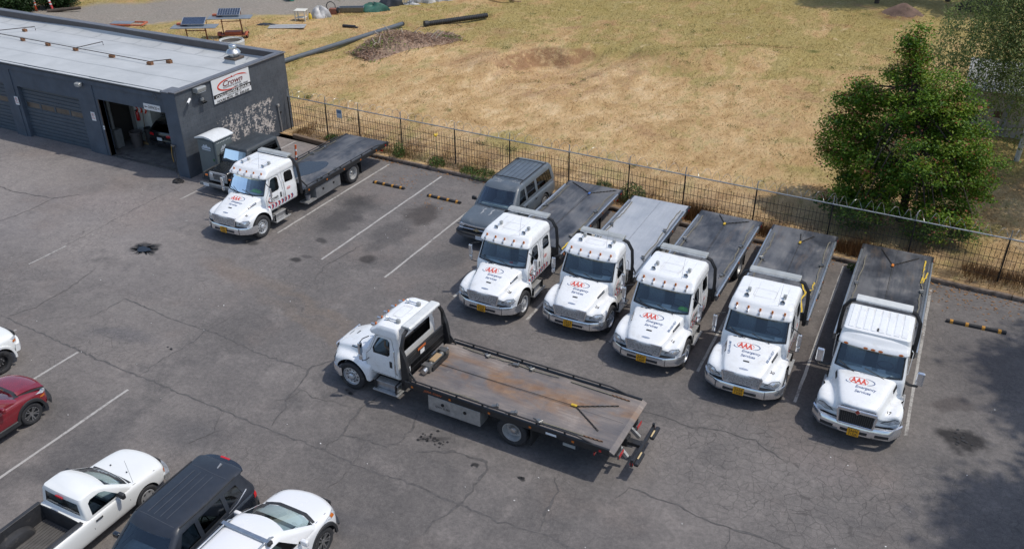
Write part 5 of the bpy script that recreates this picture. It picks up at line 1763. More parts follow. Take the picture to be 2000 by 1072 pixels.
    if help_:
        for s in (1, -1) if number == '30' else (1,):
            cpart('phone_lettering', ('m2help', s), lambda: drape(HB, *text2d('800-AAA-HELP', .075, .012, .1, .50), lambda u, v: ((s * (.61 + .16 * u * s + 0 * v) - v * 1.0, .93 + s * u * 1.0 + v * .2, 5), (0, 0, -1)), .006), pbr('pale_blue_lettering', (.10, .17, .30), .5), T)
    if door_art:
        for s in (-1, 1):
            A, Bc = [], []
            x0 = 1.60
            n_ch = 8 if ext else 5
            for i in range(n_ch):
                a = x0 + i * .205
                q = [(a, .90), (a + .055, .90), (a + .105, .99), (a + .105, 1.0), (a + .05, 1.10), (a - .005, 1.10), (a + .05, 1.0), (a + .05, .99)]
                A.append((q, [(0, 1, 2, 7), (7, 2, 3, 6), (6, 3, 4, 5)]))
                Bc.append(([(p[0] + .06, p[1]) for p in q], [(0, 1, 2, 7), (7, 2, 3, 6), (6, 3, 4, 5)]))
            cpart('door_chevrons', ('m2chr', kx, s), lambda: drape(CB, *join2d(*A), fromSide(s), .006), REDT, T)
            cpart('door_chevrons', ('m2chb', kx, s), lambda: drape(CB, *join2d(*Bc), fromSide(s), .005), BLUET, T)
            pj = lambda u, v: ((5 * s, 2.02 + s * u, 1.32 + v), (-s, 0, 0))
            cpart('door_lettering', ('m2crown', kx, s), lambda: drape(CB, *join2d(text2d('Crown', .17, .015, .25, .52), placed(text2d('TOWING & RECOVERY', .035, .01, .1, .5), .05, -.13)), pj, .006), BLACKT, T)
            cpart('door_swoosh', ('m2crsw', kx, s), lambda: drape(CB, *stroke2d(ell(-.02, -.02, .32, .17, 95, 280, 18), [.006 + .03 * math.sin(math.pi * i / 18) for i in range(19)]), pj, .006), REDT, T)
            if ext:
                cpart('panel_emblem', ('m2aaas', s), lambda: drape(CB, *join2d(text2d('AAA', .08, .012, 0, .17), stroke2d(ell(0, 0, .12, .058, 0, 360, 20), .01)), lambda u, v: ((5 * s, 2.95 + s * u, 1.42 + v), (-s, 0, 0)), .006), REDT, T)
    else:
        pass
    if tool:
        for s in (1, -1):
            tb = cpart('tool_box', ('tbox', s, tool), lambda: MB().box(s * .72, s * 1.2, 0, 1.75, .30, .82), pbr('grey_tool_box', (.26, .265, .27), .45, .5, var=.2, scale=3) if tool == 'grey' else ALUD, T, (0, y0 + .75, 0), bevel=.01)
            for k in (.5, 1.25):
                cpart('tool_box_latch', ('tlatch', s), lambda: MB().cyl((s * 1.2, 0, .62), (s * 1.215, 0, .62), .055, n=14), BLACKT, tb, (0, k, 0))
            if tool == 'grey': cpart('tool_box_tray', ('ttray', s), lambda: MB().box(s * .75, s * 1.2, -.62, -.01, .30, .36), ALUD, tb)
            if tool == 'grey': cpart('bucket', ('tbuck', s), lambda: MB().lathe([(.10, .361), (.13, .62), (.12, .62), (.09, .38)], (s * .98, -.32, 0), 'Z', 14), pbr('grey_bucket', (.2, .2, .21), .6), tb, smooth=40)
    T['y0'] = y0
    T['bedlen'] = bedlen
    T['deckz'] = DZ
    return T

def join_mb(L):
    r = MB()
    for m_ in L:
        r.add(m_.v, m_.f)
    return r
def dens(poly, k):
    out = []
    for i in range(len(poly)):
        a, b = poly[i], poly[(i + 1) % len(poly)]
        for j in range(k):
            out.append((a[0] + (b[0] - a[0]) * j / k, a[1] + (b[1] - a[1]) * j / k))
    return out
def rrpoly(x0, x1, y0, y1, r=.08):
    P = []
    for cx, cy, a0 in ((x1 - r, y0 + r, -90), (x1 - r, y1 - r, 0), (x0 + r, y1 - r, 90), (x0 + r, y0 + r, 180)):
        for i in range(4):
            t = rad(a0 + 90 * i / 3)
            P.append((cx + r * math.cos(t), cy + r * math.sin(t)))
    return P

def tie_downs(T, side_pts, mat, name='tie_down_strap'):
    """straps lying on a deck; points are (x, y from deck front)"""
    for pts in side_pts:
        fine = []
        for i in range(len(pts) - 1):
            for j in range(5):
                t = j / 5
                fine.append((pts[i][0] + (pts[i + 1][0] - pts[i][0]) * t + random.gauss(0, .012), T['y0'] + pts[i][1] + (pts[i + 1][1] - pts[i][1]) * t, T['deckz'] + .016 + random.uniform(0, .03)))
        fine.append((pts[-1][0], T['y0'] + pts[-1][1], T['deckz'] + .016))
        strap(name, fine, .05 if mat is STRAPY else .034, mat, T)

def ratchets(T, spots):
    for i, (x, y) in enumerate(spots):
        cpart('ratchet', ('ratch', i % 3), lambda: MB().box(-.05, .05, -.10, .10, .0, .06).cyl((-.07, .05, .06), (.07, .05, .06), .03, n=8).bar((0, -.1, .03), (.03, -.24, .02), .02, .02), RATCH, T, (x, T['y0'] + y, T['deckz'] + .005), rotz=random.uniform(-.8, .8))

def vee_chain(T, apex, a, b, hookmat):
    z = T['deckz'] + .02
    y = T['y0']
    for p in (a, b):
        chain('bridle_chain', (apex[0], y + apex[1], z), (p[0], y + p[1], z), CHAINM, T)
    part('winch_hook', MB().obox((apex[0], y + apex[1] - .06, z + .02), (.045, 0, 0), (0, .09, 0), (0, 0, .025)), hookmat, T, bevel=.015)
    m_ = MB()
    m_.tube([(0, y + .4, z - .006), (apex[0], y + apex[1] - .1, z)], .007, 5)
    part('winch_cable', m_, CHAINM, T)
HOOKY = pbr('yellow_hook', (.55, .36, .03), .5, var=.2)
HOOKO = pbr('orange_hook', (.62, .2, .03), .5, var=.2)
HOOKB = pbr('blue_hook', (.05, .12, .35), .5, var=.2)
# ------------------------------------------------------------------ the parked fleet
T26 = rollback('white tow truck number 26 parked alone beside the black off-roader and the building', -24.68, 22.82, 0, True, '26', ('2483', 'T3085'), 'black', 'pipe', 6.35, bar='grey', tool='grey', bed_off=.02)
T28 = rollback('white tow truck number 28, first of the row, beside the long grey SUV', -12.47, 22.22, 0, True, '28', ('2523', 'T3087'), 'black', 'alu', 6.5, bed_off=.2)
T24 = rollback('white short cab tow truck number 24 with pale aluminium deck', -9.42, 22.66, .0, False, '24', ('2523', 'T3097'), 'alu', 'alu', 6.6, bed_off=.15)
T16 = rollback('white tow truck number 16, third of the row, phone number on its hood', -6.55, 21.85, -.012, True, '16', ('2435', 'T3097'), 'black', 'alu', 6.45, help_=True, bed_off=.22)
T30 = rollback('white tow truck number 30, fourth of the row, yellow straps on its deck', -3.40, 21.55, .012, True, '30', ('2558', 'T3083'), 'black', 'alu', 6.65, help_=True, bed_off=.32)
T17 = rollback('white tow truck with upright grille and ribbed roof, right end of the row', -.10, 21.2, .003, True, '17', ('2A696', 'Y13281'), 'black', 'alu', 6.9, bar='white', front='intl', bed_off=.3, door_art=False)

def common_straps(T, flip=1):
    tie_downs(T, [[(-1.02, 5.9), (-.98, 4.8), (-1.05, 3.7)], [(-1.0, 3.5), (-1.04, 2.6), (-.97, 1.9)]], STRAPO)
    tie_downs(T, [[(1.02, 6.0), (.97, 5.0), (1.04, 4.1)], [(1.0, 3.8), (1.05, 2.8), (1.0, 1.6)]], STRAPO)
    ratchets(T, [(-1.04, 3.6), (1.03, 3.95), (-1.0, 1.8), (1.0, 1.5)])
common_straps(T28)
vee_chain(T28, (.1, 5.55), (-1.0, 6.3), (1.0, 6.3), HOOKB)
tie_downs(T28, [[(1.1, 2.4), (1.12, 1.2), (1.1, .3)]], STRAPY)
common_straps(T24)
common_straps(T16)
vee_chain(T16, (-.05, 5.6), (-.45, 6.3), (.75, 6.2), HOOKY)
common_straps(T30)
vee_chain(T30, (.0, 5.5), (-.1, 6.25), (.4, 6.25), HOOKY)
tie_downs(T30, [[(1.0, 2.6), (1.02, 2.1), (.85, 1.7), (.62, 2.35)], [(.86, 1.75), (.80, 1.2), (.95, .5), (.9, -.3)]], STRAPY)
tie_downs(T26, [[(-1.08, 5.3), (-1.03, 4.2), (-1.1, 3.2), (-1.05, 2.3)], [(1.05, 3.2), (1.08, 2.4), (1.03, 1.7)]], STRAPO)
ratchets(T26, [(-1.06, 3.4), (-1.08, 2.2), (-1.04, 4.4), (1.05, 2.4), (1.06, 1.3)])
# water lying on the deck of 26
mb = MB()
ring = []
for i in range(36):
    t = 2 * math.pi * i / 36
    k = 1 + .16 * math.sin(2 * t + .6) + .12 * math.sin(3 * t)
    ring.append((-.25 + .62 * k * math.cos(t), T26['y0'] + 1.75 + 1.35 * k * math.sin(t), T26['deckz'] + .004))
mb.add(ring, [tuple(range(36))])
part('deck_puddle', mb, pbr('rain_water', (.03, .035, .04), .04, var=.05, spec=.6), T26, recalc=False)
# things lying on dashboards
def dash_item(T, poly_c, sx, sy, mat, name, z=1.525):
    m_ = MB()
    m_.obox((poly_c[0], poly_c[1], z), (sx, .02, 0), (-.01, sy, .012), (0, 0, .006))
    return part(name, m_, mat, T)
PAP = pbr('dash_paper', (.72, .74, .76), .7, var=.05)
VEST = pbr('hi_vis_cloth', (.16, .62, .03), .8, var=.3, scale=14)
def vest(T, c, s=1.0):
    m_ = MB()
    R = []
    for i in range(9):
        a = -1 + 2 * i / 8
        h = .09 * (1 - a * a) + .02
        R.append([(c[0] + a * .26 * s, c[1] - .09 + random.uniform(-.02, .02), c[2]), (c[0] + a * .26 * s, c[1] - .04, c[2] + h * random.uniform(.7, 1.3)), (c[0] + a * .26 * s, c[1] + .06, c[2] + h * random.uniform(.5, 1.2)), (c[0] + a * .26 * s, c[1] + .12, c[2])])
    m_.rings(R)
    return part('safety_vest', m_, VEST, T, smooth=60)
common_straps(T17)
vee_chain(T17, (-.05, 5.55), (-.55, 6.7), (.75, 6.5), HOOKO)
tie_downs(T17, [[(1.0, 6.4), (.99, 5.5), (.97, 4.6)], [(1.02, 4.6), (1.09, 5.1), (1.12, 5.5)]], STRAPY)
vest(T26, (.25, 1.85, 1.51))
vest(T16, (.68, 1.86, 1.51), .7)
dash_item(T28, (.62, 1.80), .13, .10, PAP, 'dash_paper')
dash_item(T24, (.60, 1.80), .14, .10, PAP, 'dash_paper')
dash_item(T16, (.12, 1.76), .15, .10, PAP, 'dash_paper')
dash_item(T30, (.66, 1.74), .11, .08, PAP, 'dash_paper')
dash_item(T17, (.35, 1.74), .11, .10, PAP, 'dash_paper')
dash_item(T17, (-.05, 1.76), .13, .06, PAP, 'dash_paper')
dash_item(T28, (.25, 1.76), .06, .03, REDT, 'dash_item')
# ------------------------------------------------------------------ truck crossing the lot, with its driver
FG = rollback('white tow truck crossing the lot with an empty rusty deck, driver at the wheel', -15.18, 18.22, rad(-91.2), False, '', ('2483', 'T3085'), 'rust', 'pipe', 6.44, bar='white', lettered=False, tool='alu', bed_off=.19, door_art=False)
FY, FZ, FL = FG['y0'], FG['deckz'], FG['bedlen']
# solid headboard
for s in (-1, 1):
    part('headboard_leg', MB().prism([(FY - .16, 1.0), (FY + .16, 1.0), (FY + .02, 1.75), (FY - .14, 2.2), (FY - .16, 2.2)], 'X', s * 1.05, s * 1.19), BLACKP, FG, bevel=.012)
part('headboard_panel', MB().box(-1.045, 1.045, FY - .12, FY - .07, 1.1, 1.72), BLACKP, FG, bevel=.01)
for z in (1.2, 1.4, 1.6):
    part('panel_rib', MB().box(-1.0, 1.0, FY - .069, FY - .05, z - .012, z + .012), BLACKP, FG)
STK = pbr('orange_sticker', (.55, .13, .03), .5, var=.15)
part('warning_sticker', MB().box(.0, .42, FY - .049, FY - .046, 1.62, 1.70), STK, FG)
part('white_sticker', MB().box(.08, .30, FY - .049, FY - .046, 1.44, 1.58), WHITET, FG)
part('white_sticker', MB().box(.86, 1.0, FY - .049, FY - .046, 1.18, 1.36), WHITET, FG)
part('winch_frame', MB().box(-.42, .42, FY + .12, FY + .18, FZ + .01, FZ + .2).box(-.42, .42, FY + .42, FY + .46, FZ + .01, FZ + .14), BLACKP, FG)
for a, b in ((.42, .72), (-.62, -.42)):
    part('winch_motor', MB().cyl((a, FY + .3, FZ + .12), (b, FY + .3, FZ + .12), .088, n=14), ALU, FG, smooth=40)
part('winch_brush', MB().box(-.2, .25, FY + .2, FY + .4, FZ + .2, FZ + .25), pbr('tan_brush', (.36, .25, .14), .9), FG, bevel=.02)
vee_chain(FG, (-.05, 4.9), (-.62, 5.95), (.62, 5.85), HOOKY)
tie_downs(FG, [[(-1.05, 3.9), (-1.0, 3.3), (-1.06, 2.4), (-1.02, 1.5), (-1.08, .6)], [(1.05, 2.4), (1.02, 1.8), (1.07, 1.2)]], STRAPO)
ratchets(FG, [(-1.0, 2.5), (-1.03, 3.0), (-1.02, 1.5), (1.02, 2.9), (1.03, 3.5), (1.04, 4.3)])
for s in (-1, 1):
    chain('corner_chain', (s * .98, FY + 6.15, FZ + .02), (s * 1.0, FY + 5.6, FZ + .02), pbr('rusty_chain', (.2, .11, .06), .7, .3), FG, .06)
    strap('corner_strap', [(s * 1.0, FY + 5.6, FZ + .02), (s * 1.01, FY + 4.9, FZ + .025), (s * 1.03, FY + 4.3, FZ + .02)], .035, STRAPO, FG)
# lettering on the near side
pjs = Matrix(((0, 0, 1, 1.2515), (1, 0, 0, FY + .95), (0, 1, 0, FZ - .075), (0, 0, 0, 1)))
put2d(text2d('JERR-DAN', .085, .012, .2, .62), pbr('orange_red_lettering', (.5, .12, .04), .5), 'maker_lettering', FG, pjs)
pjs2 = Matrix(((0, 0, 1, 1.2035), (1, 0, 0, FY + 1.25), (0, 1, 0, .50), (0, 0, 0, 1)))
put2d(text2d('GVW 25.900', .075, .01, 0, .50), BLACKT, 'weight_lettering', FG, pjs2)
pjs3 = Matrix(((0, 0, 1, 1.252), (1, 0, 0, FY + 4.75), (0, 1, 0, FZ - .09), (0, 0, 0, 1)))
put2d(([(-.16, -.035), (.16, -.035), (.16, .035), (-.16, .035)], [(0, 1, 2, 3)]), PAP if 'PAP' in globals() else WHITET, 'sticker', FG, pjs3)
# number plate hanging under the side
part('side_plate', MB().box(1.10, 1.115, FY + 5.05, FY + 5.42, .60, .70), pbr('dirty_plate', (.30, .32, .32), .5), FG)
# towing stinger at the tail
ST_ = pbr('black_towing_steel', (.03, .031, .034), .45, .3, var=.2, dirt=(.10, .09, .08), dscale=5)
u = link('wheel_lift', MB().box(-.10, .10, FY + FL - 1.2, FY + FL + .46, .44, .56).box(-.14, .14, FY + FL - .3, FY + FL + .1, .38, .66).mesh('wheel_lift', None, .01), ST_, FG)
part('crossbar', MB().box(-.86, .86, FY + FL + .46, FY + FL + .56, .46, .56), ST_, u, bevel=.012)
for s in (-1, 1):
    part('grid_arm', MB().box(s * .34, s * .88, FY + FL + .58, FY + FL + .70, .48, .58), ST_, u, bevel=.02)
    part('arm_pivot', MB().cyl((s * .84, FY + FL + .51, .42), (s * .84, FY + FL + .51, .66), .04, n=10), ST_, u)
    part('reflector', MB().box(s * .861, s * .87, FY + FL + .465, FY + FL + .555, .47, .55), REDL, u)
    part('tape_stripe', MB().box(s * .36, s * .66, FY + FL + .59, FY + FL + .63, .581, .584), pbr('worn_yellow_tape', (.55, .42, .22), .6), u)
    part('tail_lamp_bracket', MB().box(s * .62, s * .66, FY + FL - .5, FY + FL + .12, .48, .82).box(s * .5, s * .86, FY + FL + .1, FY + FL + .14, .50, .64), STEEL, FG)
    part('tail_lamp', MB().box(s * .52, s * .84, FY + FL + .141, FY + FL + .16, .52, .62), REDL, FG)
    part('stabiliser_leg', MB().bar((s * .42, FY + FL - .2, .75), (s * .46, FY + FL + .25, .34), .08, .10), ALUD, FG)

# driver: one continuous skinned body seated behind the wheel
def skin_person(name, joints, edges, mat, parent=None, lv=2):
    me = bpy.data.meshes.new(name)
    me.from_pydata([j[0] for j in joints], edges, [])
    o = bpy.data.objects.new(name, me)
    col.objects.link(o)
    m_ = o.modifiers.new('skin', 'SKIN')
    m_.use_smooth_shade = True
    me.update()
    sv = me.skin_vertices[0].data if me.skin_vertices else None
    if sv is None:
        bm = bmesh.new(); bm.from_mesh(me); bm.verts.layers.skin.verify(); bm.to_mesh(me); bm.free()
        sv = me.skin_vertices[0].data
    for i, j in enumerate(joints):
        sv[i].radius = j[1] if hasattr(j[1], '__len__') else (j[1], j[1])
        sv[i].use_root = (i == 0)
    s2 = o.modifiers.new('sub', 'SUBSURF')
    s2.levels = s2.render_levels = lv
    r = evalmesh(o)
    bpy.data.objects.remove(o)
    r.shade_smooth()
    return link(name, r, mat, parent)
SKIN = pbr('skin', (.50, .27, .18), .55, var=.1, scale=6)
HAIR = pbr('dark_hair', (.02, .015, .012), .7)
SHIRT = pbr('charcoal_shirt', (.06, .06, .065), .85, var=.2)
PANTS = pbr('dark_trousers', (.03, .032, .04), .9)
P_ = thing('person', 'driver in a dark shirt seated in the crossing truck, forearm raised at the window', 'person', FG.location, FG.rotation_euler[2])
hx, hy, hz_ = .46, 2.36, 1.36            # hip in truck coordinates (driver side)
J = [((hx, hy, hz_), (.15, .12)), ((hx, hy + .04, hz_ + .22), (.145, .11)), ((hx, hy + .05, hz_ + .42), (.16, .11)), ((hx, hy + .03, hz_ + .52), .055), ((hx, hy - .0, hz_ + .60), .05), ((hx, hy - .02, hz_ + .69), (.075, .095)), ((hx, hy - .02, hz_ + .79), (.07, .09)),
     ((hx + .19, hy + .04, hz_ + .42), .062), ((hx + .27, hy - .10, hz_ + .24), .048), ((hx + .26, hy - .30, hz_ + .32), .038), ((hx + .18, hy - .34, hz_ + .47), .028),
     ((hx - .19, hy + .04, hz_ + .42), .062), ((hx - .26, hy - .12, hz_ + .2), .048), ((hx - .16, hy - .20, hz_ + .18), .036), ((hx - .1, hy - .22, hz_ + .18), .027),
     ((hx + .1, hy - .25, hz_ - .02), .085), ((hx + .1, hy - .45, hz_ - .06), .065), ((hx - .1, hy - .25, hz_ - .02), .085), ((hx - .1, hy - .45, hz_ - .06), .065),
     ((hx + .1, hy - .48, hz_ - .3), .05), ((hx - .1, hy - .48, hz_ - .3), .05)]
E_ = [(0, 1), (1, 2), (2, 3), (3, 4), (4, 5), (5, 6), (2, 7), (7, 8), (8, 9), (9, 10), (2, 11), (11, 12), (12, 13), (13, 14), (0, 15), (15, 16), (0, 17), (17, 18), (16, 19), (18, 20)]
skin_person('body', J, E_, SKIN, P_)
# clothes follow the body a little larger
JS = [(j[0], (j[1] if not hasattr(j[1], '__len__') else j[1])) for j in J]
def grow(r, k):
    return tuple(q * k + .008 for q in r) if hasattr(r, '__len__') else r * k + .008
idx = [0, 1, 2, 7, 11]
skin_person('shirt', [(J[0][0], grow(J[0][1], 1.05)), (J[1][0], grow(J[1][1], 1.08)), (J[2][0], grow(J[2][1], 1.06)), (J[7][0], grow(J[7][1], 1.1)), (tuple(np.array(J[7][0]) * .4 + np.array(J[8][0]) * .6), .062), (J[11][0], grow(J[11][1], 1.1)), (tuple(np.array(J[11][0]) * .4 + np.array(J[12][0]) * .6), .062)], [(0, 1), (1, 2), (2, 3), (3, 4), (2, 5), (5, 6)], SHIRT, P_)
skin_person('trousers', [((hx, hy, hz_ - .01), (.165, .13)), (J[15][0], .098), (J[16][0], .077), (J[17][0], .098), (J[18][0], .077), (J[19][0], .06), (J[20][0], .06)], [(0, 1), (1, 2), (0, 3), (3, 4), (2, 5), (4, 6)], PANTS, P_)
mb = MB()
mb.lathe([(.02, .87), (.06, .855), (.09, .80), (.10, .73), (.098, .68), (.085, .66)], (0, 0, 0), 'Z', 16)
mb.xf(Matrix.Translation((hx, hy + .012, hz_)) @ Matrix.Diagonal((.86, 1.05, 1.0, 1)))
part('hair', mb, HAIR, P_, smooth=60)
mb = MB()
mb.prism([(hy - .135, hz_ + .70), (hy - .11, hz_ + .75), (hy - .10, hz_ + .70)], 'X', hx - .014, hx + .014)
part('nose', mb, SKIN, P_)
for s in (-1, 1):
    part('eye', MB().lathe([(.002, -.01), (.011, 0), (.002, .01)], (hx + s * .032, hy - .108, hz_ + .755), 'Y', 8), BLACKT, P_)
    part('ear', MB().lathe([(.005, -.008), (.028, 0), (.005, .008)], (hx + s * .083, hy, hz_ + .735), 'X', 8), SKIN, P_)
part('mouth', MB().box(hx - .022, hx + .022, hy - .109, hy - .104, hz_ + .665, hz_ + .672), REDT, P_)
# hands: palm with five fingers, near hand against the head, far hand on the wheel
def hand(c, up, side, name='hand'):
    c, up, side = Vector(c), Vector(up).normalized(), Vector(side).normalized()
    nrm = up.cross(side).normalized()
    jj = [(tuple(c), (.028, .018)), (tuple(c + up * .05), (.034, .018))]
    ee = [(0, 1)]
    for k, (off, ln) in enumerate(((-.03, .062), (-.01, .075), (.011, .07), (.031, .055))):
        b = c + up * .065 + side * off
        n0 = len(jj)
        jj += [(tuple(b), .0095), (tuple(b + up * ln * .5 + nrm * .008), .009), (tuple(b + up * ln * .8 + nrm * .03), .008)]
        ee += [(1, n0), (n0, n0 + 1), (n0 + 1, n0 + 2)]
    n0 = len(jj)
    jj += [(tuple(c + side * -.035 + up * .02), .011), (tuple(c + side * -.055 + up * .055 + nrm * .015), .0095)]
    ee += [(0, n0), (n0, n0 + 1)]
    return skin_person(name, jj, ee, SKIN, P_, 1)
hand((hx + .165, hy - .345, hz_ + .50), (-.35, .3, 1), (0, 1, -.2))
hand((hx - .08, hy - .225, hz_ + .18), (.7, -.5, .2), (0, .3, 1))
# ------------------------------------------------------------------ cars
def car_wheel(root, x, y, s, r, rim='alloy', wd=.2):
    ri = r * .64
    t = cpart('wheel', ('ctyre', r, wd), lambda: tyre_mb(r, wd, ri), RUBBER, root, (x, y, r), smooth=50)
    if rim == 'alloy':
        cpart('rim_well', ('cwell', r, s), lambda: MB().lathe([(ri, s * wd * .42), (ri * .96, s * wd * .2), (ri * .5, s * wd * .05), (.02, s * wd * .05)], axis='X', n=24), BLACKPL, t, smooth=40)
        def spokes():
            m_ = MB()
            for i in range(10):
                a = 2 * math.pi * i / 10 + (.12 if i % 2 else -.12)
                d = Vector((0, math.cos(a), math.sin(a)))
                m_.bar(Vector((s * wd * .28, 0, 0)) + d * ri * .15, Vector((s * wd * .40, 0, 0)) + d * ri * .98, .028, .03, up=(1, 0, 0))
            m_.lathe([(ri, s * wd * .44), (ri * .95, s * wd * .44), (ri * .95, s * wd * .36), (ri, s * wd * .36)], axis='X', n=24)
            m_.cyl((s * wd * .2, 0, 0), (s * wd * .38, 0, 0), .06, n=12)
            return m_
        cpart('rim', ('cspoke', r, s), spokes, ALU, t)
    elif rim == 'cover':
        cpart('rim', ('ccover', r, s), lambda: MB().lathe([(ri, s * wd * .40), (ri * .92, s * wd * .46), (ri * .75, s * wd * .40), (ri * .3, s * wd * .5), (.02, s * wd * .5)], axis='X', n=24), pbr('silver_wheel_cover', (.36, .36, .355), .45, .4, var=.15), t, smooth=35)
        def slots():
            m_ = MB()
            for i in range(6):
                a = 2 * math.pi * i / 6
                m_.cyl((s * wd * .38, .74 * ri * math.cos(a), .74 * ri * math.sin(a)), (s * wd * .435, .74 * ri * math.cos(a), .74 * ri * math.sin(a)), ri * .16, n=8)
            return m_
        cpart('rim_slots', ('ccovs', r, s), slots, BLACKPL, t)
    else:
        cpart('rim', ('csteel', r, s), lambda: MB().lathe([(ri, s * wd * .42), (ri * .9, s * wd * .40), (ri * .85, s * wd * .1), (ri * .5, s * wd * .2), (.04, s * wd * .3), (.02, s * wd * .3)], axis='X', n=24), BLACKP, t, smooth=35)
        def nuts():
            m_ = MB()
            for i in range(6):
                a = 2 * math.pi * i / 6
                m_.cyl((s * wd * .2, .4 * ri * math.cos(a), .4 * ri * math.sin(a)), (s * wd * .36, .4 * ri * math.cos(a), .4 * ri * math.sin(a)), .013, n=6)
            return m_
        cpart('wheel_nuts', ('cnuts', r, s), nuts, CHROME, t)
    return t

def car(T, key, paint, body, green, wheels, r, ws, sides, back=None, rim='alloy', glass=None, sideglass=None, arch=None, archx=.3, cutb=None, interior=True, zb_int=None, flare=None, roofmat=None, wd=.2, tops=None):
    """body: stations (y, w, ztop, zshoulder, zbottom); green: rings (z, w, yf, yb, rf, rb, bow, bowb)"""
    glass = glass or GLASS
    sideglass = sideglass or GLASSS
    st = []
    for q in body:
        y, w_, zt, zs, zb = q[:5]
        half = [(0, zt), (w_ * .5, zt - .006), (w_ * .82, zt - .03), (w_ * .955, zs), (w_ * .99, zs - .10), (w_, (zs + zb) / 2 - .02), (w_ * .985, zb + .14), (w_ * .93, zb), (0, zb)]
        bw = q[5] if len(q) > 5 else 0
        st.append(([y + bw * (p[0] / w_) ** 2 for p in half], half))
    me = setmat(lofted(st, 2), paint)
    if key + 'b' not in CACHE:
        CACHE[key + 'b'] = bvh_of(me)
    BB = CACHE[key + 'b']
    ar = arch or r * 1.2
    W = max(q[1] for q in body)
    cut = []
    for y in wheels:
        for s in (-1, 1):
            cut.append(setmat(MB().cyl((s * (W - archx), y, r), (s * (W + .3), y, r), ar, n=32).mesh('c'), BLACKPL))
    gz0 = green[0][0]
    if interior:
        y0, y1 = min(g_[2] for g_ in green) + .25, max(g_[3] for g_ in green) - .12
        ww = green[0][1] - .10
        cut.append(setmat(MB().box(-ww, ww, y0, y1, gz0 - .30, 3).mesh('c'), CABIN))
    for c in (cutb or []):
        cut.append(c)
    B_ = link('body', finish(boolean(me, cut), 38), None, T)
    gm = MB().rings([rrect(*([z, w_, yf, yb] + list(o_))) for z, w_, yf, yb, *o_ in green]).mesh('g')
    GB = bvh_of(gm)
    setmat(gm, roofmat or paint)
    inner = []
    for z, w_, yf, yb, *o_ in green[:-2]:
        inner.append(rrect(z - (.06 if z == gz0 else 0), w_ - .06, yf + .09, yb - .08, .08, .06, *(o_[2:4])))
    zz = green[-2][0] - .05
    g2 = green[-2]
    inner.append(rrect(zz, g2[1] - .09, g2[2] + .12, g2[3] - .1, .08, .06, *(list(g2[6:8]))))
    gc = [setmat(MB().rings(inner).mesh('c'), CABIN)]
    gc.append(setmat(MB().prism(ws, 'Y', green[0][2] - .6, green[-2][2] + .22).mesh('c'), BLACKPL))
    for poly in sides:
        for s in (-1, 1):
            gc.append(setmat(MB().prism(poly, 'X', s * (W * .45), s * (W + .3)).mesh('c'), BLACKPL))
    if back:
        gc.append(setmat(MB().prism(back, 'Y', green[-2][3] - .25, green[0][3] + .6).mesh('c'), BLACKPL))
    link('cabin_shell', finish(boolean(gm, gc), 35), None, T)
    part('windshield', conform(GB, ws, fromFront(-6), -.008, 10, 6), glass, T)
    for k, poly in enumerate(sides):
        for s in (-1, 1):
            part('side_window', conform(GB, poly, fromSide(s), -.010, 4, 4), sideglass if k else GLASSS, T)
    if back:
        part('rear_window', conform(GB, back, fromBack(12), -.008, 8, 4), sideglass, T)
    for y in wheels:
        for s in (-1, 1):
            car_wheel(T, s * (W - wd * .52 - .015), y, s, r, rim, wd)
            if flare:
                m_ = MB()
                R = []
                for a in np.linspace(rad(-8), rad(188), 17):
                    c, sn = math.cos(a), math.sin(a)
                    R.append([(s * (W - .04), y + (ar - .01) * c, r + (ar - .01) * sn), (s * (W + .018), y + (ar - .01) * c, r + (ar - .01) * sn), (s * (W + .018), y + (ar + .06) * c, r + (ar + .06) * sn), (s * (W - .04), y + (ar + .075) * c, r + (ar + .075) * sn)])
                m_.rings(R)
                part('wheel_arch_trim', m_, flare, T, smooth=40)
    if interior:
        yf = green[0][2]
        part('dashboard', MB().box(-green[0][1] + .14, green[0][1] - .14, yf + .28, yf + .62, gz0 - .16, gz0 - .01), DASHM, T, bevel=.03)
        nrow = 2 if (green[0][3] - yf) > 2.2 else 1
        for rr in range(nrow):
            for sx in (-1, 1):
                ys = yf + (1.05 if nrow == 2 else .72) + rr * .95
                part('seat', MB().prism([(ys, gz0 - .29), (ys + .5, gz0 - .29), (ys + .62, gz0 + .38), (ys + .5, gz0 + .40), (ys + .38, gz0 - .14), (ys, gz0 - .14)], 'X', sx * .38 - .23, sx * .38 + .23), SEATM, T, bevel=.04)
        part('steering_wheel', MB().tube([(.38 + .17 * math.cos(a), yf + .75 - .06 * math.sin(a), gz0 + .0 + .16 * math.sin(a)) for a in np.linspace(0, 6.283, 17)[:-1]], .015, 5, closed=True), BLACKPL, T)
    return BB, GB

def seam(BBv, pts, proj, parent, wd=.012, name='panel_seam'):
    return part(name, drape(BBv, *stroke2d(pts, wd), proj, .003), pbr('panel_gap', (.06, .06, .06), .7), parent)

def side_mirror(T, x, y, z, mat, s):
    t_ = part('mirror', MB().box(min(s * x, s * (x + .2)), max(s * x, s * (x + .2)), y, y + .11, z, z + .16), mat, T, bevel=.045, segs=3, smooth=40)
    part('mirror_foot', MB().bar((s * (x - .08), y + .06, z + .02), (s * (x + .04), y + .06, z + .05), .05, .04), BLACKPL, t_)
    return t_

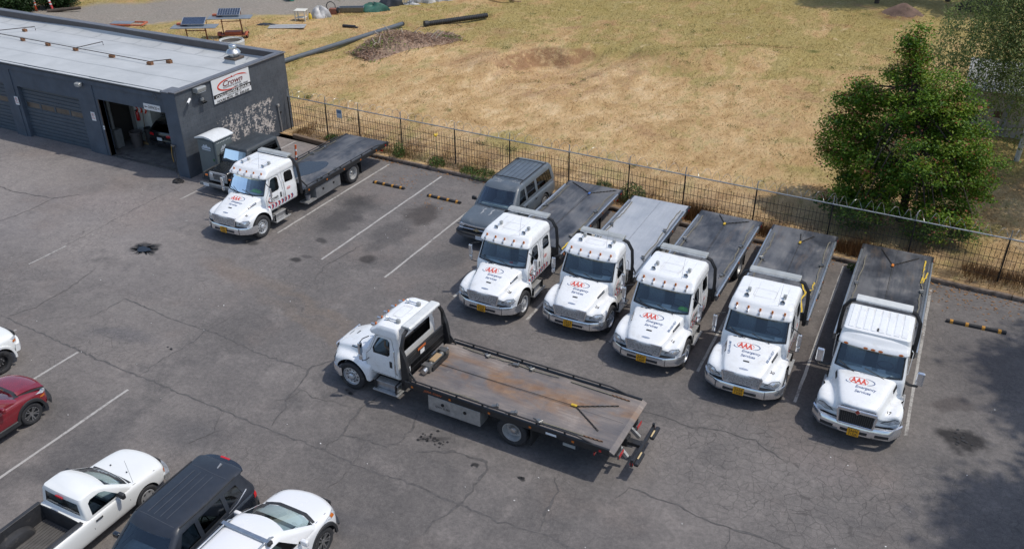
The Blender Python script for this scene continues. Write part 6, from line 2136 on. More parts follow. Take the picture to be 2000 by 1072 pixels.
# --- grey long SUV in the stall row
GREYP = pbr('faded_grey_paint', (.092, .112, .132), .42, var=.12, scale=2, coat=.2, dirt=(.19, .205, .22), dscale=1.6, dlo=.5, dhi=.8)
LOWG = pbr('lower_grey_paint', (.07, .066, .066), .4, var=.1)
SUV = thing('grey_suv', 'long faded grey SUV with peeling roof between the empty stall and truck 28', 'car', (-15.27, 26.95, 0), 0)
BB, GB = car(SUV, 'suv', GREYP,
    [(.0, .80, .78, .70, .40, .10), (.06, .90, .98, .90, .36, .10), (.25, .95, 1.06, .97, .34, .06), (.8, .98, 1.12, 1.02, .33), (1.35, 1.0, 1.16, 1.05, .33), (1.6, 1.0, 1.16, 1.06, .33), (3.3, 1.0, 1.15, 1.06, .33), (5.0, .99, 1.14, 1.05, .35), (5.45, .96, 1.12, 1.02, .38), (5.54, .90, 1.0, .9, .45)],
    [(1.08, .93, 1.42, 5.46, .12, .10, .10, .03), (1.2, .91, 1.52, 5.46, .12, .10, .10, .03), (1.74, .80, 2.10, 5.34, .12, .10, .08, .03), (1.84, .74, 2.24, 5.24, .14, .12, .06, .02), (1.885, .62, 2.42, 5.1, .2, .2, .04, .02)],
    (1.02, 4.32), .385, [(-.80, 1.17), (.80, 1.17), (.70, 1.72), (-.70, 1.72)], [[(1.98, 1.18), (2.62, 1.18), (2.62, 1.68), (2.26, 1.68)], [(2.78, 1.18), (3.55, 1.18), (3.55, 1.68), (2.78, 1.68)], [(3.75, 1.18), (5.15, 1.18), (5.05, 1.66), (3.75, 1.68)]], [(-.72, 1.2), (.72, 1.2), (.66, 1.66), (-.66, 1.66)], rim='cover', sideglass=GLASSD)
part('grille', MB().box(-.62, .62, -.012, .06, .66, .86), BLACKPL, SUV, bevel=.02)
part('grille_chrome_bar', MB().box(-.80, .80, -.03, .05, .735, .79), CHROME, SUV, bevel=.02)
part('grille_badge', MB().prism([(-.14, .74), (-.05, .74), (-.05, .71), (.05, .71), (.05, .74), (.14, .74), (.14, .785), (.05, .785), (.05, .815), (-.05, .815), (-.05, .785), (-.14, .785)], 'Y', -.042, -.031), pbr('gold_badge', (.55, .48, .30), .35, .7), SUV)
part('grille_top_trim', MB().rings([[(x, .0 + .10 * (x / .85) ** 2, .865), (x, .0 + .10 * (x / .85) ** 2, .90), (x, .08 + .1 * (x / .85) ** 2, .90), (x, .08 + .1 * (x / .85) ** 2, .865)] for x in np.linspace(-.8, .8, 11)]), CHROME, SUV)
for s in (-1, 1):
    part('headlight', conform(BB, [(s * .60, .79), (s * .88, .78), (s * .90, .88), (s * .60, .88)], fromFront(), .012, 4, 3), LAMP, SUV)
    part('turn_lamp', conform(BB, [(s * .62, .66), (s * .87, .66), (s * .88, .735), (s * .62, .735)], fromFront(), .012, 4, 2), LAMP, SUV)
    side_mirror(SUV, 1.02, 1.78, 1.12, BLACKPL, s)
    for y_ in (1.72, 2.70, 3.64):
        seam(BB, [(y_, .45), (y_, .75), (y_, 1.0)], fromSide(s), SUV)
    for y_ in (2.55, 3.45):
        part('door_handle', MB().box(min(s * .985, s * 1.015), max(s * .985, s * 1.015), y_ - .08, y_ + .08, .92, .99), BLACKPL, SUV, bevel=.015)
    part('running_board', MB().box(min(s * .9, s * 1.06), max(s * .9, s * 1.06), 1.55, 3.75, .34, .40), BLACKPL, SUV, bevel=.015)
    part('roof_rail', MB().tube([(s * .66, 2.55, 1.86), (s * .66, 2.65, 1.925), (s * .66, 5.0, 1.915), (s * .66, 5.1, 1.85)], .022, 6), BLACKPL, SUV, smooth=40)
    part('tail_light', conform(BB, [(s * .78, .8), (s * .93, .8), (s * .93, 1.08), (s * .78, 1.08)], fromBack(), .01, 3, 3), REDL, SUV)
for y_ in (2.85, 4.85):
    part('roof_cross_bar', MB().tube([(-.66, y_, 1.925), (-.3, y_, 1.945), (.3, y_, 1.945), (.66, y_, 1.925)], .022, 6), BLACKPL, SUV, smooth=40)
for x_ in (-.42, -.21, 0, .21, .42):
    part('roof_strip', drape(GB, *stroke2d([(x_, 2.85 + k * .2) for k in range(11)], .022), fromTop(), .006), BLACKPL, SUV)
PEELW = pbr('bare_peeled_clearcoat', (.30, .31, .32), .6, var=.25, scale=15)
for q in range(9):
    r_ = random.Random(q)
    x_, y_ = r_.uniform(-.6, .6), 2.45 + r_.uniform(-.02, .2)
    pts = [(x_, y_)]
    for k in range(9):
        pts.append((pts[-1][0] + r_.uniform(-.09, .12), pts[-1][1] + r_.uniform(-.06, .07)))
    part('peeled_streak', drape(GB, *stroke2d(pts, [r_.uniform(.01, .03) for _ in pts]), fromTop(), .004), PEELW, SUV)
for x_ in (-.25, .12):
    part('peeled_streak', drape(BB, *stroke2d([(x_, .75), (x_ + .03, .95), (x_ - .02, 1.1), (x_ + .04, 1.25)], [.02, .07, .04, .06]), fromTop(), .004), PEELW, SUV)
bm_ = part('bumper', MB().rings([[(x, -.10 + .20 * (x / 1.0) ** 4, .40), (x, -.14 + .20 * (x / 1.0) ** 4, .46), (x, -.12 + .20 * (x / 1.0) ** 4, .60), (x, .06 + .2 * (x / 1.0) ** 4, .62), (x, .06 + .2 * (x / 1.0) ** 4, .40)] for x in np.linspace(-.98, .98, 15)]), pbr('grey_bumper_plastic', (.10, .10, .105), .5), SUV, smooth=40)
part('bumper_strip', MB().rings([[(x, -.15 + .20 * (x / 1.0) ** 4, .55), (x, -.145 + .20 * (x / 1.0) ** 4, .61), (x, -.05 + .2 * (x / 1.0) ** 4, .63)] for x in np.linspace(-.97, .97, 15)]), BLACKPL, bm_)
part('license_plate', MB().box(.02, .34, -.165, -.158, .44, .59), PLATEW, SUV)
for x_ in (-.4, .25):
    part('wiper', MB().tube([(x_ + .3, 1.36, 1.17), (x_ - .25, 1.40, 1.21)], .012, 5), BLACKPL, SUV)

# --- white compact pickup, bottom left
WHITEC = pbr('old_white_car_paint', (.74, .75, .73), .35, var=.03, scale=1.5, coat=.3, dirt=(.58, .57, .52), dscale=2, dlo=.6, dhi=.95)
PU = thing('white_pickup', 'white two-door pickup with black bedliner, bottom left corner', 'pickup', (-16.72, 11.5, 0), math.pi)
bedcut = setmat(MB().box(-.70, .70, 2.72, 4.62, .52, 2).mesh('c'), BLACKPL)
BB, GB = car(PU, 'pu', WHITEC,
    [(.0, .66, .70, .62, .42, .16), (.05, .74, .84, .76, .36, .16), (.2, .80, .93, .85, .32, .10), (.7, .835, .99, .91, .31), (1.25, .84, 1.03, .95, .31), (1.4, .845, 1.03, .96, .31), (2.5, .845, 1.03, .97, .31), (2.6, .845, 1.04, .97, .31), (4.5, .845, 1.04, .97, .33), (4.72, .83, 1.03, .95, .36), (4.76, .80, .95, .88, .42)],
    [(.96, .78, 1.22, 2.60, .10, .06, .14, .02), (1.06, .77, 1.34, 2.60, .10, .06, .14, .02), (1.45, .68, 1.88, 2.57, .10, .05, .12, .02), (1.53, .645, 1.99, 2.54, .11, .08, .08, .02), (1.565, .57, 2.10, 2.46, .1, .1, .04, .0)],
    (.92, 3.58), .335, [(-.67, 1.04), (.67, 1.04), (.58, 1.42), (-.58, 1.42)], [[(1.60, 1.03), (2.42, 1.03), (2.40, 1.36), (2.32, 1.42), (2.06, 1.42), (1.92, 1.36)]], [(-.60, 1.10), (.60, 1.10), (.55, 1.42), (-.55, 1.42)], rim='cover', cutb=[bedcut])
LINER = pbr('black_bedliner', (.03, .031, .034), .6, var=.25, scale=5, dirt=(.11, .10, .09), dscale=3)
bl_ = part('bedliner', MB().box(-.69, .69, 2.73, 4.61, .525, .54), pbr('dusty_bedliner_floor', (.085, .08, .075), .75, var=.3, scale=3), PU)
for k in range(16):
    part('bedliner_rib', MB().box(-.66 + k * .088 - .018, -.66 + k * .088 + .018, 2.78, 4.58, .5405, .556), pbr('dusty_bedliner_floor', (.085, .08, .075), .75, var=.3, scale=3), bl_)
for s in (-1, 1):
    part('wheel_hump', MB().rings([[(s * .70, 3.58 + .5 * math.cos(a), .541 + .30 * math.sin(a)), (s * .50, 3.58 + .46 * math.cos(a), .541 + .26 * math.sin(a)), (s * .47, 3.58 + .4 * math.cos(a), .541 + .2 * math.sin(a)), (s * .47, 3.58 + .36 * math.cos(a), .541)] for a in np.linspace(rad(8), rad(172), 11)], cap=True), LINER, bl_, smooth=50)
    part('bed_rail_cap', MB().box(min(s * .68, s * .80), max(s * .68, s * .80), 2.70, 4.66, 1.02, 1.055), LINER, PU, bevel=.012)
    part('liner_side', MB().box(min(s * .68, s * .70), max(s * .68, s * .70), 2.73, 4.6, .56, 1.02), LINER, bl_)
    part('headlight', conform(BB, [(s * .42, .62), (s * .66, .63), (s * .68, .75), (s * .42, .75)], fromFront(), .012, 4, 3), LAMP, PU)
    part('turn_lamp', conform(BB, [(.16, .64), (.27, .64), (.27, .76), (.17, .75)], fromSide(s), .010, 3, 3), AMBER, PU)
    side_mirror(PU, .84, 1.62, 1.02, BLACKPL, s)
    for y_ in (1.42, 2.50):
        seam(BB, [(y_, .42), (y_, .7), (y_, .95)], fromSide(s), PU)
    seam(BB, [(2.63, .40), (2.63, .98)], fromSide(s), PU, .03)
    seam(BB, [(s * .70, .12), (s * .74, .5), (s * .75, 1.2)], fromTop(), PU)
    part('door_handle', MB().box(min(s * .83, s * .86), max(s * .83, s * .86), 2.22, 2.42, .85, .90), BLACKPL, PU, bevel=.012)
part('liner_front', MB().box(-.69, .69, 2.725, 2.74, .56, 1.02), LINER, bl_)
part('tailgate', MB().box(-.70, .70, 4.63, 4.70, .5, 1.03), WHITEC, PU, bevel=.015)
part('bumper', MB().rings([[(x, -.09 + .28 * (abs(x) / .84) ** 3, .38), (x, -.12 + .28 * (abs(x) / .84) ** 3, .44), (x, -.10 + .28 * (abs(x) / .84) ** 3, .57), (x, .06 + .28 * (abs(x) / .84) ** 3, .57), (x, .06 + .28 * (abs(x) / .84) ** 3, .38)] for x in np.linspace(-.80, .80, 15)]), ALUD, PU, smooth=40)
part('grille', MB().box(-.40, .40, -.0, .06, .60, .74), BLACKPL, PU, bevel=.02)
part('high_brake_light', MB().box(-.12, .12, 2.60, 2.635, 1.43, 1.49), REDL, PU, bevel=.01)
part('wiper_cowl', conform(BB, [(-.66, 1.16), (.66, 1.16), (.62, 1.27), (-.62, 1.27)], fromTop(), .005, 8, 2), BLACKPL, PU)
part('aerial', MB().tube([(-.72, 1.15, 1.0), (-.70, 1.2, 1.75)], .004, 5), STEEL, PU)
for x_ in (-.3, .28):
    part('washer_jet', MB().box(x_ - .02, x_ + .02, .95, .98, 1.018, 1.032), BLACKPL, PU)

# --- dark navy SUV, seen from its tail
NAVYP = pbr('dark_navy_paint', (.014, .018, .026), .25, var=.1, coat=.8)
ROOFD = pbr('dark_grey_roof', (.022, .027, .037), .42, var=.12, coat=.2)
DS = thing('navy_suv', 'dark navy SUV with ribbed roof parked tail out, second from bottom left', 'car', (-13.78, 7.3, 0), rad(1.8))
BB, GB = car(DS, 'ds', NAVYP,
    [(.0, .78, .72, .62, .36, .16), (.08, .86, .92, .82, .32, .12), (.4, .90, 1.02, .92, .30), (1.1, .92, 1.08, .98, .30), (1.4, .925, 1.09, 1.0, .30), (2.8, .925, 1.10, 1.02, .30), (3.9, .92, 1.10, 1.02, .32), (4.28, .89, 1.06, .98, .36, -.05), (4.38, .82, .95, .84, .44, -.1)],
    [(1.02, .86, 1.12, 4.26, .12, .14, .14, .04), (1.12, .85, 1.24, 4.25, .12, .14, .14, .04), (1.60, .72, 1.78, 4.02, .12, .14, .10, .04), (1.68, .68, 1.86, 4.10, .12, .10, .06, .05), (1.71, .60, 1.96, 4.06, .1, .1, .04, .04)],
    (.86, 3.52), .36, [(-.72, 1.14), (.72, 1.14), (.62, 1.58), (-.62, 1.58)], [[(1.66, 1.12), (2.34, 1.12), (2.34, 1.56), (1.96, 1.56)], [(2.46, 1.12), (3.20, 1.14), (3.20, 1.56), (2.46, 1.56)], [(3.32, 1.15), (3.82, 1.22), (3.72, 1.54), (3.32, 1.56)]], [(-.60, 1.16), (.60, 1.16), (.54, 1.52), (-.54, 1.52)], sideglass=GLASSD, flare=BLACKPL, roofmat=ROOFD)
for k, x_ in enumerate((-.36, -.17, .02, .21)):
    part('roof_rib', drape(GB, *stroke2d([(x_, 2.05 + j * .17) for j in range(10)], .022), fromTop(), .006), pbr('rib_highlight', (.06, .066, .078), .35), DS)
for y_ in (1.96, 3.68):
    part('roof_joint', drape(GB, *stroke2d([(-.55 + j * .11, y_ + .03 * math.cos(j * .31)) for j in range(11)], .014), fromTop(), .004), pbr('rib_highlight', (.06, .066, .078), .35), DS)
part('rear_spoiler', MB().rings([[(x, 3.98, 1.705 - .05 * (x / .66) ** 2), (x, 4.27 - .16 * (x / .66) ** 4, 1.69 - .06 * (x / .66) ** 2), (x, 4.27 - .16 * (x / .66) ** 4, 1.65 - .06 * (x / .66) ** 2), (x, 3.98, 1.60)] for x in np.linspace(-.63, .63, 15)]), NAVYP, DS, smooth=40)
part('high_brake_light', MB().box(-.14, .14, 4.225, 4.285, 1.672, 1.70), REDL, DS, bevel=.008)
part('roof_aerial', MB().prism([(3.86, 1.712), (4.02, 1.712), (4.0, 1.76)], 'X', .1 - .018, .1 + .018), pbr('grey_fin', (.25, .26, .28), .4), DS)
for s in (-1, 1):
    side_mirror(DS, .90, 1.52, 1.05, NAVYP, s)
    part('tail_light', conform(BB, [(4.10, .84), (4.24, .84), (4.22, .96), (4.12, .96)], fromSide(s), .012, 3, 3), REDL, DS)
    part('roof_rail_strip', MB().tube([(s * .66, 1.98, 1.69), (s * .69, 2.8, 1.695), (s * .67, 3.8, 1.69)], .02, 5), BLACKPL, DS)
    part('chrome_strip', drape(GB, *stroke2d([(3.25, 1.07), (3.6, 1.12), (3.95, 1.24)], .03), fromSide(s), .008), CHROME, DS)
    part('door_handle', MB().box(min(s * .915, s * .945), max(s * .915, s * .945), 3.02, 3.2, .88, .92), NAVYP, DS, bevel=.012)
part('rear_bumper', MB().rings([[(x, 4.22 - .2 * (x / .88) ** 4, .40), (x, 4.44 - .2 * (x / .88) ** 4, .44), (x, 4.44 - .2 * (x / .88) ** 4, .64), (x, 4.22 - .2 * (x / .88) ** 4, .66)] for x in np.linspace(-.88, .88, 13)]), BLACKPL, DS, smooth=40)
part('license_plate', MB().box(-.16, .16, 4.36, 4.39, .74, .88), PLATEW, DS)

# --- white crossover, bottom
PEARL = pbr('pearl_white_paint', (.74, .745, .75), .22, var=.02, scale=1, coat=.8)
OL = thing('white_crossover', 'white crossover with silver roof bars, bottom edge beside the navy SUV', 'car', (-11.78, 12.3, 0), math.pi)
BB, GB = car(OL, 'ol', PEARL,
    [(.0, .70, .70, .60, .36, .26), (.05, .80, .86, .74, .30, .26), (.25, .87, .97, .86, .28, .14), (.7, .895, 1.04, .94, .27, .03), (1.1, .90, 1.08, .97, .27), (1.3, .90, 1.08, .98, .27), (2.8, .905, 1.06, .98, .27), (3.9, .90, 1.06, .98, .30), (4.5, .86, 1.02, .94, .36, -.08), (4.62, .78, .9, .8, .44, -.12)],
    [(1.0, .86, 1.08, 4.40, .12, .16, .26, .06), (1.08, .85, 1.20, 4.38, .12, .16, .26, .06), (1.50, .70, 1.92, 4.1, .12, .16, .20, .06), (1.59, .63, 2.08, 3.95, .12, .16, .14, .05), (1.63, .52, 2.25, 3.75, .12, .16, .08, .04)],
    (.92, 3.59), .365, [(-.76, 1.05), (.76, 1.05), (.61, 1.50), (-.61, 1.50)], [[(1.75, 1.07), (2.55, 1.08), (2.55, 1.49), (2.16, 1.47)], [(2.66, 1.08), (3.5, 1.10), (3.45, 1.48), (2.66, 1.49)]], [(-.6, 1.15), (.6, 1.15), (.5, 1.45), (-.5, 1.45)], flare=BLACKPL)
for s in (-1, 1):
    hl = part('headlight', conform(BB, [(s * .58, .72), (s * .86, .80), (s * .87, .90), (s * .76, .90), (s * .58, .80)], fromFront(), .012, 6, 4), LAMP, OL)
    part('turn_lamp', conform(BB, [(.42, .80), (.55, .82), (.56, .90), (.44, .88)], fromSide(s), .012, 3, 3), AMBER, hl)
    side_mirror(OL, .90, 1.62, 1.04, PEARL, s)
    part('roof_bar', MB().tube([(s * .60, 2.2, 1.60), (s * .60, 2.3, 1.67), (s * .60, 3.5, 1.67), (s * .60, 3.6, 1.58)], .022, 6), ALU, OL, smooth=40)
    seam(BB, [(s * .66, .25), (s * .74, .6), (s * .77, 1.0)], fromTop(), OL)
    for y_ in (1.5, 2.6):
        seam(BB, [(y_, .40), (y_, .7), (y_, .95)], fromSide(s), OL)
part('roof_cross_bar', MB().box(-.70, .70, 2.36, 2.46, 1.66, 1.70), ALU, OL, bevel=.015)
part('cross_bar_foot', MB().box(-.74, -.66, 2.34, 2.48, 1.60, 1.705), BLACKPL, OL, bevel=.02)
part('cross_bar_foot', MB().box(.66, .74, 2.34, 2.48, 1.60, 1.705), BLACKPL, OL, bevel=.02)
part('windshield_cowl', conform(BB, [(-.74, .98), (-.4, .86), (.4, .86), (.74, .98), (.72, 1.08), (.4, .97), (-.4, .97), (-.72, 1.08)], fromTop(), .005, 10, 3), BLACKPL, OL)
dash_item(OL, (-.55, 1.28), .10, .12, PAP, 'dash_paper', 1.05)
part('bumper_lip', MB().rings([[(x, -.03 + .3 * (abs(x) / .84) ** 2.5, .30), (x, -.06 + .3 * (abs(x) / .84) ** 2.5, .36), (x, .04 + .3 * (abs(x) / .84) ** 2.5, .40)] for x in np.linspace(-.82, .82, 13)]), BLACKPL, OL)
part('grille', MB().box(-.42, .42, -.015, .05, .52, .72), BLACKPL, OL, bevel=.02)
part('bonnet_clip', MB().box(-.05, .05, -.02, -.005, .62, .68), CHROME, OL)

# --- crimson crossover, left edge
CRIM = pbr('crimson_paint', (.19, .010, .018), .2, var=.12, coat=1)
RC = thing('red_crossover', 'crimson crossover with buckled hood at the left edge', 'car', (-22.42, 12.42, 0), math.pi)
BB, GB = car(RC, 'rc', CRIM,
    [(.0, .68, .66, .56, .34, .22), (.06, .78, .84, .72, .28, .22), (.3, .86, .94, .84, .26, .10), (.8, .89, 1.0, .90, .25), (1.2, .895, 1.03, .93, .25), (1.4, .90, 1.03, .94, .25), (2.8, .90, 1.02, .95, .25), (3.9, .88, 1.02, .95, .3), (4.34, .82, .96, .88, .36, -.08), (4.4, .74, .88, .78, .42, -.1)],
    [(.96, .83, 1.16, 4.1, .12, .16, .24, .06), (1.04, .82, 1.28, 4.08, .12, .16, .24, .06), (1.38, .68, 1.86, 3.7, .12, .16, .18, .06), (1.48, .60, 2.05, 3.5, .12, .16, .12, .04), (1.52, .5, 2.2, 3.3, .12, .16, .08, .02)],
    (.90, 3.55), .34, [(-.72, 1.0), (.72, 1.0), (.58, 1.39), (-.58, 1.39)], [[(1.75, 1.02), (2.48, 1.03), (2.48, 1.37), (2.1, 1.36)], [(2.6, 1.03), (3.3, 1.05), (3.2, 1.36), (2.6, 1.37)]], None, flare=BLACKPL)
for s in (-1, 1):
    hl = part('headlight', conform(BB, [(s * .56, .70), (s * .82, .76), (s * .84, .84), (s * .70, .85), (s * .56, .78)], fromFront(), .012, 6, 4), LAMP, RC)
    part('turn_lamp', conform(BB, [(.36, .66), (.52, .68), (.52, .73), (.36, .72)], fromSide(s), .012, 3, 2), AMBER, RC)
    side_mirror(RC, .89, 1.66, 1.0, CRIM, s)
    part('sill_cladding', MB().box(min(s * .84, s * .915), max(s * .84, s * .915), 1.3, 3.15, .25, .42), BLACKPL, RC, bevel=.02)
# lifted hood edge on the right-hand side
part('buckled_hood_edge', MB().rings([[(-.80 + .02 * k, .30 + k * .09, .90 + .012 * k), (-.80 + .02 * k, .30 + k * .09, .93 + .01 * k + .05 * math.sin(math.pi * k / 8)), (-.55, .30 + k * .09, .985 + .012 * k), (-.55, .30 + k * .09, .965 + .012 * k)] for k in range(9)]), CRIM, RC, smooth=30)
part('hood_gap', MB().rings([[(-.835 + .02 * k, .30 + k * .09, .895 + .008 * k), (-.815 + .02 * k, .30 + k * .09, .925 + .009 * k + .035 * math.sin(math.pi * k / 8)), (-.79 + .02 * k, .30 + k * .09, .90 + .008 * k)] for k in range(9)]), BLACKPL, RC)
part('windshield_cowl', conform(BB, [(-.70, 1.02), (-.4, .95), (.4, .95), (.70, 1.02), (.68, 1.14), (.4, 1.06), (-.4, 1.06), (-.68, 1.14)], fromTop(), .005, 8, 3), BLACKPL, RC)
part('bumper_lip', MB().rings([[(x, -.04 + .28 * (abs(x) / .84) ** 2.5, .28), (x, -.07 + .28 * (abs(x) / .84) ** 2.5, .34), (x, -.03 + .28 * (abs(x) / .84) ** 2.5, .46), (x, .06 + .28 * (abs(x) / .84) ** 2.5, .46)] for x in np.linspace(-.84, .84, 13)]), BLACKPL, RC)

# --- white off-road wagon at the left edge
OW = thing('white_wagon', 'white high-riding wagon with black steel wheels, cut off by the left edge', 'car', (-25.5, 13.68, 0), math.pi)
BB, GB = car(OW, 'ow', WHITEC,
    [(.0, .74, .86, .76, .52, .16), (.06, .84, 1.04, .94, .46, .14), (.3, .91, 1.12, 1.02, .42, .06), (.8, .945, 1.18, 1.06, .40), (1.3, .95, 1.21, 1.08, .40), (1.5, .95, 1.21, 1.09, .40), (2.8, .95, 1.2, 1.1, .40), (4.0, .95, 1.2, 1.1, .42), (4.7, .92, 1.16, 1.06, .46), (4.8, .86, 1.05, .95, .52)],
    [(1.14, .88, 1.38, 4.7, .12, .12, .16, .04), (1.24, .87, 1.5, 4.7, .12, .12, .16, .04), (1.68, .76, 1.98, 4.5, .12, .12, .12, .04), (1.78, .7, 2.12, 4.4, .12, .12, .1, .03), (1.82, .58, 2.3, 4.2, .12, .12, .08, .02)],
    (.92, 3.7), .40, [(-.74, 1.2), (.74, 1.2), (.66, 1.66), (-.66, 1.66)], [[(1.9, 1.2), (2.7, 1.2), (2.7, 1.62), (2.2, 1.62)], [(2.82, 1.2), (3.6, 1.2), (3.6, 1.62), (2.82, 1.62)]], None, rim='steel', flare=WHITEC, wd=.26)
for s in (-1, 1):
    hl = part('headlight', conform(BB, [(s * .60, .82), (s * .86, .84), (s * .87, .98), (s * .62, .95)], fromFront(), .012, 5, 4), LAMP, OW)
    part('turn_lamp', conform(BB, [(.22, .82), (.36, .83), (.36, .90), (.24, .90)], fromSide(s), .012, 3, 2), AMBER, OW)
    side_mirror(OW, .95, 1.9, 1.18, WHITEC, s)
part('hood_bulge', MB().rings([[(-.42, y_, 1.10 + .06 * (y_ - .3)), (-.34, y_, 1.16 + .07 * (y_ - .3)), (.34, y_, 1.16 + .07 * (y_ - .3)), (.42, y_, 1.10 + .06 * (y_ - .3))] for y_ in (.35, .6, .9, 1.2)]), WHITEC, OW, bevel=.02, segs=2)
part('bumper', MB().rings([[(x, -.08 + .34 * (abs(x) / .95) ** 2.6, .46), (x, -.11 + .34 * (abs(x) / .95) ** 2.6, .52), (x, -.10 + .34 * (abs(x) / .95) ** 2.6, .70), (x, .02 + .34 * (abs(x) / .95) ** 2.6, .74), (x, .06 + .34 * (abs(x) / .95) ** 2.6, .46)] for x in np.linspace(-.9, .9, 15)]), WHITEC, OW, smooth=40)
part('grille', MB().box(-.5, .5, -.01, .06, .76, .94), BLACKPL, OW, bevel=.02)

# --- dark hatchback inside the bay, tail towards the door
BK = thing('black_hatchback', 'black hatchback parked inside the open bay, tail lights to the door', 'car', (-34.5, 33.15, .012), math.pi)
BB, GB = car(BK, 'bk', pbr('black_car_paint', (.012, .013, .015), .2, var=.1, coat=.8),
    [(.0, .74, .68, .58, .36, .1), (.3, .86, .88, .80, .28), (1.2, .90, .98, .9, .26), (2.8, .90, .98, .92, .26), (3.8, .88, 1.0, .92, .3), (4.2, .84, .98, .88, .34, -.06), (4.3, .78, .86, .76, .38, -.1)],
    [(.92, .82, 1.1, 4.2, .12, .16, .2, .05), (1.0, .81, 1.22, 4.18, .12, .16, .2, .05), (1.36, .66, 1.8, 3.86, .12, .16, .16, .05), (1.44, .6, 1.95, 3.75, .12, .16, .12, .04), (1.48, .5, 2.1, 3.6, .12, .16, .08, .04)],
    (.86, 3.5), .33, [(-.7, .98), (.7, .98), (.58, 1.36), (-.58, 1.36)], [[(1.7, 1.0), (2.4, 1.0), (2.4, 1.33), (2.05, 1.33)]], [(-.62, 1.02), (.62, 1.02), (.52, 1.33), (-.52, 1.33)], sideglass=GLASSD)
for s in (-1, 1):
    part('tail_light', conform(BB, [(s * .42, .76), (s * .82, .78), (s * .80, .90), (s * .42, .88)], fromBack(), .014, 5, 3), REDL, BK)
part('license_plate', MB().box(-.16, .16, 4.28, 4.31, .58, .74), PLATEW, BK)
part('rear_bumper', MB().rings([[(x, 4.16 - .2 * (x / .88) ** 4, .32), (x, 4.38 - .2 * (x / .88) ** 4, .36), (x, 4.40 - .2 * (x / .88) ** 4, .52), (x, 4.16 - .2 * (x / .88) ** 4, .55)] for x in np.linspace(-.88, .88, 13)]), pbr('black_car_paint', (.012, .013, .015), .2), BK, smooth=40)

# --- black off-roader with hard top
JB = pbr('gloss_black_paint', (.008, .009, .010), .25, var=.1, coat=.25)
JT = pbr('grey_black_hardtop', (.038, .045, .05), .5, var=.3, scale=3, dirt=(.09, .10, .105), dscale=2.5, stretch=(6, .6, 1))
J_ = thing('black_off_roader', 'black boxy off-roader with slotted grille and faded hard top beside the wall', 'car', (-28.12, 25.92, 0), 0)
hoodst = []
for y_, w_, z_ in ((.30, .46, 1.02), (.34, .50, 1.08), (.6, .54, 1.12), (1.0, .60, 1.16), (1.30, .66, 1.19), (1.36, .67, 1.19)):
    hoodst.append((y_, [(0, z_), (w_ * .6, z_ - .004), (w_ * .9, z_ - .02), (w_, z_ - .08), (w_, .80), (w_ * .95, .62), (0, .62)]))
hd = setmat(lofted(hoodst, 2), JB)
link('hood', finish(hd, 40), None, J_)
HBJ = bvh_of(hd)
for s in (-1, 1):
    part('hood_latch', MB().box(min(s * .56, s * .62), max(s * .56, s * .62), .72, .86, .98, 1.08), BLACKPL, J_, bevel=.01)
    part('fender', MB().prism([(.32, .78), (.30, .86), (.36, .90), (1.42, .92), (1.50, .84), (1.58, .55), (1.50, .50), (1.40, .80), (.5, .80)], 'X', min(s * .50, s * .86), max(s * .50, s * .86)), JB, J_, bevel=.02)
    part('fender_flare', MB().tube([(s * .87, .30, .70), (s * .90, .36, .88), (s * .90, .9, .915), (s * .90, 1.42, .90), (s * .88, 1.56, .60)], .05, 6), BLACKPL, J_, smooth=50)
    hl = part('headlight', MB().lathe([(.095, .0), (.095, -.03), (.07, -.045), (.02, -.05)], (s * .36, .285, .92), 'Y', 18), LAMP, J_, smooth=40)
    part('headlight_ring', MB().lathe([(.115, .0), (.115, -.02), (.095, -.02), (.095, .0)], (s * .36, .287, .92), 'Y', 18), CHROME, hl, smooth=40)
    part('turn_lamp', MB().box(min(s * .62, s * .76), max(s * .62, s * .76), .27, .34, .80, .87), AMBER, J_, bevel=.012)
    part('side_lamp', MB().box(min(s * .93, s * .955), max(s * .93, s * .955), .34, .42, .78, .85), AMBER, J_, bevel=.008)
    side_mirror(J_, .82, 1.52, 1.22, BLACKPL, s)
    for y_ in (.85, 3.22):
        car_wheel(J_, s * .72, y_, s, .37, 'alloy', .25)
    part('rear_flare', MB().rings([[(s * .76, 3.22 + .46 * math.cos(a), .40 + .46 * math.sin(a)), (s * .90, 3.22 + .46 * math.cos(a), .40 + .46 * math.sin(a)), (s * .90, 3.22 + .50 * math.cos(a), .40 + .50 * math.sin(a)), (s * .76, 3.22 + .52 * math.cos(a), .40 + .52 * math.sin(a))] for a in np.linspace(0, math.pi, 13)]), BLACKPL, J_, smooth=40)
G_ = part('grille', MB().prism([(-.52, .62), (.52, .62), (.52, 1.0), (.45, 1.06), (-.45, 1.06), (-.52, 1.0)], 'Y', .285, .335), pbr('silver_grille', (.40, .41, .42), .4, .3), J_, bevel=.012)
for k in range(7):
    part('grille_slot', MB().box(-.245 + k * .075, -.245 + k * .075 + .042, .279, .284, .72, .98), BLACKT, G_)
part('tub', MB().box(-.76, .76, 1.37, 3.78, .52, 1.16), JB, J_, bevel=.03)
for s in (-1, 1):
    part('door', MB().box(min(s * .765, s * .79), max(s * .765, s * .79), 1.62, 2.5, .58, 1.15), JB, J_, bevel=.012)
gw = MB().rings([rrect(z, w_, yf, yb, .06, .08, .02) for z, w_, yf, yb in ((1.165, .76, 1.40, 3.76), (1.2, .755, 1.42, 3.76), (1.70, .68, 1.62, 3.70), (1.76, .64, 1.66, 3.66), (1.79, .58, 1.74, 3.58))]).mesh('g')
GBJ = bvh_of(gw)
setmat(gw, JT)
wsj = [(-.66, 1.24), (.66, 1.24), (.61, 1.66), (-.61, 1.66)]
sj = [[(1.78, 1.24), (2.48, 1.22), (2.46, 1.64), (1.90, 1.64)], [(2.62, 1.24), (3.58, 1.26), (3.52, 1.64), (2.62, 1.64)]]
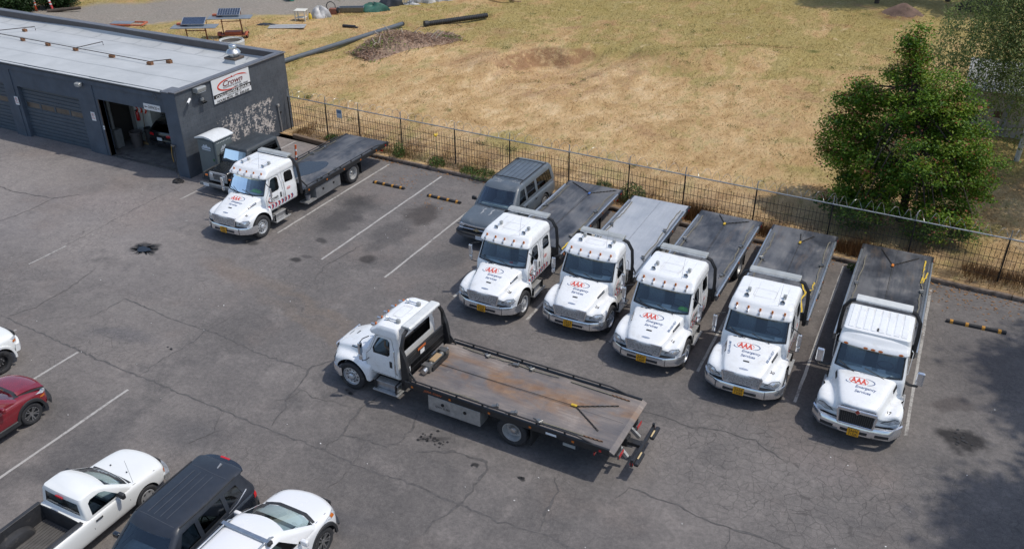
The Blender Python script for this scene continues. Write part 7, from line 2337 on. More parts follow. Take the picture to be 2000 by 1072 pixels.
cutj = [setmat(MB().rings([rrect(1.172, .70, 1.48, 3.70, .05, .06, .02), rrect(1.70, .62, 1.70, 3.62, .05, .06, .02)]).mesh('c'), CABIN), setmat(MB().prism(wsj, 'Y', 1.1, 1.85).mesh('c'), JB)]
for pz in sj:
    for s in (-1, 1):
        cutj.append(setmat(MB().prism(pz, 'X', s * .4, s * .9).mesh('c'), BLACKPL))
link('hard_top', finish(boolean(gw, cutj), 35), None, J_)
part('windshield', conform(GBJ, wsj, fromFront(), -.008, 6, 4), GLASSS, J_)
for pz in sj:
    for s in (-1, 1):
        part('side_window', conform(GBJ, pz, fromSide(s), -.01, 3, 3), GLASSD, J_)
for k in range(7):
    part('roof_rib', drape(GBJ, *stroke2d([(-.48 + k * .16, 1.85 + j * .17) for j in range(11)], .03), fromTop(), .006), JT, J_)
part('bumper', MB().box(-.86, .86, -.02, .12, .46, .60), pbr('grey_steel_bumper', (.16, .18, .20), .4, .5, var=.15), J_, bevel=.03, segs=2)
part('license_plate', MB().box(-.62, -.30, -.03, -.021, .47, .60), PLATEW, J_)
part('dashboard', MB().box(-.66, .66, 1.62, 1.9, 1.166, 1.26), DASHM, J_, bevel=.02)
for sx in (-.36, .36):
    part('seat', MB().box(sx - .22, sx + .22, 2.2, 2.4, 1.166, 1.62), SEATM, J_, bevel=.04)
part('underbody', MB().box(-.5, .5, .3, 3.6, .36, .519), BLACKP, J_)
part('spare_wheel', tyre_mb(.37, .25, .22).xf(Matrix.Translation((0, 3.93, 1.0)) @ Matrix.Rotation(math.pi / 2, 4, 'Z')), RUBBER, J_, smooth=50)
for x_ in (-.35, .25):
    part('wiper', MB().tube([(x_ + .25, 1.40, 1.22), (x_ - .2, 1.42, 1.27)], .01, 5), BLACKPL, J_)
# --- portable toilet
PT = thing('portable_toilet', 'grey portable toilet with white roof against the side wall', 'portable toilet', (-29.62, 27.82, 0), 0)
PG = pbr('grey_toilet_plastic', (.125, .15, .155), .55, var=.1, scale=2)
PWH = pbr('white_toilet_roof', (.62, .64, .64), .5, var=.05)
part('base', MB().box(-.60, .60, -.60, .60, 0, .10), pbr('dark_base', (.05, .055, .06), .6), PT, bevel=.02)
part('cabin', MB().rings([[(-.56, -.56, .102), (.56, -.56, .102), (.56, .56, .102), (-.56, .56, .102)], [(-.55, -.55, 2.02), (.55, -.55, 2.02), (.55, .55, 2.02), (-.55, .55, 2.02)]]), PG, PT, bevel=.03)
part('door', MB().box(-.44, .44, -.575, -.562, .16, 1.98), PG, PT, bevel=.006)
part('door_gable', MB().prism([(-.55, 2.02), (.55, 2.02), (.1, 2.15), (-.1, 2.15)], 'Y', -.56, -.53), PG, PT)
rf = []
for y_ in np.linspace(-.64, .64, 9):
    bow = .03 * (1 - (y_ / .64) ** 2)
    rf.append([(-.60, y_, 2.02), (-.595, y_, 2.06), (-.3, y_, 2.16 + bow), (0, y_, 2.20 + bow), (.3, y_, 2.16 + bow), (.595, y_, 2.06), (.60, y_, 2.02), (0, y_, 2.12)])
part('roof', MB().rings(rf), PWH, PT, smooth=40)
for k in range(9):
    part('vent_slot', MB().box(.558, .566, -.45 + k * .1, -.39 + k * .1, 1.84, 1.90), pbr('pale_vent', (.4, .43, .43), .5), PT)
for k in (1.3, .6):
    part('side_groove', MB().box(.558, .568, -.5, .5, k, k + .03), pbr('dark_groove', (.07, .08, .085), .6), PT)
part('door_latch', MB().box(.30, .40, -.592, -.576, 1.02, 1.14), pbr('green_latch', (.03, .12, .04), .4), PT, bevel=.01)
for M3 in (Matrix(((1, 0, 0, -.02), (0, 0, -1, -.5765), (0, 1, 0, 1.68), (0, 0, 0, 1))), Matrix(((0, 0, 1, .5605), (1, 0, 0, 0), (0, 1, 0, 1.58), (0, 0, 0, 1)))):
    mtn = [(-.3, -.09), (.3, -.09), (.24, .02), (.12, .0), (.05, .12), (-.04, .04), (-.12, .1), (-.2, 0)]
    put2d((mtn, [tuple(range(8))]), pbr('pale_blue_print', (.50, .56, .62), .5), 'emblem', PT, M3)
    put2d(([(-.26, -.17), (.26, -.18), (.26, -.13), (-.26, -.12)], [(0, 1, 2, 3)]), pbr('pale_blue_print', (.50, .56, .62), .5), 'printed_strip', PT, M3)
t = thing('orange_barrier_bar', 'orange and white striped bar standing behind the black off-roader', 'barrier', (-27.3, 30.5, 0), .3)
part('post', MB().cyl((0, 0, .05), (.05, .1, 1.0), .05, n=10), pbr('orange_plastic', (.62, .12, .03), .5), t)
part('foot', MB().box(-.2, .2, -.2, .2, 0, .05), BLACKPL, t, bevel=.015)
for z in (.4, .7):
    part('white_band', MB().cyl((.02 + .05 * z * .5, .1 * z, z), (.02 + .05 * (z + .1) * .5, .1 * (z + .1), z + .1), .056, n=10), WHITET, t)
# ------------------------------------------------------------------ fence
FENB = pbr('black_fence_steel', (.02, .019, .018), .6, .3, var=.3, dirt=(.08, .06, .045), dscale=6)
GALV = pbr('galvanised_tube', (.34, .36, .37), .45, .6, var=.15, scale=4)
FN = thing('boundary_fence', 'black picket and wire fence with galvanised top rail and razor wire along the lot', 'fence', (0, 0, 0))
PX = [-30.5, -28.0, -25.9, -23.3, -20.2, -17.2, -14.17, -11.29, -8.78, -5.77, -2.79, .22, 3.39, 6.4, 9.4]
RZ = 1.93
for x in PX:
    y = fence_y(x)
    ln = random.uniform(-.05, .03)
    p_ = cpart('post', 'fpost', lambda: MB().cyl((0, 0, .02), (0, 0, RZ - .03), .03, n=8), FENB, FN, (x, y, 0), smooth=40)
    cpart('post_top', 'fposttop', lambda: MB().cyl((0, 0, RZ - .02), (0, .02, RZ + .34), .02, n=8), GALV, p_)
for i in range(len(PX) - 1):
    a, b = PX[i], PX[i + 1]
    part('top_rail', MB().cyl((a, fence_y(a), RZ), (b, fence_y(b), RZ), .026, n=8), GALV, FN, smooth=40)
    for z in (.34, .70, 1.06, 1.42):
        part('cross_rail', MB().bar((a + .03, fence_y(a) + .05, z), (b - .03, fence_y(b) + .05, z), .012, .016), FENB, FN)
pk = MB()
pk.box(-.0065, .0065, -.0065, .0065, .08, 1.58)
pk.rings([[(-.0065, -.0065, 1.58), (.0065, -.0065, 1.58), (.0065, .0065, 1.58), (-.0065, .0065, 1.58)], [(-.001, -.001, 1.66), (.001, -.001, 1.66), (.001, .001, 1.66), (-.001, .001, 1.66)]])
pkm = pk.mesh('picket')
pkm.materials.append(FENB)
x = -30.55
while x < 5.2:
    link('picket', pkm, None, FN, (x + random.uniform(-.01, .01), fence_y(x) + .075, random.uniform(-.06, .02))).rotation_euler = (random.gauss(0, .014), random.gauss(0, .014), 0)
    x += .152
# chain-link wire
mb = MB()
x0, x1, z0, z1, spn = -30.5, 9.4, .08, RZ, .075
k = x0 - (z1 - z0)
while k < x1:
    for sgn in (1, -1):
        a = (k, z0) if sgn > 0 else (k + (z1 - z0), z0)
        b = (k + (z1 - z0), z1) if sgn > 0 else (k, z1)
        if min(a[0], b[0]) > x0 and max(a[0], b[0]) < x1:
            mb.bar((a[0], fence_y(a[0]) + .012 * sgn, a[1]), (b[0], fence_y(b[0]) + .012 * sgn, b[1]), .0026, .0026)
    k += spn
o = part('chain_link_wire', mb, pbr('dull_mesh_wire', (.10, .105, .10), .5, .5), FN, recalc=False)
o['kind'] = 'stuff'
# razor coil on the rail
pts = []
n_t = int((9.4 + 30.5) / .46)
for i in range(n_t * 14):
    t = i / 14
    a = 2 * math.pi * t
    x = -30.5 + t * .46 + .05 * math.sin(a * .37)
    rr_ = .20 + .03 * math.sin(t * 1.7)
    pts.append((x, fence_y(x) + .02 + rr_ * math.sin(a), RZ + .20 + rr_ * math.cos(a)))
part('razor_wire', MB().tube(pts, .0065, 4), pbr('bright_razor_wire', (.36, .37, .37), .35, .7, var=.15), FN)
t = thing('fence_notice', 'small pale notice tied to the fence near the building', 'notice', (-27.1, fence_y(-27.1) - .04, 1.55))
part('panel', MB().box(-.16, .16, -.006, .006, -.22, .22), pbr('faded_notice', (.50, .55, .58), .6), t)
part('printed_panel', MB().box(-.13, .13, -.009, -.0065, .02, .18), pbr('notice_blue', (.13, .2, .28), .6), t)

# ------------------------------------------------------------------ plants
def leaf_mat(name, stops, trans=.25):
    m = bpy.data.materials.new(name)
    m.use_nodes = True
    nt = m.node_tree
    nt.nodes.clear()
    n = N(nt)
    out = nt.nodes.new('ShaderNodeOutputMaterial')
    c = n.ramp(n.attr('tint').outputs['Fac'], stops)
    bs = nt.nodes.new('ShaderNodeBsdfPrincipled')
    n.put(bs.inputs['Base Color'], c)
    bs.inputs['Roughness'].default_value = .55
    bs.inputs['Specular IOR Level'].default_value = .3
    tr = nt.nodes.new('ShaderNodeBsdfTranslucent')
    n.put(tr.inputs['Color'], c)
    mx = nt.nodes.new('ShaderNodeMixShader')
    mx.inputs[0].default_value = trans
    nt.links.new(bs.outputs[0], mx.inputs[1])
    nt.links.new(tr.outputs[0], mx.inputs[2])
    nt.links.new(mx.outputs[0], out.inputs[0])
    return m

def leaves(name, C, size, tint, mat, parent=None, up=.5, aspect=.62, rng=None, dirs=None):
    rng = rng or RNG
    n_ = len(C)
    nr = rng.normal(size=(n_, 3))
    nr[:, 2] = np.abs(nr[:, 2]) + up
    nr /= np.linalg.norm(nr, axis=1)[:, None]
    a = rng.normal(size=(n_, 3)) if dirs is None else dirs + rng.normal(size=(n_, 3)) * .25
    u = a - nr * (a * nr).sum(1)[:, None]
    u /= np.linalg.norm(u, axis=1)[:, None] + 1e-9
    v = np.cross(nr, u)
    s = (size * rng.uniform(.6, 1.35, n_))[:, None]
    fold = nr * s * .16
    V = np.empty((n_, 4, 3))
    V[:, 0] = C - u * s * .5
    V[:, 1] = C + v * s * aspect * .5 + fold
    V[:, 2] = C + u * s * .5
    V[:, 3] = C - v * s * aspect * .5 + fold
    idx = np.arange(n_ * 4).reshape(n_, 4)
    F = np.concatenate([idx[:, [0, 1, 2]], idx[:, [0, 2, 3]]])
    return bulk(name, V.reshape(-1, 3), F, mat, np.repeat(tint, 4), parent)

def blades(name, base, h, wd, lean, tint, mat, parent=None):
    n_ = len(base)
    a = RNG.uniform(0, 2 * math.pi, n_)
    d = np.stack([np.cos(a), np.sin(a), np.zeros(n_)], 1)
    b = RNG.uniform(0, 2 * math.pi, n_)
    l = np.stack([np.cos(b), np.sin(b), np.zeros(n_)], 1) * (lean * h)[:, None]
    V = np.empty((n_, 3, 3))
    V[:, 0] = base - d * (wd / 2)[:, None]
    V[:, 1] = base + d * (wd / 2)[:, None]
    V[:, 2] = base + l + np.array([0, 0, 1.0]) * h[:, None]
    F = np.arange(n_ * 3).reshape(n_, 3)
    return bulk(name, V.reshape(-1, 3), F, mat, np.repeat(tint, 3), parent)

BARK = pbr('grey_brown_bark', (.075, .058, .045), .9, var=.35, scale=8, bump=.6, bscale=18)
MAPLE = leaf_mat('maple_leaf', [(0, (.027, .075, .011)), (.35, (.072, .16, .016)), (.6, (.15, .255, .022)), (.8, (.24, .32, .03)), (.88, (.20, .16, .045)), (1, (.34, .09, .06))], .30)
def shell_pts(lobes, per, rng, lo=.25):
    P = []
    for cx, cy, cz, rx, ry, rz, k in lobes:
        d = rng.normal(size=(k, 3))
        d /= np.linalg.norm(d, axis=1)[:, None]
        r = rng.uniform(lo, 1.0, k) ** .7
        P.append(np.array([cx, cy, cz]) + d * r[:, None] * np.array([rx, ry, rz]))
    return np.concatenate(P)

def broad_tree(T, lobes, base, clump_r, per, size, mat, red=.12, seed=1, trunk_r=.2, fork=1.4):
    rng = np.random.default_rng(seed)
    K = shell_pts(lobes, per, rng)
    C, tn = [], []
    zmin, zmax = K[:, 2].min(), K[:, 2].max()
    cen = K.mean(0)
    for k in K:
        q = rng.normal(size=(per, 3)) * clump_r * np.array([1, 1, .62])
        C.append(k + q)
        out_ = np.linalg.norm((k - cen) / (K.std(0) * 2))
        t = rng.normal(.46, .12, per) + rng.normal(0, .13)
        tip = (q[:, 2] > clump_r * .35) & (rng.uniform(size=per) < red * (0.4 + out_)) & (rng.uniform() < .75)
        t[tip] = rng.uniform(.86, 1.0, tip.sum())
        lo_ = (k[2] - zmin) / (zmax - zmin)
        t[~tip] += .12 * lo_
        tn.append(np.clip(t, 0, 1))
    C = np.concatenate(C)
    C[:, 2] = np.maximum(C[:, 2], .25)
    leaves('crown', C, size, np.concatenate(tn), mat, T, up=.75, rng=rng)
    m_ = MB()
    b = Vector(base)
    f = b + Vector((0, 0, fork))
    m_.tube([b + Vector((0, 0, -.1)), b + Vector((.02, .0, fork * .5)), f], [trunk_r * 1.25, trunk_r, trunk_r * .85], 10)
    top = Vector(K[K[:, 2].argmax()]) - Vector((0, 0, .6))
    m_.tube([f, (f + top) / 2 + Vector((.15, .1, 0)), top], [trunk_r * .8, trunk_r * .5, .03], 8)
    part('trunk', m_, BARK, T, smooth=60)
    m_ = MB()
    for k in K[rng.permutation(len(K))[:70]]:
        s0 = f + (top - f) * float(rng.uniform(0, .75))
        k = Vector(k)
        md = (s0 + k) / 2 + Vector((0, 0, .25 * (k - s0).length * .5))
        m_.tube([s0, md, k], [.05, .03, .008], 5)
    part('limbs', m_, BARK, T, smooth=60)

MT = thing('maple_tree', 'dense green maple with reddish leaf tips just behind the fence', 'tree', (0, 0, 0))
broad_tree(MT, [(-.7, 36.9, 3.3, 3.0, 2.8, 2.2, 170), (-3.0, 36.8, 2.9, 1.35, 1.6, 1.6, 62), (-1.0, 37.1, 5.3, 1.7, 1.7, 1.6, 80), (-1.25, 37.2, 6.9, .6, .7, 1.2, 30), (-2.8, 37.1, 4.8, .9, 1.0, 1.0, 34), (1.4, 37, 3.1, 1.4, 1.6, 1.7, 66), (1.1, 36.5, 1.6, 1.6, 1.3, .8, 40), (-1.9, 36.4, 1.5, 1.5, 1.1, .8, 40), (-1.9, 35.2, 1.1, 1.7, .8, .8, 40), (.7, 35.1, 1.1, 1.7, .8, .8, 40), (.5, 37.2, 4.9, 1.15, 1.2, 1.1, 40)],
           (-.36, 36.7, .1), .22, 112, .12, MAPLE, .24, 4, .17)

BIRCHL = leaf_mat('birch_leaf', [(0, (.11, .15, .045)), (.5, (.20, .26, .09)), (1, (.33, .38, .16))], .5)
BIRCHB = pbr('white_birch_bark', (.50, .49, .45), .8, var=.3, scale=5, dirt=(.06, .055, .05), dscale=4, dlo=.6, dhi=.66)
def birch(T, base, h, R, nstr, seed, xmin=-99):
    rng = np.random.default_rng(seed)
    b = np.array(base)
    m_ = MB()
    m_.tube([tuple(b), tuple(b + [.1, 0, h * .4]), tuple(b + [-.1, .1, h * .75]), tuple(b + [.05, 0, h])], [.13, .1, .06, .02], 10)
    tw = MB()
    C, tn, dr = [], [], []
    for i in range(nstr):
        a = rng.uniform(0, 2 * math.pi)
        zf = rng.uniform(.35, 1.0)
        rr_ = R * rng.uniform(.25, 1.0) * math.sin(min(1, (1.12 - zf) * 1.7) * math.pi / 2)
        s0 = b + np.array([0, 0, h * (zf - .12)])
        tip = b + np.array([rr_ * math.cos(a), rr_ * math.sin(a), h * zf])
        if tip[0] < xmin:
            continue
        ln = rng.uniform(1.0, 3.0) * (.6 + .6 * zf)
        end = tip + np.array([rng.normal(0, .2), rng.normal(0, .2), -ln])
        end[2] = max(end[2], .8)
        if i % 14 == 0:
            md = (s0 + tip) / 2 + [0, 0, .3]
            tw.tube([tuple(s0), tuple(md), tuple(tip)], [.025, .015, .006], 4)
        k = int(14 * ln)
        t = rng.uniform(0, 1, k) ** .9
        p = tip[None] * (1 - t[:, None]) + end[None] * t[:, None] + rng.normal(size=(k, 3)) * np.array([.12, .12, .10])
        C.append(p)
        tn.append(np.clip(rng.normal(.45, .2, k) + rng.normal(0, .1), 0, 1))
        dr.append(np.tile([0, 0, -1.0], (k, 1)))
    part('trunk', m_, BIRCHB, T, smooth=60)
    part('limbs', tw, BARK, T, smooth=60)
    leaves('crown', np.concatenate(C), .13, np.concatenate(tn), BIRCHL, T, up=.45, aspect=.55, rng=rng, dirs=np.concatenate(dr))
t = thing('birch_tree', 'tall weeping birch with trailing grey-green foliage in the upper right corner', 'tree', (0, 0, 0))
birch(t, (4.0, 46.4, .1), 11.5, 5.2, 2300, 5)
t = thing('birch_tree', 'birch at the right edge with a few strands hanging into view', 'tree', (0, 0, 0))
birch(t, (7.6, 41.5, .1), 10.5, 4.9, 800, 8)

# trees standing right of the frame, their shade reaches into the lot
for k, (x, y, lb) in enumerate(((13.6, 30.2, 'leafy tree right of the lot shading the stall with the far right parking stop'), (13.2, 22.6, 'leafy tree right of the lot shading the bottom right corner'))):
    t = thing('shade_tree', lb, 'tree', (x, y, 0), k * 1.3)
    if k == 0:
        broad_tree(t, [(0, 0, 12.4, 4.0, 4.2, 3.4, 190), (0, 0, 16.0, 2.4, 2.4, 2.0, 50), (-1.6, -1.6, 9.4, 2.4, 2.4, 1.2, 50), (1.8, 1.6, 9.5, 2.2, 2.2, 1.0, 30)], (0, 0, 0), .55, 85, .30, MAPLE, .05, 9, .28, 7)
        SH0 = t
    else:
        for c in list(SH0.children):
            d = c.copy()
            col.objects.link(d)
            d.parent = t
# dark trees along the far right edge of the field: only their feet show
DARKL = leaf_mat('dark_evergreen_leaf', [(0, (.010, .026, .008)), (.5, (.022, .052, .013)), (1, (.05, .09, .022))], .15)
FAR = []
for k, (x, y, s, lb) in enumerate(((-6.4, 79.2, 1.0, 'dark tree with a thin bare trunk beyond the dirt mound'), (-12.5, 83.5, 1.1, 'dark tree at the top edge left of the bare trunk'), (-1.2, 82.5, 1.15, 'dark tree at the top edge behind the dirt mound'), (3.4, 81.0, 1.1, 'dark tree at the top edge beside the birch'), (-19.5, 86, 1.2, 'dark tree at the top edge farthest left of the group'))):
    t = thing('far_tree', lb, 'tree', (x, y, .1), k * 1.1, 'dark trees along the far edge of the field')
    t.scale = (s, s, s)
    if not FAR:
        broad_tree(t, [(0, 0, 5.8, 3.2, 3.2, 2.2, 60), (0, 0, 8, 2, 2, 1.5, 20), (.8, .5, 4, 2.2, 2.2, .7, 18)], (0, 0, 0), .55, 45, .34, DARKL, 0, 21, .16, 2.6)
        FAR = list(t.children)
    else:
        for c in FAR:
            d = c.copy()
            col.objects.link(d)
            d.parent = t
# dense bushes, top left
BUSH = []
for k, (x, y, s, lb) in enumerate(((-69.9, 44.0, .8, 'dark green bush in the very top left corner'), (-67.6, 45.6, .75, 'dark green bush behind the red and white marker post'), (-65.9, 48.2, .6, 'dark green bush at the top edge right of the marker posts'), (-73.4, 44.6, .95, 'dark green bush behind the roof at the left edge'), (-61.2, 56.4, .8, 'dark green bush at the top edge beyond the gravel track'))):
    t = thing('bush', lb, 'bush', (x, y, .1), k * 1.9, 'dark bushes beyond the roof')
    t.scale = (s, s, s)
    if not BUSH:
        broad_tree(t, [(0, 0, 1.2, 2.4, 2.2, 1.3, 130), (.5, .3, 2.6, 1.5, 1.5, 1.1, 30)], (0, 0, 0), .36, 60, .22, DARKL, 0, 31, .1, .6)
        BUSH = list(t.children)
    else:
        for c in BUSH:
            d = c.copy()
            col.objects.link(d)
            d.parent = t

# grass of the field: one countless mass
def grass_mat():
    m, nt, bs, out = nmat('dry_grass_blades')
    n = N(nt)
    c = field_color(n, n.pos())
    c = n.mix(1, c, n.ramp(n.attr('tint').outputs['Fac'], [(0, (.76, .74, .70)), (.5, (1.0, 1.0, .98)), (1, (1.3, 1.27, 1.22))]), 'MULTIPLY')
    n.put(bs.inputs['Base Color'], c)
    bs.inputs['Roughness'].default_value = .8
    bs.inputs['Specular IOR Level'].default_value = .2
    return m
nG = 150000
xs = RNG.uniform(-66, 6, nG * 2)
ts = RNG.uniform(1.0, 42, nG * 2) ** 1.0
ys = np.array([fence_y(0)]) + ts - .0355 * xs
# keep what the camera can see, clear of the gravel
keep = ((-.3936 * xs + .7741 * ys + .4958 * 16.4) > 5)
u = (.8921 * xs + .4518 * ys + .0027 * 16.4) / (-.3936 * xs + .7741 * ys + .4958 * 16.4)
keep &= (np.abs(u) < .62) & ~((ys - .93 * xs > 97.5) & (ys - .93 * xs < 110) & (xs < -41)) & ~((xs < -30.3) & (ys < 34.9))
xs, ys = xs[keep][:nG], ys[keep][:nG]
zs = np.array([hz(a, b) for a, b in zip(xs, ys)]) - .01
hh = RNG.uniform(.04, .13, len(xs)) * (1 + .8 * (RNG.uniform(size=len(xs)) > .93))
o = blades('dry_grass', np.stack([xs, ys, zs], 1), hh, RNG.uniform(.02, .05, len(xs)), RNG.uniform(.3, 1.8, len(xs)), np.clip(RNG.normal(.5, .22, len(xs)), 0, 1), grass_mat())
o['kind'] = 'stuff'
o['label'] = 'straw coloured mown grass covering the field'

# taller dead weeds at the fence foot
WEEDM = leaf_mat('fence_weeds', [(0, (.10, .05, .022)), (.35, (.24, .125, .05)), (.6, (.40, .27, .12)), (.72, (.19, .17, .05)), (1, (.06, .12, .025))], .2)
B_, H_, T_ = [], [], []
def weeds(x0, x1, n_, h, t0, t1, off=(-.75, 1.6)):
    for _ in range(n_):
        x = random.uniform(x0, x1)
        y = fence_y(x) + random.triangular(off[0], off[1], (off[0] + off[1]) / 2)
        dens_ = .5 + .5 * math.sin(x * 1.7 + math.sin(x * .6) * 3)
        if random.random() > .35 + .65 * dens_:
            continue
        B_.append((x, y, .12))
        H_.append(h * random.uniform(.4, 1.1) * (.6 + .5 * dens_))
        T_.append(random.uniform(t0, t1))
weeds(-30, 5, 14000, .24, .28, .68)
weeds(-25, -15, 1500, .34, .45, .95, (-.7, .4))
weeds(-30, -26, 900, .22, .3, .6, (-.8, .3))
weeds(-9.5, -1.2, 7500, .62, .05, .42, (-.55, .5))
weeds(2.2, 5, 1600, .40, .1, .5, (-.2, .9))
weeds(-14, -9, 1800, .45, .15, .7, (-.5, .4))
o = blades('fence_weeds', np.array(B_), np.array(H_), np.full(len(B_), .028), RNG.uniform(.05, .45, len(B_)), np.array(T_), WEEDM)
o['kind'] = 'stuff'
o['label'] = 'rusty dead weeds and grass along the foot of the fence'
# weed plants one can pick out
GREENW = leaf_mat('green_weed', [(0, (.04, .085, .018)), (.6, (.085, .15, .03)), (1, (.17, .22, .06))], .25)
YELF = pbr('yellow_flower', (.72, .50, .02), .6)
def weed_plant(x, y, r, h, n_, lb, flower=False, size=.1):
    t = thing('weed_plant', lb, 'weed', (x, y, .1))
    a = RNG.uniform(0, 2 * math.pi, n_)
    q = RNG.uniform(0, 1, n_)
    C = np.stack([r * np.sqrt(q) * np.cos(a), r * np.sqrt(q) * np.sin(a), h * (.1 + .9 * RNG.uniform(0, 1, n_) * (1 - .6 * q))], 1)
    leaves('foliage', C, size, np.clip(RNG.normal(.5, .25, n_), 0, 1), GREENW, t, up=.3, aspect=.4)
    m_ = MB()
    for k in range(5):
        m_.tube([(0, 0, 0), (C[k][0] * .6, C[k][1] * .6, h * .5), (C[k][0], C[k][1], h * .9)], [.012, .009, .005], 4)
    if flower:
        m_.tube([(0, 0, 0), (.02, 0, 1.0), (-.02, 0, 1.5)], [.014, .01, .008], 5)
    part('stem', m_, pbr('green_stem', (.06, .10, .03), .7), t)
    if flower:
        m_ = MB()
        for k in range(12):
            b = k * 2.4
            m_.lathe([(.005, 0), (.05, .02), (.005, .035)], (.02 * math.cos(b) * k * .4, .02 * math.sin(b) * k * .4, 1.48 + .012 * k), 'Z', 7)
        part('flower_head', m_, YELF, t)
for a in ((-11.2, 33.75, .62, .85, 900, 'round green bush behind the pale aluminium deck'), (-12.55, 33.7, .45, .8, 420, 'green weed clump behind the deck of truck 28'), (-20.95, 33.25, .4, .5, 320, 'green weed under the yellow flower stalk', True), (-23.2, 33.35, .3, .9, 320, 'upright green weed at the fence post behind truck 26'), (-18.3, 33.1, .6, .35, 420, 'low green weeds at the kerb left of the long grey SUV'), (-27.7, 33.85, .35, .3, 260, 'small green weed beside the timber sleeper'), (-1.55, 31.6, .2, .25, 130, 'tiny green weed at the kerb between trucks 30 and 17'), (-19.2, 33.2, .4, .3, 260, 'low green weeds right of the yellow flower')):
    weed_plant(*a)
# small green weeds scattered in the field
C, tn = [], []
rw = np.random.default_rng(77)
for _ in range(150):
    x = rw.uniform(-48, 3)
    y = fence_y(x) + rw.uniform(2, 42)
    k = int(rw.uniform(15, 60))
    C.append(np.stack([x + rw.normal(0, rw.uniform(.1, .3), k), y + rw.normal(0, .15, k), np.full(k, hz(x, y) + .03) + rw.uniform(0, .12, k)], 1))
    tn.append(np.clip(rw.normal(.35, .2, k), 0, 1))
for x0, y0 in ((-3.5, 62), (-2.2, 60.5), (-4.4, 59), (-1.5, 57.5), (-.5, 64)):
    C.append(np.stack([x0 + rw.normal(0, .5, 160), y0 + rw.normal(0, .25, 160), np.full(160, hz(x0, y0) + .03) + rw.uniform(0, .14, 160)], 1))
    tn.append(np.clip(rw.normal(.3, .2, 160), 0, 1))
FWEED = leaf_mat('field_weed', [(0, (.09, .115, .03)), (.6, (.17, .19, .05)), (1, (.28, .27, .09))], .25)
o = leaves('field_weeds', np.concatenate(C), .085, np.concatenate(tn), FWEED, None, up=.6, aspect=.45)
o['kind'] = 'stuff'
o['label'] = 'small green weeds dotted over the dry field'
# ------------------------------------------------------------------ things lying in the field
def gz(x, y):
    return hz(x, y)
# long plastic pipes
t = thing('grey_pipe', 'long slate grey plastic pipe lying in the grass behind the building', 'pipe', (0, 0, 0))
PG_ = pbr('slate_pipe_plastic', (.085, .10, .115), .45, var=.12, scale=2)
pts = [(-39.75, 37.0), (-39.15, 41.1), (-38.55, 45.3), (-38.0, 49.4), (-37.5, 53.4), (-37.28, 55.2)]
part('pipe', MB().tube([(x, y, .32) for x, y in pts], .165, 14), PG_, t, smooth=50)
part('pipe_mouth', MB().lathe([(.14, 0), (.17, 0), (.17, .12), (.14, .12)], (-37.28, 55.2, .32), 'Y', 14), BLACKPL, t)
t = thing('black_pipe', 'short black corrugated pipe lying in the field near the top', 'pipe', (0, 0, 0))
a, b = Vector((-35.6, 55.9, .36)), Vector((-32.75, 60.3, .36))
n_ = 70
part('pipe', MB().tube([a + (b - a) * i / n_ for i in range(n_ + 1)], [.2 if i % 2 else .175 for i in range(n_ + 1)], 12), pbr('black_corrugated_plastic', (.016, .016, .017), .5, dirt=(.06, .05, .04), dscale=3), t, smooth=30)
part('socket', MB().tube([a - (b - a).normalized() * .12, a + (b - a).normalized() * .18], .24, 14), BLACKPL, t, smooth=40)
part('stake', MB().bar((-33.8, 57.4, .2), (-33.1, 57.0, .2), .04, .04), WOOD, t)
t = thing('pipe_offcut', 'short black pipe offcut lying alone in the grass', 'pipe', (-40.7, 53.2, gz(-40.7, 53.2)))
part('shell', MB().tube([(-.5, -.05, .1), (.5, .1, .1)], .12, 10, cap=False), BLACKPL, t, smooth=40)
part('flap', MB().box(.1, .75, -.02, .2, .05, .12), BLACKPL, t, bevel=.02)

# brush pile
BP = thing('brush_pile', 'heap of cut branches and brambles in the dry field', 'brush pile', (0, 0, 0))
rb = np.random.default_rng(5)
m_ = MB()
C, tn = [], []
A0, A1 = np.array([-35.3, 46.9]), np.array([-32.3, 54.2])
dvec = (A1 - A0) / np.linalg.norm(A1 - A0)
nvec = np.array([-dvec[1], dvec[0]])
def pile(t, v):
    p = A0 + (A1 - A0) * t + nvec * v
    top = (.75 + .35 * math.sin(t * 5 + .5)) * math.sin(math.pi * min(1, max(0, t * .94 + .03))) ** .5 * max(0, 1 - (v / 1.5) ** 2)
    return p, top
for i in range(1500):
    t = rb.uniform(0, 1)
    v = rb.normal(0, .6)
    p, top = pile(t, v)
    z0 = gz(p[0], p[1]) + top * rb.uniform(.1, 1)
    L = rb.uniform(.3, 1.0)
    a_ = rb.uniform(0, 6.28)
    e = rb.normal(.1, .3)
    d = np.array([math.cos(a_) * math.cos(e), math.sin(a_) * math.cos(e), math.sin(e)]) * L / 2
    mid = np.array([p[0], p[1], z0 + .05])
    r_ = rb.uniform(.007, .022)
    m_.tube([tuple(mid - d), tuple(mid + rb.normal(0, .04, 3)), tuple(mid + d)], [r_, r_, r_ * .5], 4, cap=False)
part('branches', m_, pbr('cut_branches', (.38, .27, .20), .9, var=.5, scale=3), BP)['kind'] = 'stuff'
m_ = MB()
for i in range(14):
    p, top = pile(rb.uniform(.05, .9), rb.normal(0, .5))
    z0 = gz(p[0], p[1]) + top
    a_ = rb.uniform(0, 6.28)
    m_.tube([(p[0], p[1], z0), (p[0] + .3 * math.cos(a_), p[1] + .3 * math.sin(a_), z0 + .25), (p[0] + .7 * math.cos(a_), p[1] + .7 * math.sin(a_), z0 + rb.uniform(-.1, .6))], [.03, .025, .012], 5)
part('bleached_sticks', m_, pbr('bleached_wood', (.42, .36, .30), .9, var=.2), BP)['kind'] = 'stuff'
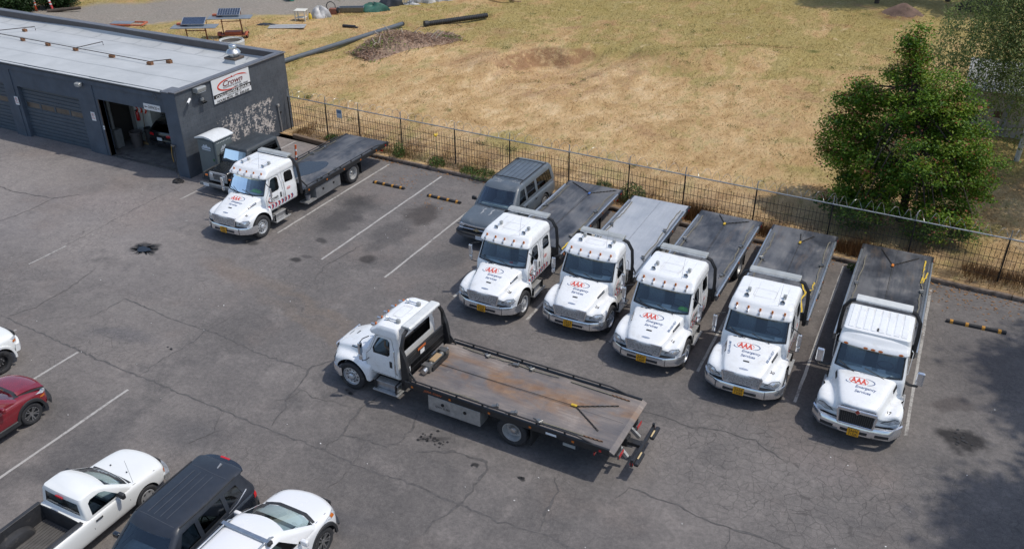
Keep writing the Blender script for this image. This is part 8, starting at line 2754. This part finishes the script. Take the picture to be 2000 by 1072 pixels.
for i in range(3200):
    t = rb.uniform(-.02, 1.02)
    v = rb.normal(0, .75)
    p, top = pile(t, v)
    C.append((p[0], p[1], gz(p[0], p[1]) + top * rb.uniform(.3, 1.1) + .04))
    green = math.sin(t * 17 + v * 3) + math.sin(t * 7.3) > .7
    tn.append(rb.uniform(.6, 1.0) if green else rb.uniform(0, .4))
leaves('leaf_litter', np.array(C), .13, np.array(tn), leaf_mat('pile_leaves', [(0, (.25, .15, .105)), (.4, (.44, .29, .20)), (.55, (.33, .26, .12)), (.7, (.24, .29, .07)), (1, (.15, .23, .045))], .15), BP, up=.2)['kind'] = 'stuff'
m_ = MB()
R = []
for i in range(13):
    t = i / 12
    ring = []
    for j in range(9):
        v = -1.7 + 3.4 * j / 8
        p, top = pile(t, v)
        ring.append((p[0], p[1], gz(p[0], p[1]) + max(0, top) * .62 - .05))
    p, _ = pile(t, 0)
    ring.append((p[0], p[1], -.1))
    R.append(ring)
part('heap_core', m_.rings(R), pbr('dark_heap', (.27, .19, .135), .95, var=.4, scale=4), BP, smooth=60)

# dirt mound
DIRT = pbr('dark_dirt', (.15, .095, .07), .95, var=.35, scale=2, bump=.6, bscale=8)
m_ = MB()
nx_, ny_ = 26, 16
V = []
for j in range(ny_):
    for i in range(nx_):
        x = -6.6 + 5.4 * i / (nx_ - 1)
        y = 72.3 + 3.6 * j / (ny_ - 1)
        e = math.exp(-((x + 4.0) / 1.35) ** 2 - ((y - 74.2) / .95) ** 2)
        V.append((x, y, hz(x, y) - .10 + .34 * e + .05 * math.sin(x * 5 + y * 3) * e))
m_.add(V, [(j * nx_ + i, j * nx_ + i + 1, (j + 1) * nx_ + i + 1, (j + 1) * nx_ + i) for j in range(ny_ - 1) for i in range(nx_ - 1)])
o = part('dirt_mound', m_, DIRT, None, smooth=60)
tag(o, 'low mound of dark soil at the top right of the field', 'mound')

# solar arrow-board trailers
OR = pbr('faded_orange_paint', (.46, .125, .06), .6, var=.3, scale=4, dirt=(.25, .10, .06), dscale=3)
RUSTF = pbr('rusty_frame', (.22, .085, .05), .7, var=.3, scale=6)
SOL = pbr('solar_cells', (.035, .05, .085), .2, var=.3, scale=5, coat=.6)
SOLF = pbr('solar_frame', (.45, .46, .47), .4, .6)
PANB = pbr('grey_panel_back', (.17, .19, .21), .5, var=.15)
def arrow_trailer(x, y, rz, lb, full):
    t = thing('arrow_trailer', lb, 'trailer', (x, y, .14), rz, 'arrow board trailers in the field')
    for sx in (-.85, .85):
        part('mast', MB().bar((sx, .1, .35), (sx * .95, -.15, 2.15), .09, .09), RUSTF, t)
    part('mast_bar', MB().bar((-.9, -.1, 1.75), (.9, -.1, 1.75), .07, .07), RUSTF, t)
    part('arrow_board', MB().box(-1.9, 1.9, -.95, .45, 2.16, 2.22), PANB, t, bevel=.01)
    for k in range(5):
        part('lamp', MB().lathe([(.09, 2.13), (.10, 2.16)], (-1.4 + .7 * k, -.6, 0), 'Z', 10), pbr('dark_lamp', (.03, .03, .03), .4), t)
    pn = part('solar_panel', MB().obox((-.1, .1, 2.62), (.95, 0, 0), (0, .52, .20), (0, -.012, .03)), SOL, t)
    part('panel_frame', MB().bar((-1.06, -.42, 2.44), (.86, -.42, 2.44), .05, .05).bar((-1.06, .62, 2.84), (.86, .62, 2.84), .05, .05).bar((-1.06, -.42, 2.44), (-1.06, .62, 2.84), .05, .05).bar((.86, -.42, 2.44), (.86, .62, 2.84), .05, .05), SOLF, pn)
    if full:
        for i in range(1, 9):
            xx = -1.05 + 1.9 * i / 9
            part('cell_line', MB().bar((xx, -.40, 2.485), (xx, .60, 2.865), .025, .006), SOLF, pn)
        for j in range(1, 4):
            f_ = j / 4
            part('cell_line', MB().bar((-1.04, -.42 + 1.04 * f_, 2.482 + .4 * f_), (.85, -.42 + 1.04 * f_, 2.482 + .4 * f_), .006, .025, up=(0, -1, .4)), SOLF, pn)
    part('panel_strut', MB().bar((-1.0, .6, 2.2), (-1.0, .6, 2.8), .05, .05).bar((.8, .6, 2.2), (.8, .6, 2.8), .05, .05), RUSTF, pn)
    part('battery_box', MB().box(-1.6, -.8, .1, .4, 2.23, 2.42), OR, t, bevel=.015)
    part('trailer_bed', MB().box(-1.15, 1.15, -.35, .55, .34, .42), OR, t, bevel=.012)
    part('engine_tub', MB().box(-.7, .75, -.28, .42, .42, .72), OR, t, bevel=.03)
    part('tow_bar', MB().bar((0, .5, .36), (0, 1.6, .36), .08, .08), RUSTF, t)
    for s in (-1, 1):
        w_ = part('wheel', tyre_mb(.3, .18, .19).xf(Matrix.Translation((s * 1.18, .1, .28))), RUBBER, t, smooth=50)
        part('rim', MB().lathe([(.19, s * .05), (.12, s * .02), (.03, s * .06)], (s * 1.18, .1, .28), 'X', 14), OR, w_)
        part('mudguard', MB().rings([[(s * 1.04, .1 + .4 * math.cos(a), .30 + .36 * math.sin(a)), (s * 1.34, .1 + .4 * math.cos(a), .30 + .36 * math.sin(a)), (s * 1.34, .1 + .38 * math.cos(a), .30 + .34 * math.sin(a)), (s * 1.04, .1 + .38 * math.cos(a), .30 + .34 * math.sin(a))] for a in np.linspace(.15, 3.0, 9)]), OR, t)
    t.scale = (.8, .8, .70)
    part('jack', MB().cyl((1.3, .9, .1), (1.05, .5, .9), .03, n=6), SOLF, t)
arrow_trailer(-46.3, 47.0, rad(32), 'orange arrow board trailer with checked solar panel, right of the pair', True)
arrow_trailer(-46.6, 43.9, rad(30), 'orange arrow board trailer with plain dark panel, left of the pair', False)
t = thing('folded_barricade', 'flat orange barricade with dark panels lying behind the roof', 'barricade', (-56.0, 46.3, .2), .4)
part('frame', MB().bar((-1.2, -.5, .1), (1.2, -.5, .1), .12, .1).bar((-1.2, .5, .1), (1.2, .5, .1), .12, .1).bar((1.2, -.5, .1), (1.2, .5, .1), .12, .1), OR, t)
part('panel', MB().box(-1.3, .3, -.42, .42, .12, .18), PANB, t, bevel=.01)
# concrete ring
t = thing('concrete_ring', 'pale concrete manhole ring behind the roof parapet', 'concrete ring', (-44.8, 45.2, .1))
CONC = pbr('pale_concrete', (.46, .47, .45), .8, var=.12, scale=4)
part('ring_wall', MB().lathe([(.72, 0), (.85, 0), (.88, .45), (.84, .5), (.74, .5), (.70, .45)], n=32), CONC, t, smooth=40)
part('ring_lip', MB().tube([(.79 * math.cos(a), .79 * math.sin(a), .52) for a in np.linspace(0, 6.283, 33)[:-1]], .035, 6, closed=True), CONC, t, smooth=50)

# clutter along the gravel track
LT = pbr('pale_laminate', (.62, .60, .52), .6, var=.1)
t = thing('small_table', 'small pale side table standing by the gravel track', 'table', (-45.2, 53.3, .14), .35)
part('table_top', MB().box(-.45, .45, -.4, .4, .78, .84), LT, t, bevel=.015)
for sx in (-.38, .38):
    for sy in (-.33, .33):
        part('leg', MB().box(sx - .035, sx + .035, sy - .035, sy + .035, 0, .78), LT, t)
part('shelf', MB().box(-.36, .36, -.3, .3, .25, .28), LT, t)
t = thing('metal_sheet', 'pale grey sheet lying flat in front of the small table', 'sheet', (-44.9, 51.2, .18), .5)
part('sheet', MB().box(-1.35, 1.35, -.55, .55, 0, .05), pbr('weathered_sheet', (.38, .38, .37), .6, .2, var=.15), t, bevel=.01)
part('batten', MB().box(-1.35, 1.35, -.04, .04, .0505, .07), pbr('weathered_sheet', (.38, .38, .37), .6, .2, var=.15), t)
def heap(name, label, cat, x, y, rx, ry, h, mat, seed, group=None, rz=0):
    """crumpled lump: tarp or bag"""
    r_ = random.Random(seed)
    t = thing(name, label, cat, (x, y, .1), rz, group)
    m_ = MB()
    R = []
    ph = [r_.uniform(0, 6.28) for _ in range(6)]
    for i in range(9):
        f_ = i / 8
        ring = []
        for j in range(22):
            a = 2 * math.pi * j / 22
            k = 1 + .18 * math.sin(3 * a + ph[0] + f_) + .12 * math.sin(7 * a + ph[1]) + .07 * r_.uniform(-1, 1)
            rr_ = max(.02, math.cos(f_ * math.pi / 2)) * k
            ring.append((rx * rr_ * math.cos(a), ry * rr_ * math.sin(a), h * math.sin(f_ * math.pi / 2) * (1 + .25 * math.sin(2 * a + ph[2]) + .1 * r_.uniform(-1, 1))))
        R.append(ring)
    m_.rings(R)
    part('crumpled_sheet', m_, mat, t, smooth=50)
    m_ = MB()
    for k in range(4):
        a = r_.uniform(0, 6.28)
        m_.tube([(rx * .9 * math.cos(a), ry * .9 * math.sin(a), .04), (rx * .3 * math.cos(a + .6), ry * .3 * math.sin(a + .6), h * .95), (rx * .8 * math.cos(a + 1.5), ry * .8 * math.sin(a + 1.5), h * .4)], .035, 5)
    part('fold', m_, mat, t, smooth=50)
    return t
TARPB = pbr('black_sheeting', (.03, .032, .036), .4, var=.3)
TARPG = pbr('green_tarp', (.035, .12, .085), .5, var=.3, scale=3)
WTARP = pbr('dirty_white_plastic', (.52, .51, .49), .5, var=.25, scale=3)
heap('black_sheeting', 'crumpled black sheeting beside the flat metal sheet', 'sheeting', -46.6, 50.9, 1.1, .3, .2, TARPB, 1, rz=.4)
heap('white_sack', 'wrapped white bundle right of the small table', 'bundle', -44.6, 54.8, .85, .5, .75, WTARP, 2)
t = thing('yellow_canister', 'small yellow canister between the table and white bundle', 'canister', (-44.95, 54.0, .14))
part('can', MB().lathe([(.14, 0), (.15, .3), (.08, .4), (.05, .46)], n=12), pbr('yellow_can', (.6, .42, .04), .5), t, smooth=40)
part('cap', MB().lathe([(.055, .461), (.055, .5)], n=10), BLACKPL, t)
t = thing('pump_engine', 'rusty pump with a hose loop right of the white bundle', 'pump', (-44.2, 56.0, .14), .4)
part('block', MB().box(-.3, .3, -.22, .22, .1, .5), RUSTF, t, bevel=.03)
part('flywheel', MB().lathe([(.05, -.06), (.24, -.05), (.24, .05), (.05, .06)], (.34, 0, .34), 'X', 16), BLACKP, t, smooth=30)
part('hose_loop', MB().tube([(-.2 + .35 * math.cos(a), .1, .62 + .35 * math.sin(a)) for a in np.linspace(-.6, 3.8, 14)], .035, 6), BLACKPL, t, smooth=50)
part('skid', MB().box(-.45, .45, -.3, -.22, 0, .1).box(-.45, .45, .22, .3, 0, .1), RUSTF, t)
t = thing('steel_trough', 'dark steel trough by the gravel track', 'trough', (-43.4, 57.3, .14), .55)
part('trough', MB().rings([[(-.9, -.28, .05), (.9, -.28, .05), (.9, .28, .05), (-.9, .28, .05)], [(-1, -.36, .42), (1, -.36, .42), (1, .36, .42), (-1, .36, .42)], [(-.95, -.31, .42), (.95, -.31, .42), (.95, .31, .42), (-.95, .31, .42)], [(-.86, -.24, .1), (.86, -.24, .1), (.86, .24, .1), (-.86, .24, .1)]]), STEEL, t)
part('skid', MB().box(-.8, -.7, -.25, .25, 0, .05).box(.7, .8, -.25, .25, 0, .05), STEEL, t)
heap('green_tarp', 'crumpled green tarpaulin at the edge of the gravel', 'tarpaulin', -42.2, 58.6, 1.15, .55, .55, TARPG, 3, rz=.5)
heap('black_bag', 'black plastic bag pile beyond the green tarpaulin', 'bag', -42.0, 60.6, .95, .6, .8, TARPB, 4, rz=.4)
t = thing('wire_cage', 'stack of galvanised wire cages at the top edge', 'cage', (-41.1, 61.6, .14), .6)
for k in range(10):
    xx = -.9 + .2 * k
    part('upright', MB().bar((xx, -.5, 0), (xx + .08, -.5, 1.5), .045, .045), GALV, t)
for z in (.2, .75, 1.35):
    part('rail', MB().bar((-.95, -.46, z), (1.05, -.46, z), .04, .04), GALV, t)
for k, (x, y, rx, ry, h, mt, lb) in enumerate(((-40.3, 63.0, 1.0, .7, .95, WTARP, 'white sheeted stack right of the wire cages'), (-39.0, 64.3, .9, .6, .8, WTARP, 'white rubble heap with red scraps at the top edge'), (-40.6, 61.6, .7, .35, .3, WTARP, 'low white plastic sheet in front of the wire cages'), (-36.9, 66.0, .9, .5, .75, pbr('brown_scrap', (.10, .06, .045), .8, var=.4), 'brown scrap heap at the top edge'), (-35.6, 67.0, .9, .5, .6, TARPB, 'black sheeting beside the coiled hose at the top edge'), (-32.2, 68.4, .8, .4, .4, WTARP, 'small white sheet at the top edge of the field'))):
    heap('sheeted_stack', lb, 'heap', x, y, rx, ry, h, mt, 10 + k, rz=.5)
t = thing('coiled_hose', 'tan hose coil lying at the top edge of the field', 'hose', (-34.7, 66.6, .16))
part('coil', MB().tube([((.75 + .01 * i) * math.cos(i * .35), (.5 + .006 * i) * math.sin(i * .35), .06 + .004 * i) for i in range(60)], .05, 6), pbr('tan_hose', (.42, .27, .17), .6), t, smooth=50)
part('tail', MB().tube([(.8, 0, .05), (1.3, -.3, .05), (1.9, -.2, .05)], .05, 6), pbr('tan_hose', (.42, .27, .17), .6), t)
for k, (x, y, tl, lb, cc) in enumerate(((-66.3, 46.25, .0, 'orange and white marker post behind the roof', (.62, .08, .02)), (-65.2, 46.95, .25, 'leaning red and white marker post behind the roof', (.55, .06, .06)))):
    t = thing('marker_post', lb, 'marker post', (x, y, .1))
    t.rotation_euler = (0, -tl, 0)
    part('tube', MB().lathe([(.09, 0), (.09, 1.1), (.05, 1.16)], n=12), pbr('marker_orange%d' % k, cc, .5), t, smooth=40)
    for z in (.55, .8):
        part('white_band', MB().lathe([(.093, z), (.093, z + .13)], n=12), WHITET, t, smooth=40)
    part('foot', MB().lathe([(.22, 0), (.2, .08), (.09, .1)], n=12), BLACKPL, t)
t = thing('fallen_log', 'weathered log lying behind the roof near the marker posts', 'log', (-64.3, 47.2, .25), .75)
part('log', MB().tube([(-1.2, 0, 0), (0, .08, .05), (1.3, 0, .1)], [.16, .14, .1], 10), BARK, t, smooth=50)
part('cut_end', MB().lathe([(.02, 0), (.1, .0), (.1, .02), (.02, .02)], (1.3, 0, .1), 'X', 10), WOOD, t)
for k, (x, y, cc, lb) in enumerate(((-67.2, 50.1, (.05, .32, .28), 'teal drum tipped at the top edge near the bushes'), (-65.4, 51.9, (.01, .2, .42), 'bright blue barrel at the top edge'), (-50.9, 58.9, (.08, .35, .27), 'pale green canister at the top edge by the gravel'))):
    t = thing('plastic_drum', lb, 'drum', (x, y, .4), .6 + k)
    part('drum', MB().lathe([(.1, -.5), (.32, -.48), (.36, -.3), (.33, -.28), (.36, 0), (.33, .28), (.36, .3), (.32, .48), (.1, .5)], axis='X', n=18), pbr('drum_paint%d' % k, cc, .45), t, smooth=35)
    part('bung', MB().cyl((.5, .1, .1), (.53, .1, .1), .05, n=8), BLACKPL, t)
heap('dark_log_pile', 'dark heap of logs under the trees at the top right', 'log pile', 1.4, 80.0, 1.8, .8, .9, pbr('rotten_wood', (.05, .04, .032), .9, var=.4), 40)

# shed behind the maple
SHD = thing('wooden_shed', 'pale board shed with a metal roof behind the maple and birch', 'shed', (1.3, 49.6, .1), 0)
BRD = pbr('weathered_pale_boards', (.36, .335, .31), .85, var=.2, scale=2, stretch=(6, 6, .6), dirt=(.2, .17, .14), dscale=2)
for k in range(26):
    part('board', MB().box(k * .26, k * .26 + .25, -.02 + random.uniform(-.006, .006), .02, .05, 2.3), BRD, SHD)
part('back_wall', MB().box(0, 6.75, .05, 3.5, .05, 2.25), pbr('shed_dark_side', (.16, .14, .12), .9), SHD)
part('roof', MB().prism([(-.3, 2.32), (3.8, 2.9), (3.8, 2.96), (-.3, 2.38)], 'X', -.25, 7.1), pbr('grey_roof_metal', (.30, .30, .29), .7, .1, var=.15), SHD)
for k in range(18):
    part('roof_ridge', MB().obox((-.1 + k * .4, 1.75, 2.70), (.02, 0, 0), (0, 2.04, .288), (0, -.002, .02)), pbr('grey_roof_metal', (.30, .30, .29), .7, .1, var=.15), SHD)
part('downpipe', MB().tube([(2.05, -.12, 2.3), (1.9, -.12, .2)], .06, 8), pbr('grey_downpipe', (.20, .22, .24), .5), SHD, smooth=40)
part('window', MB().box(1.35, 1.75, -.03, -.021, 1.0, 1.35), pbr('brown_window', (.09, .05, .035), .5), SHD)
part('low_rail', MB().bar((.3, -.2, .25), (3.3, -.25, .75), .06, .06), pbr('pale_rail', (.5, .5, .48), .6), SHD)
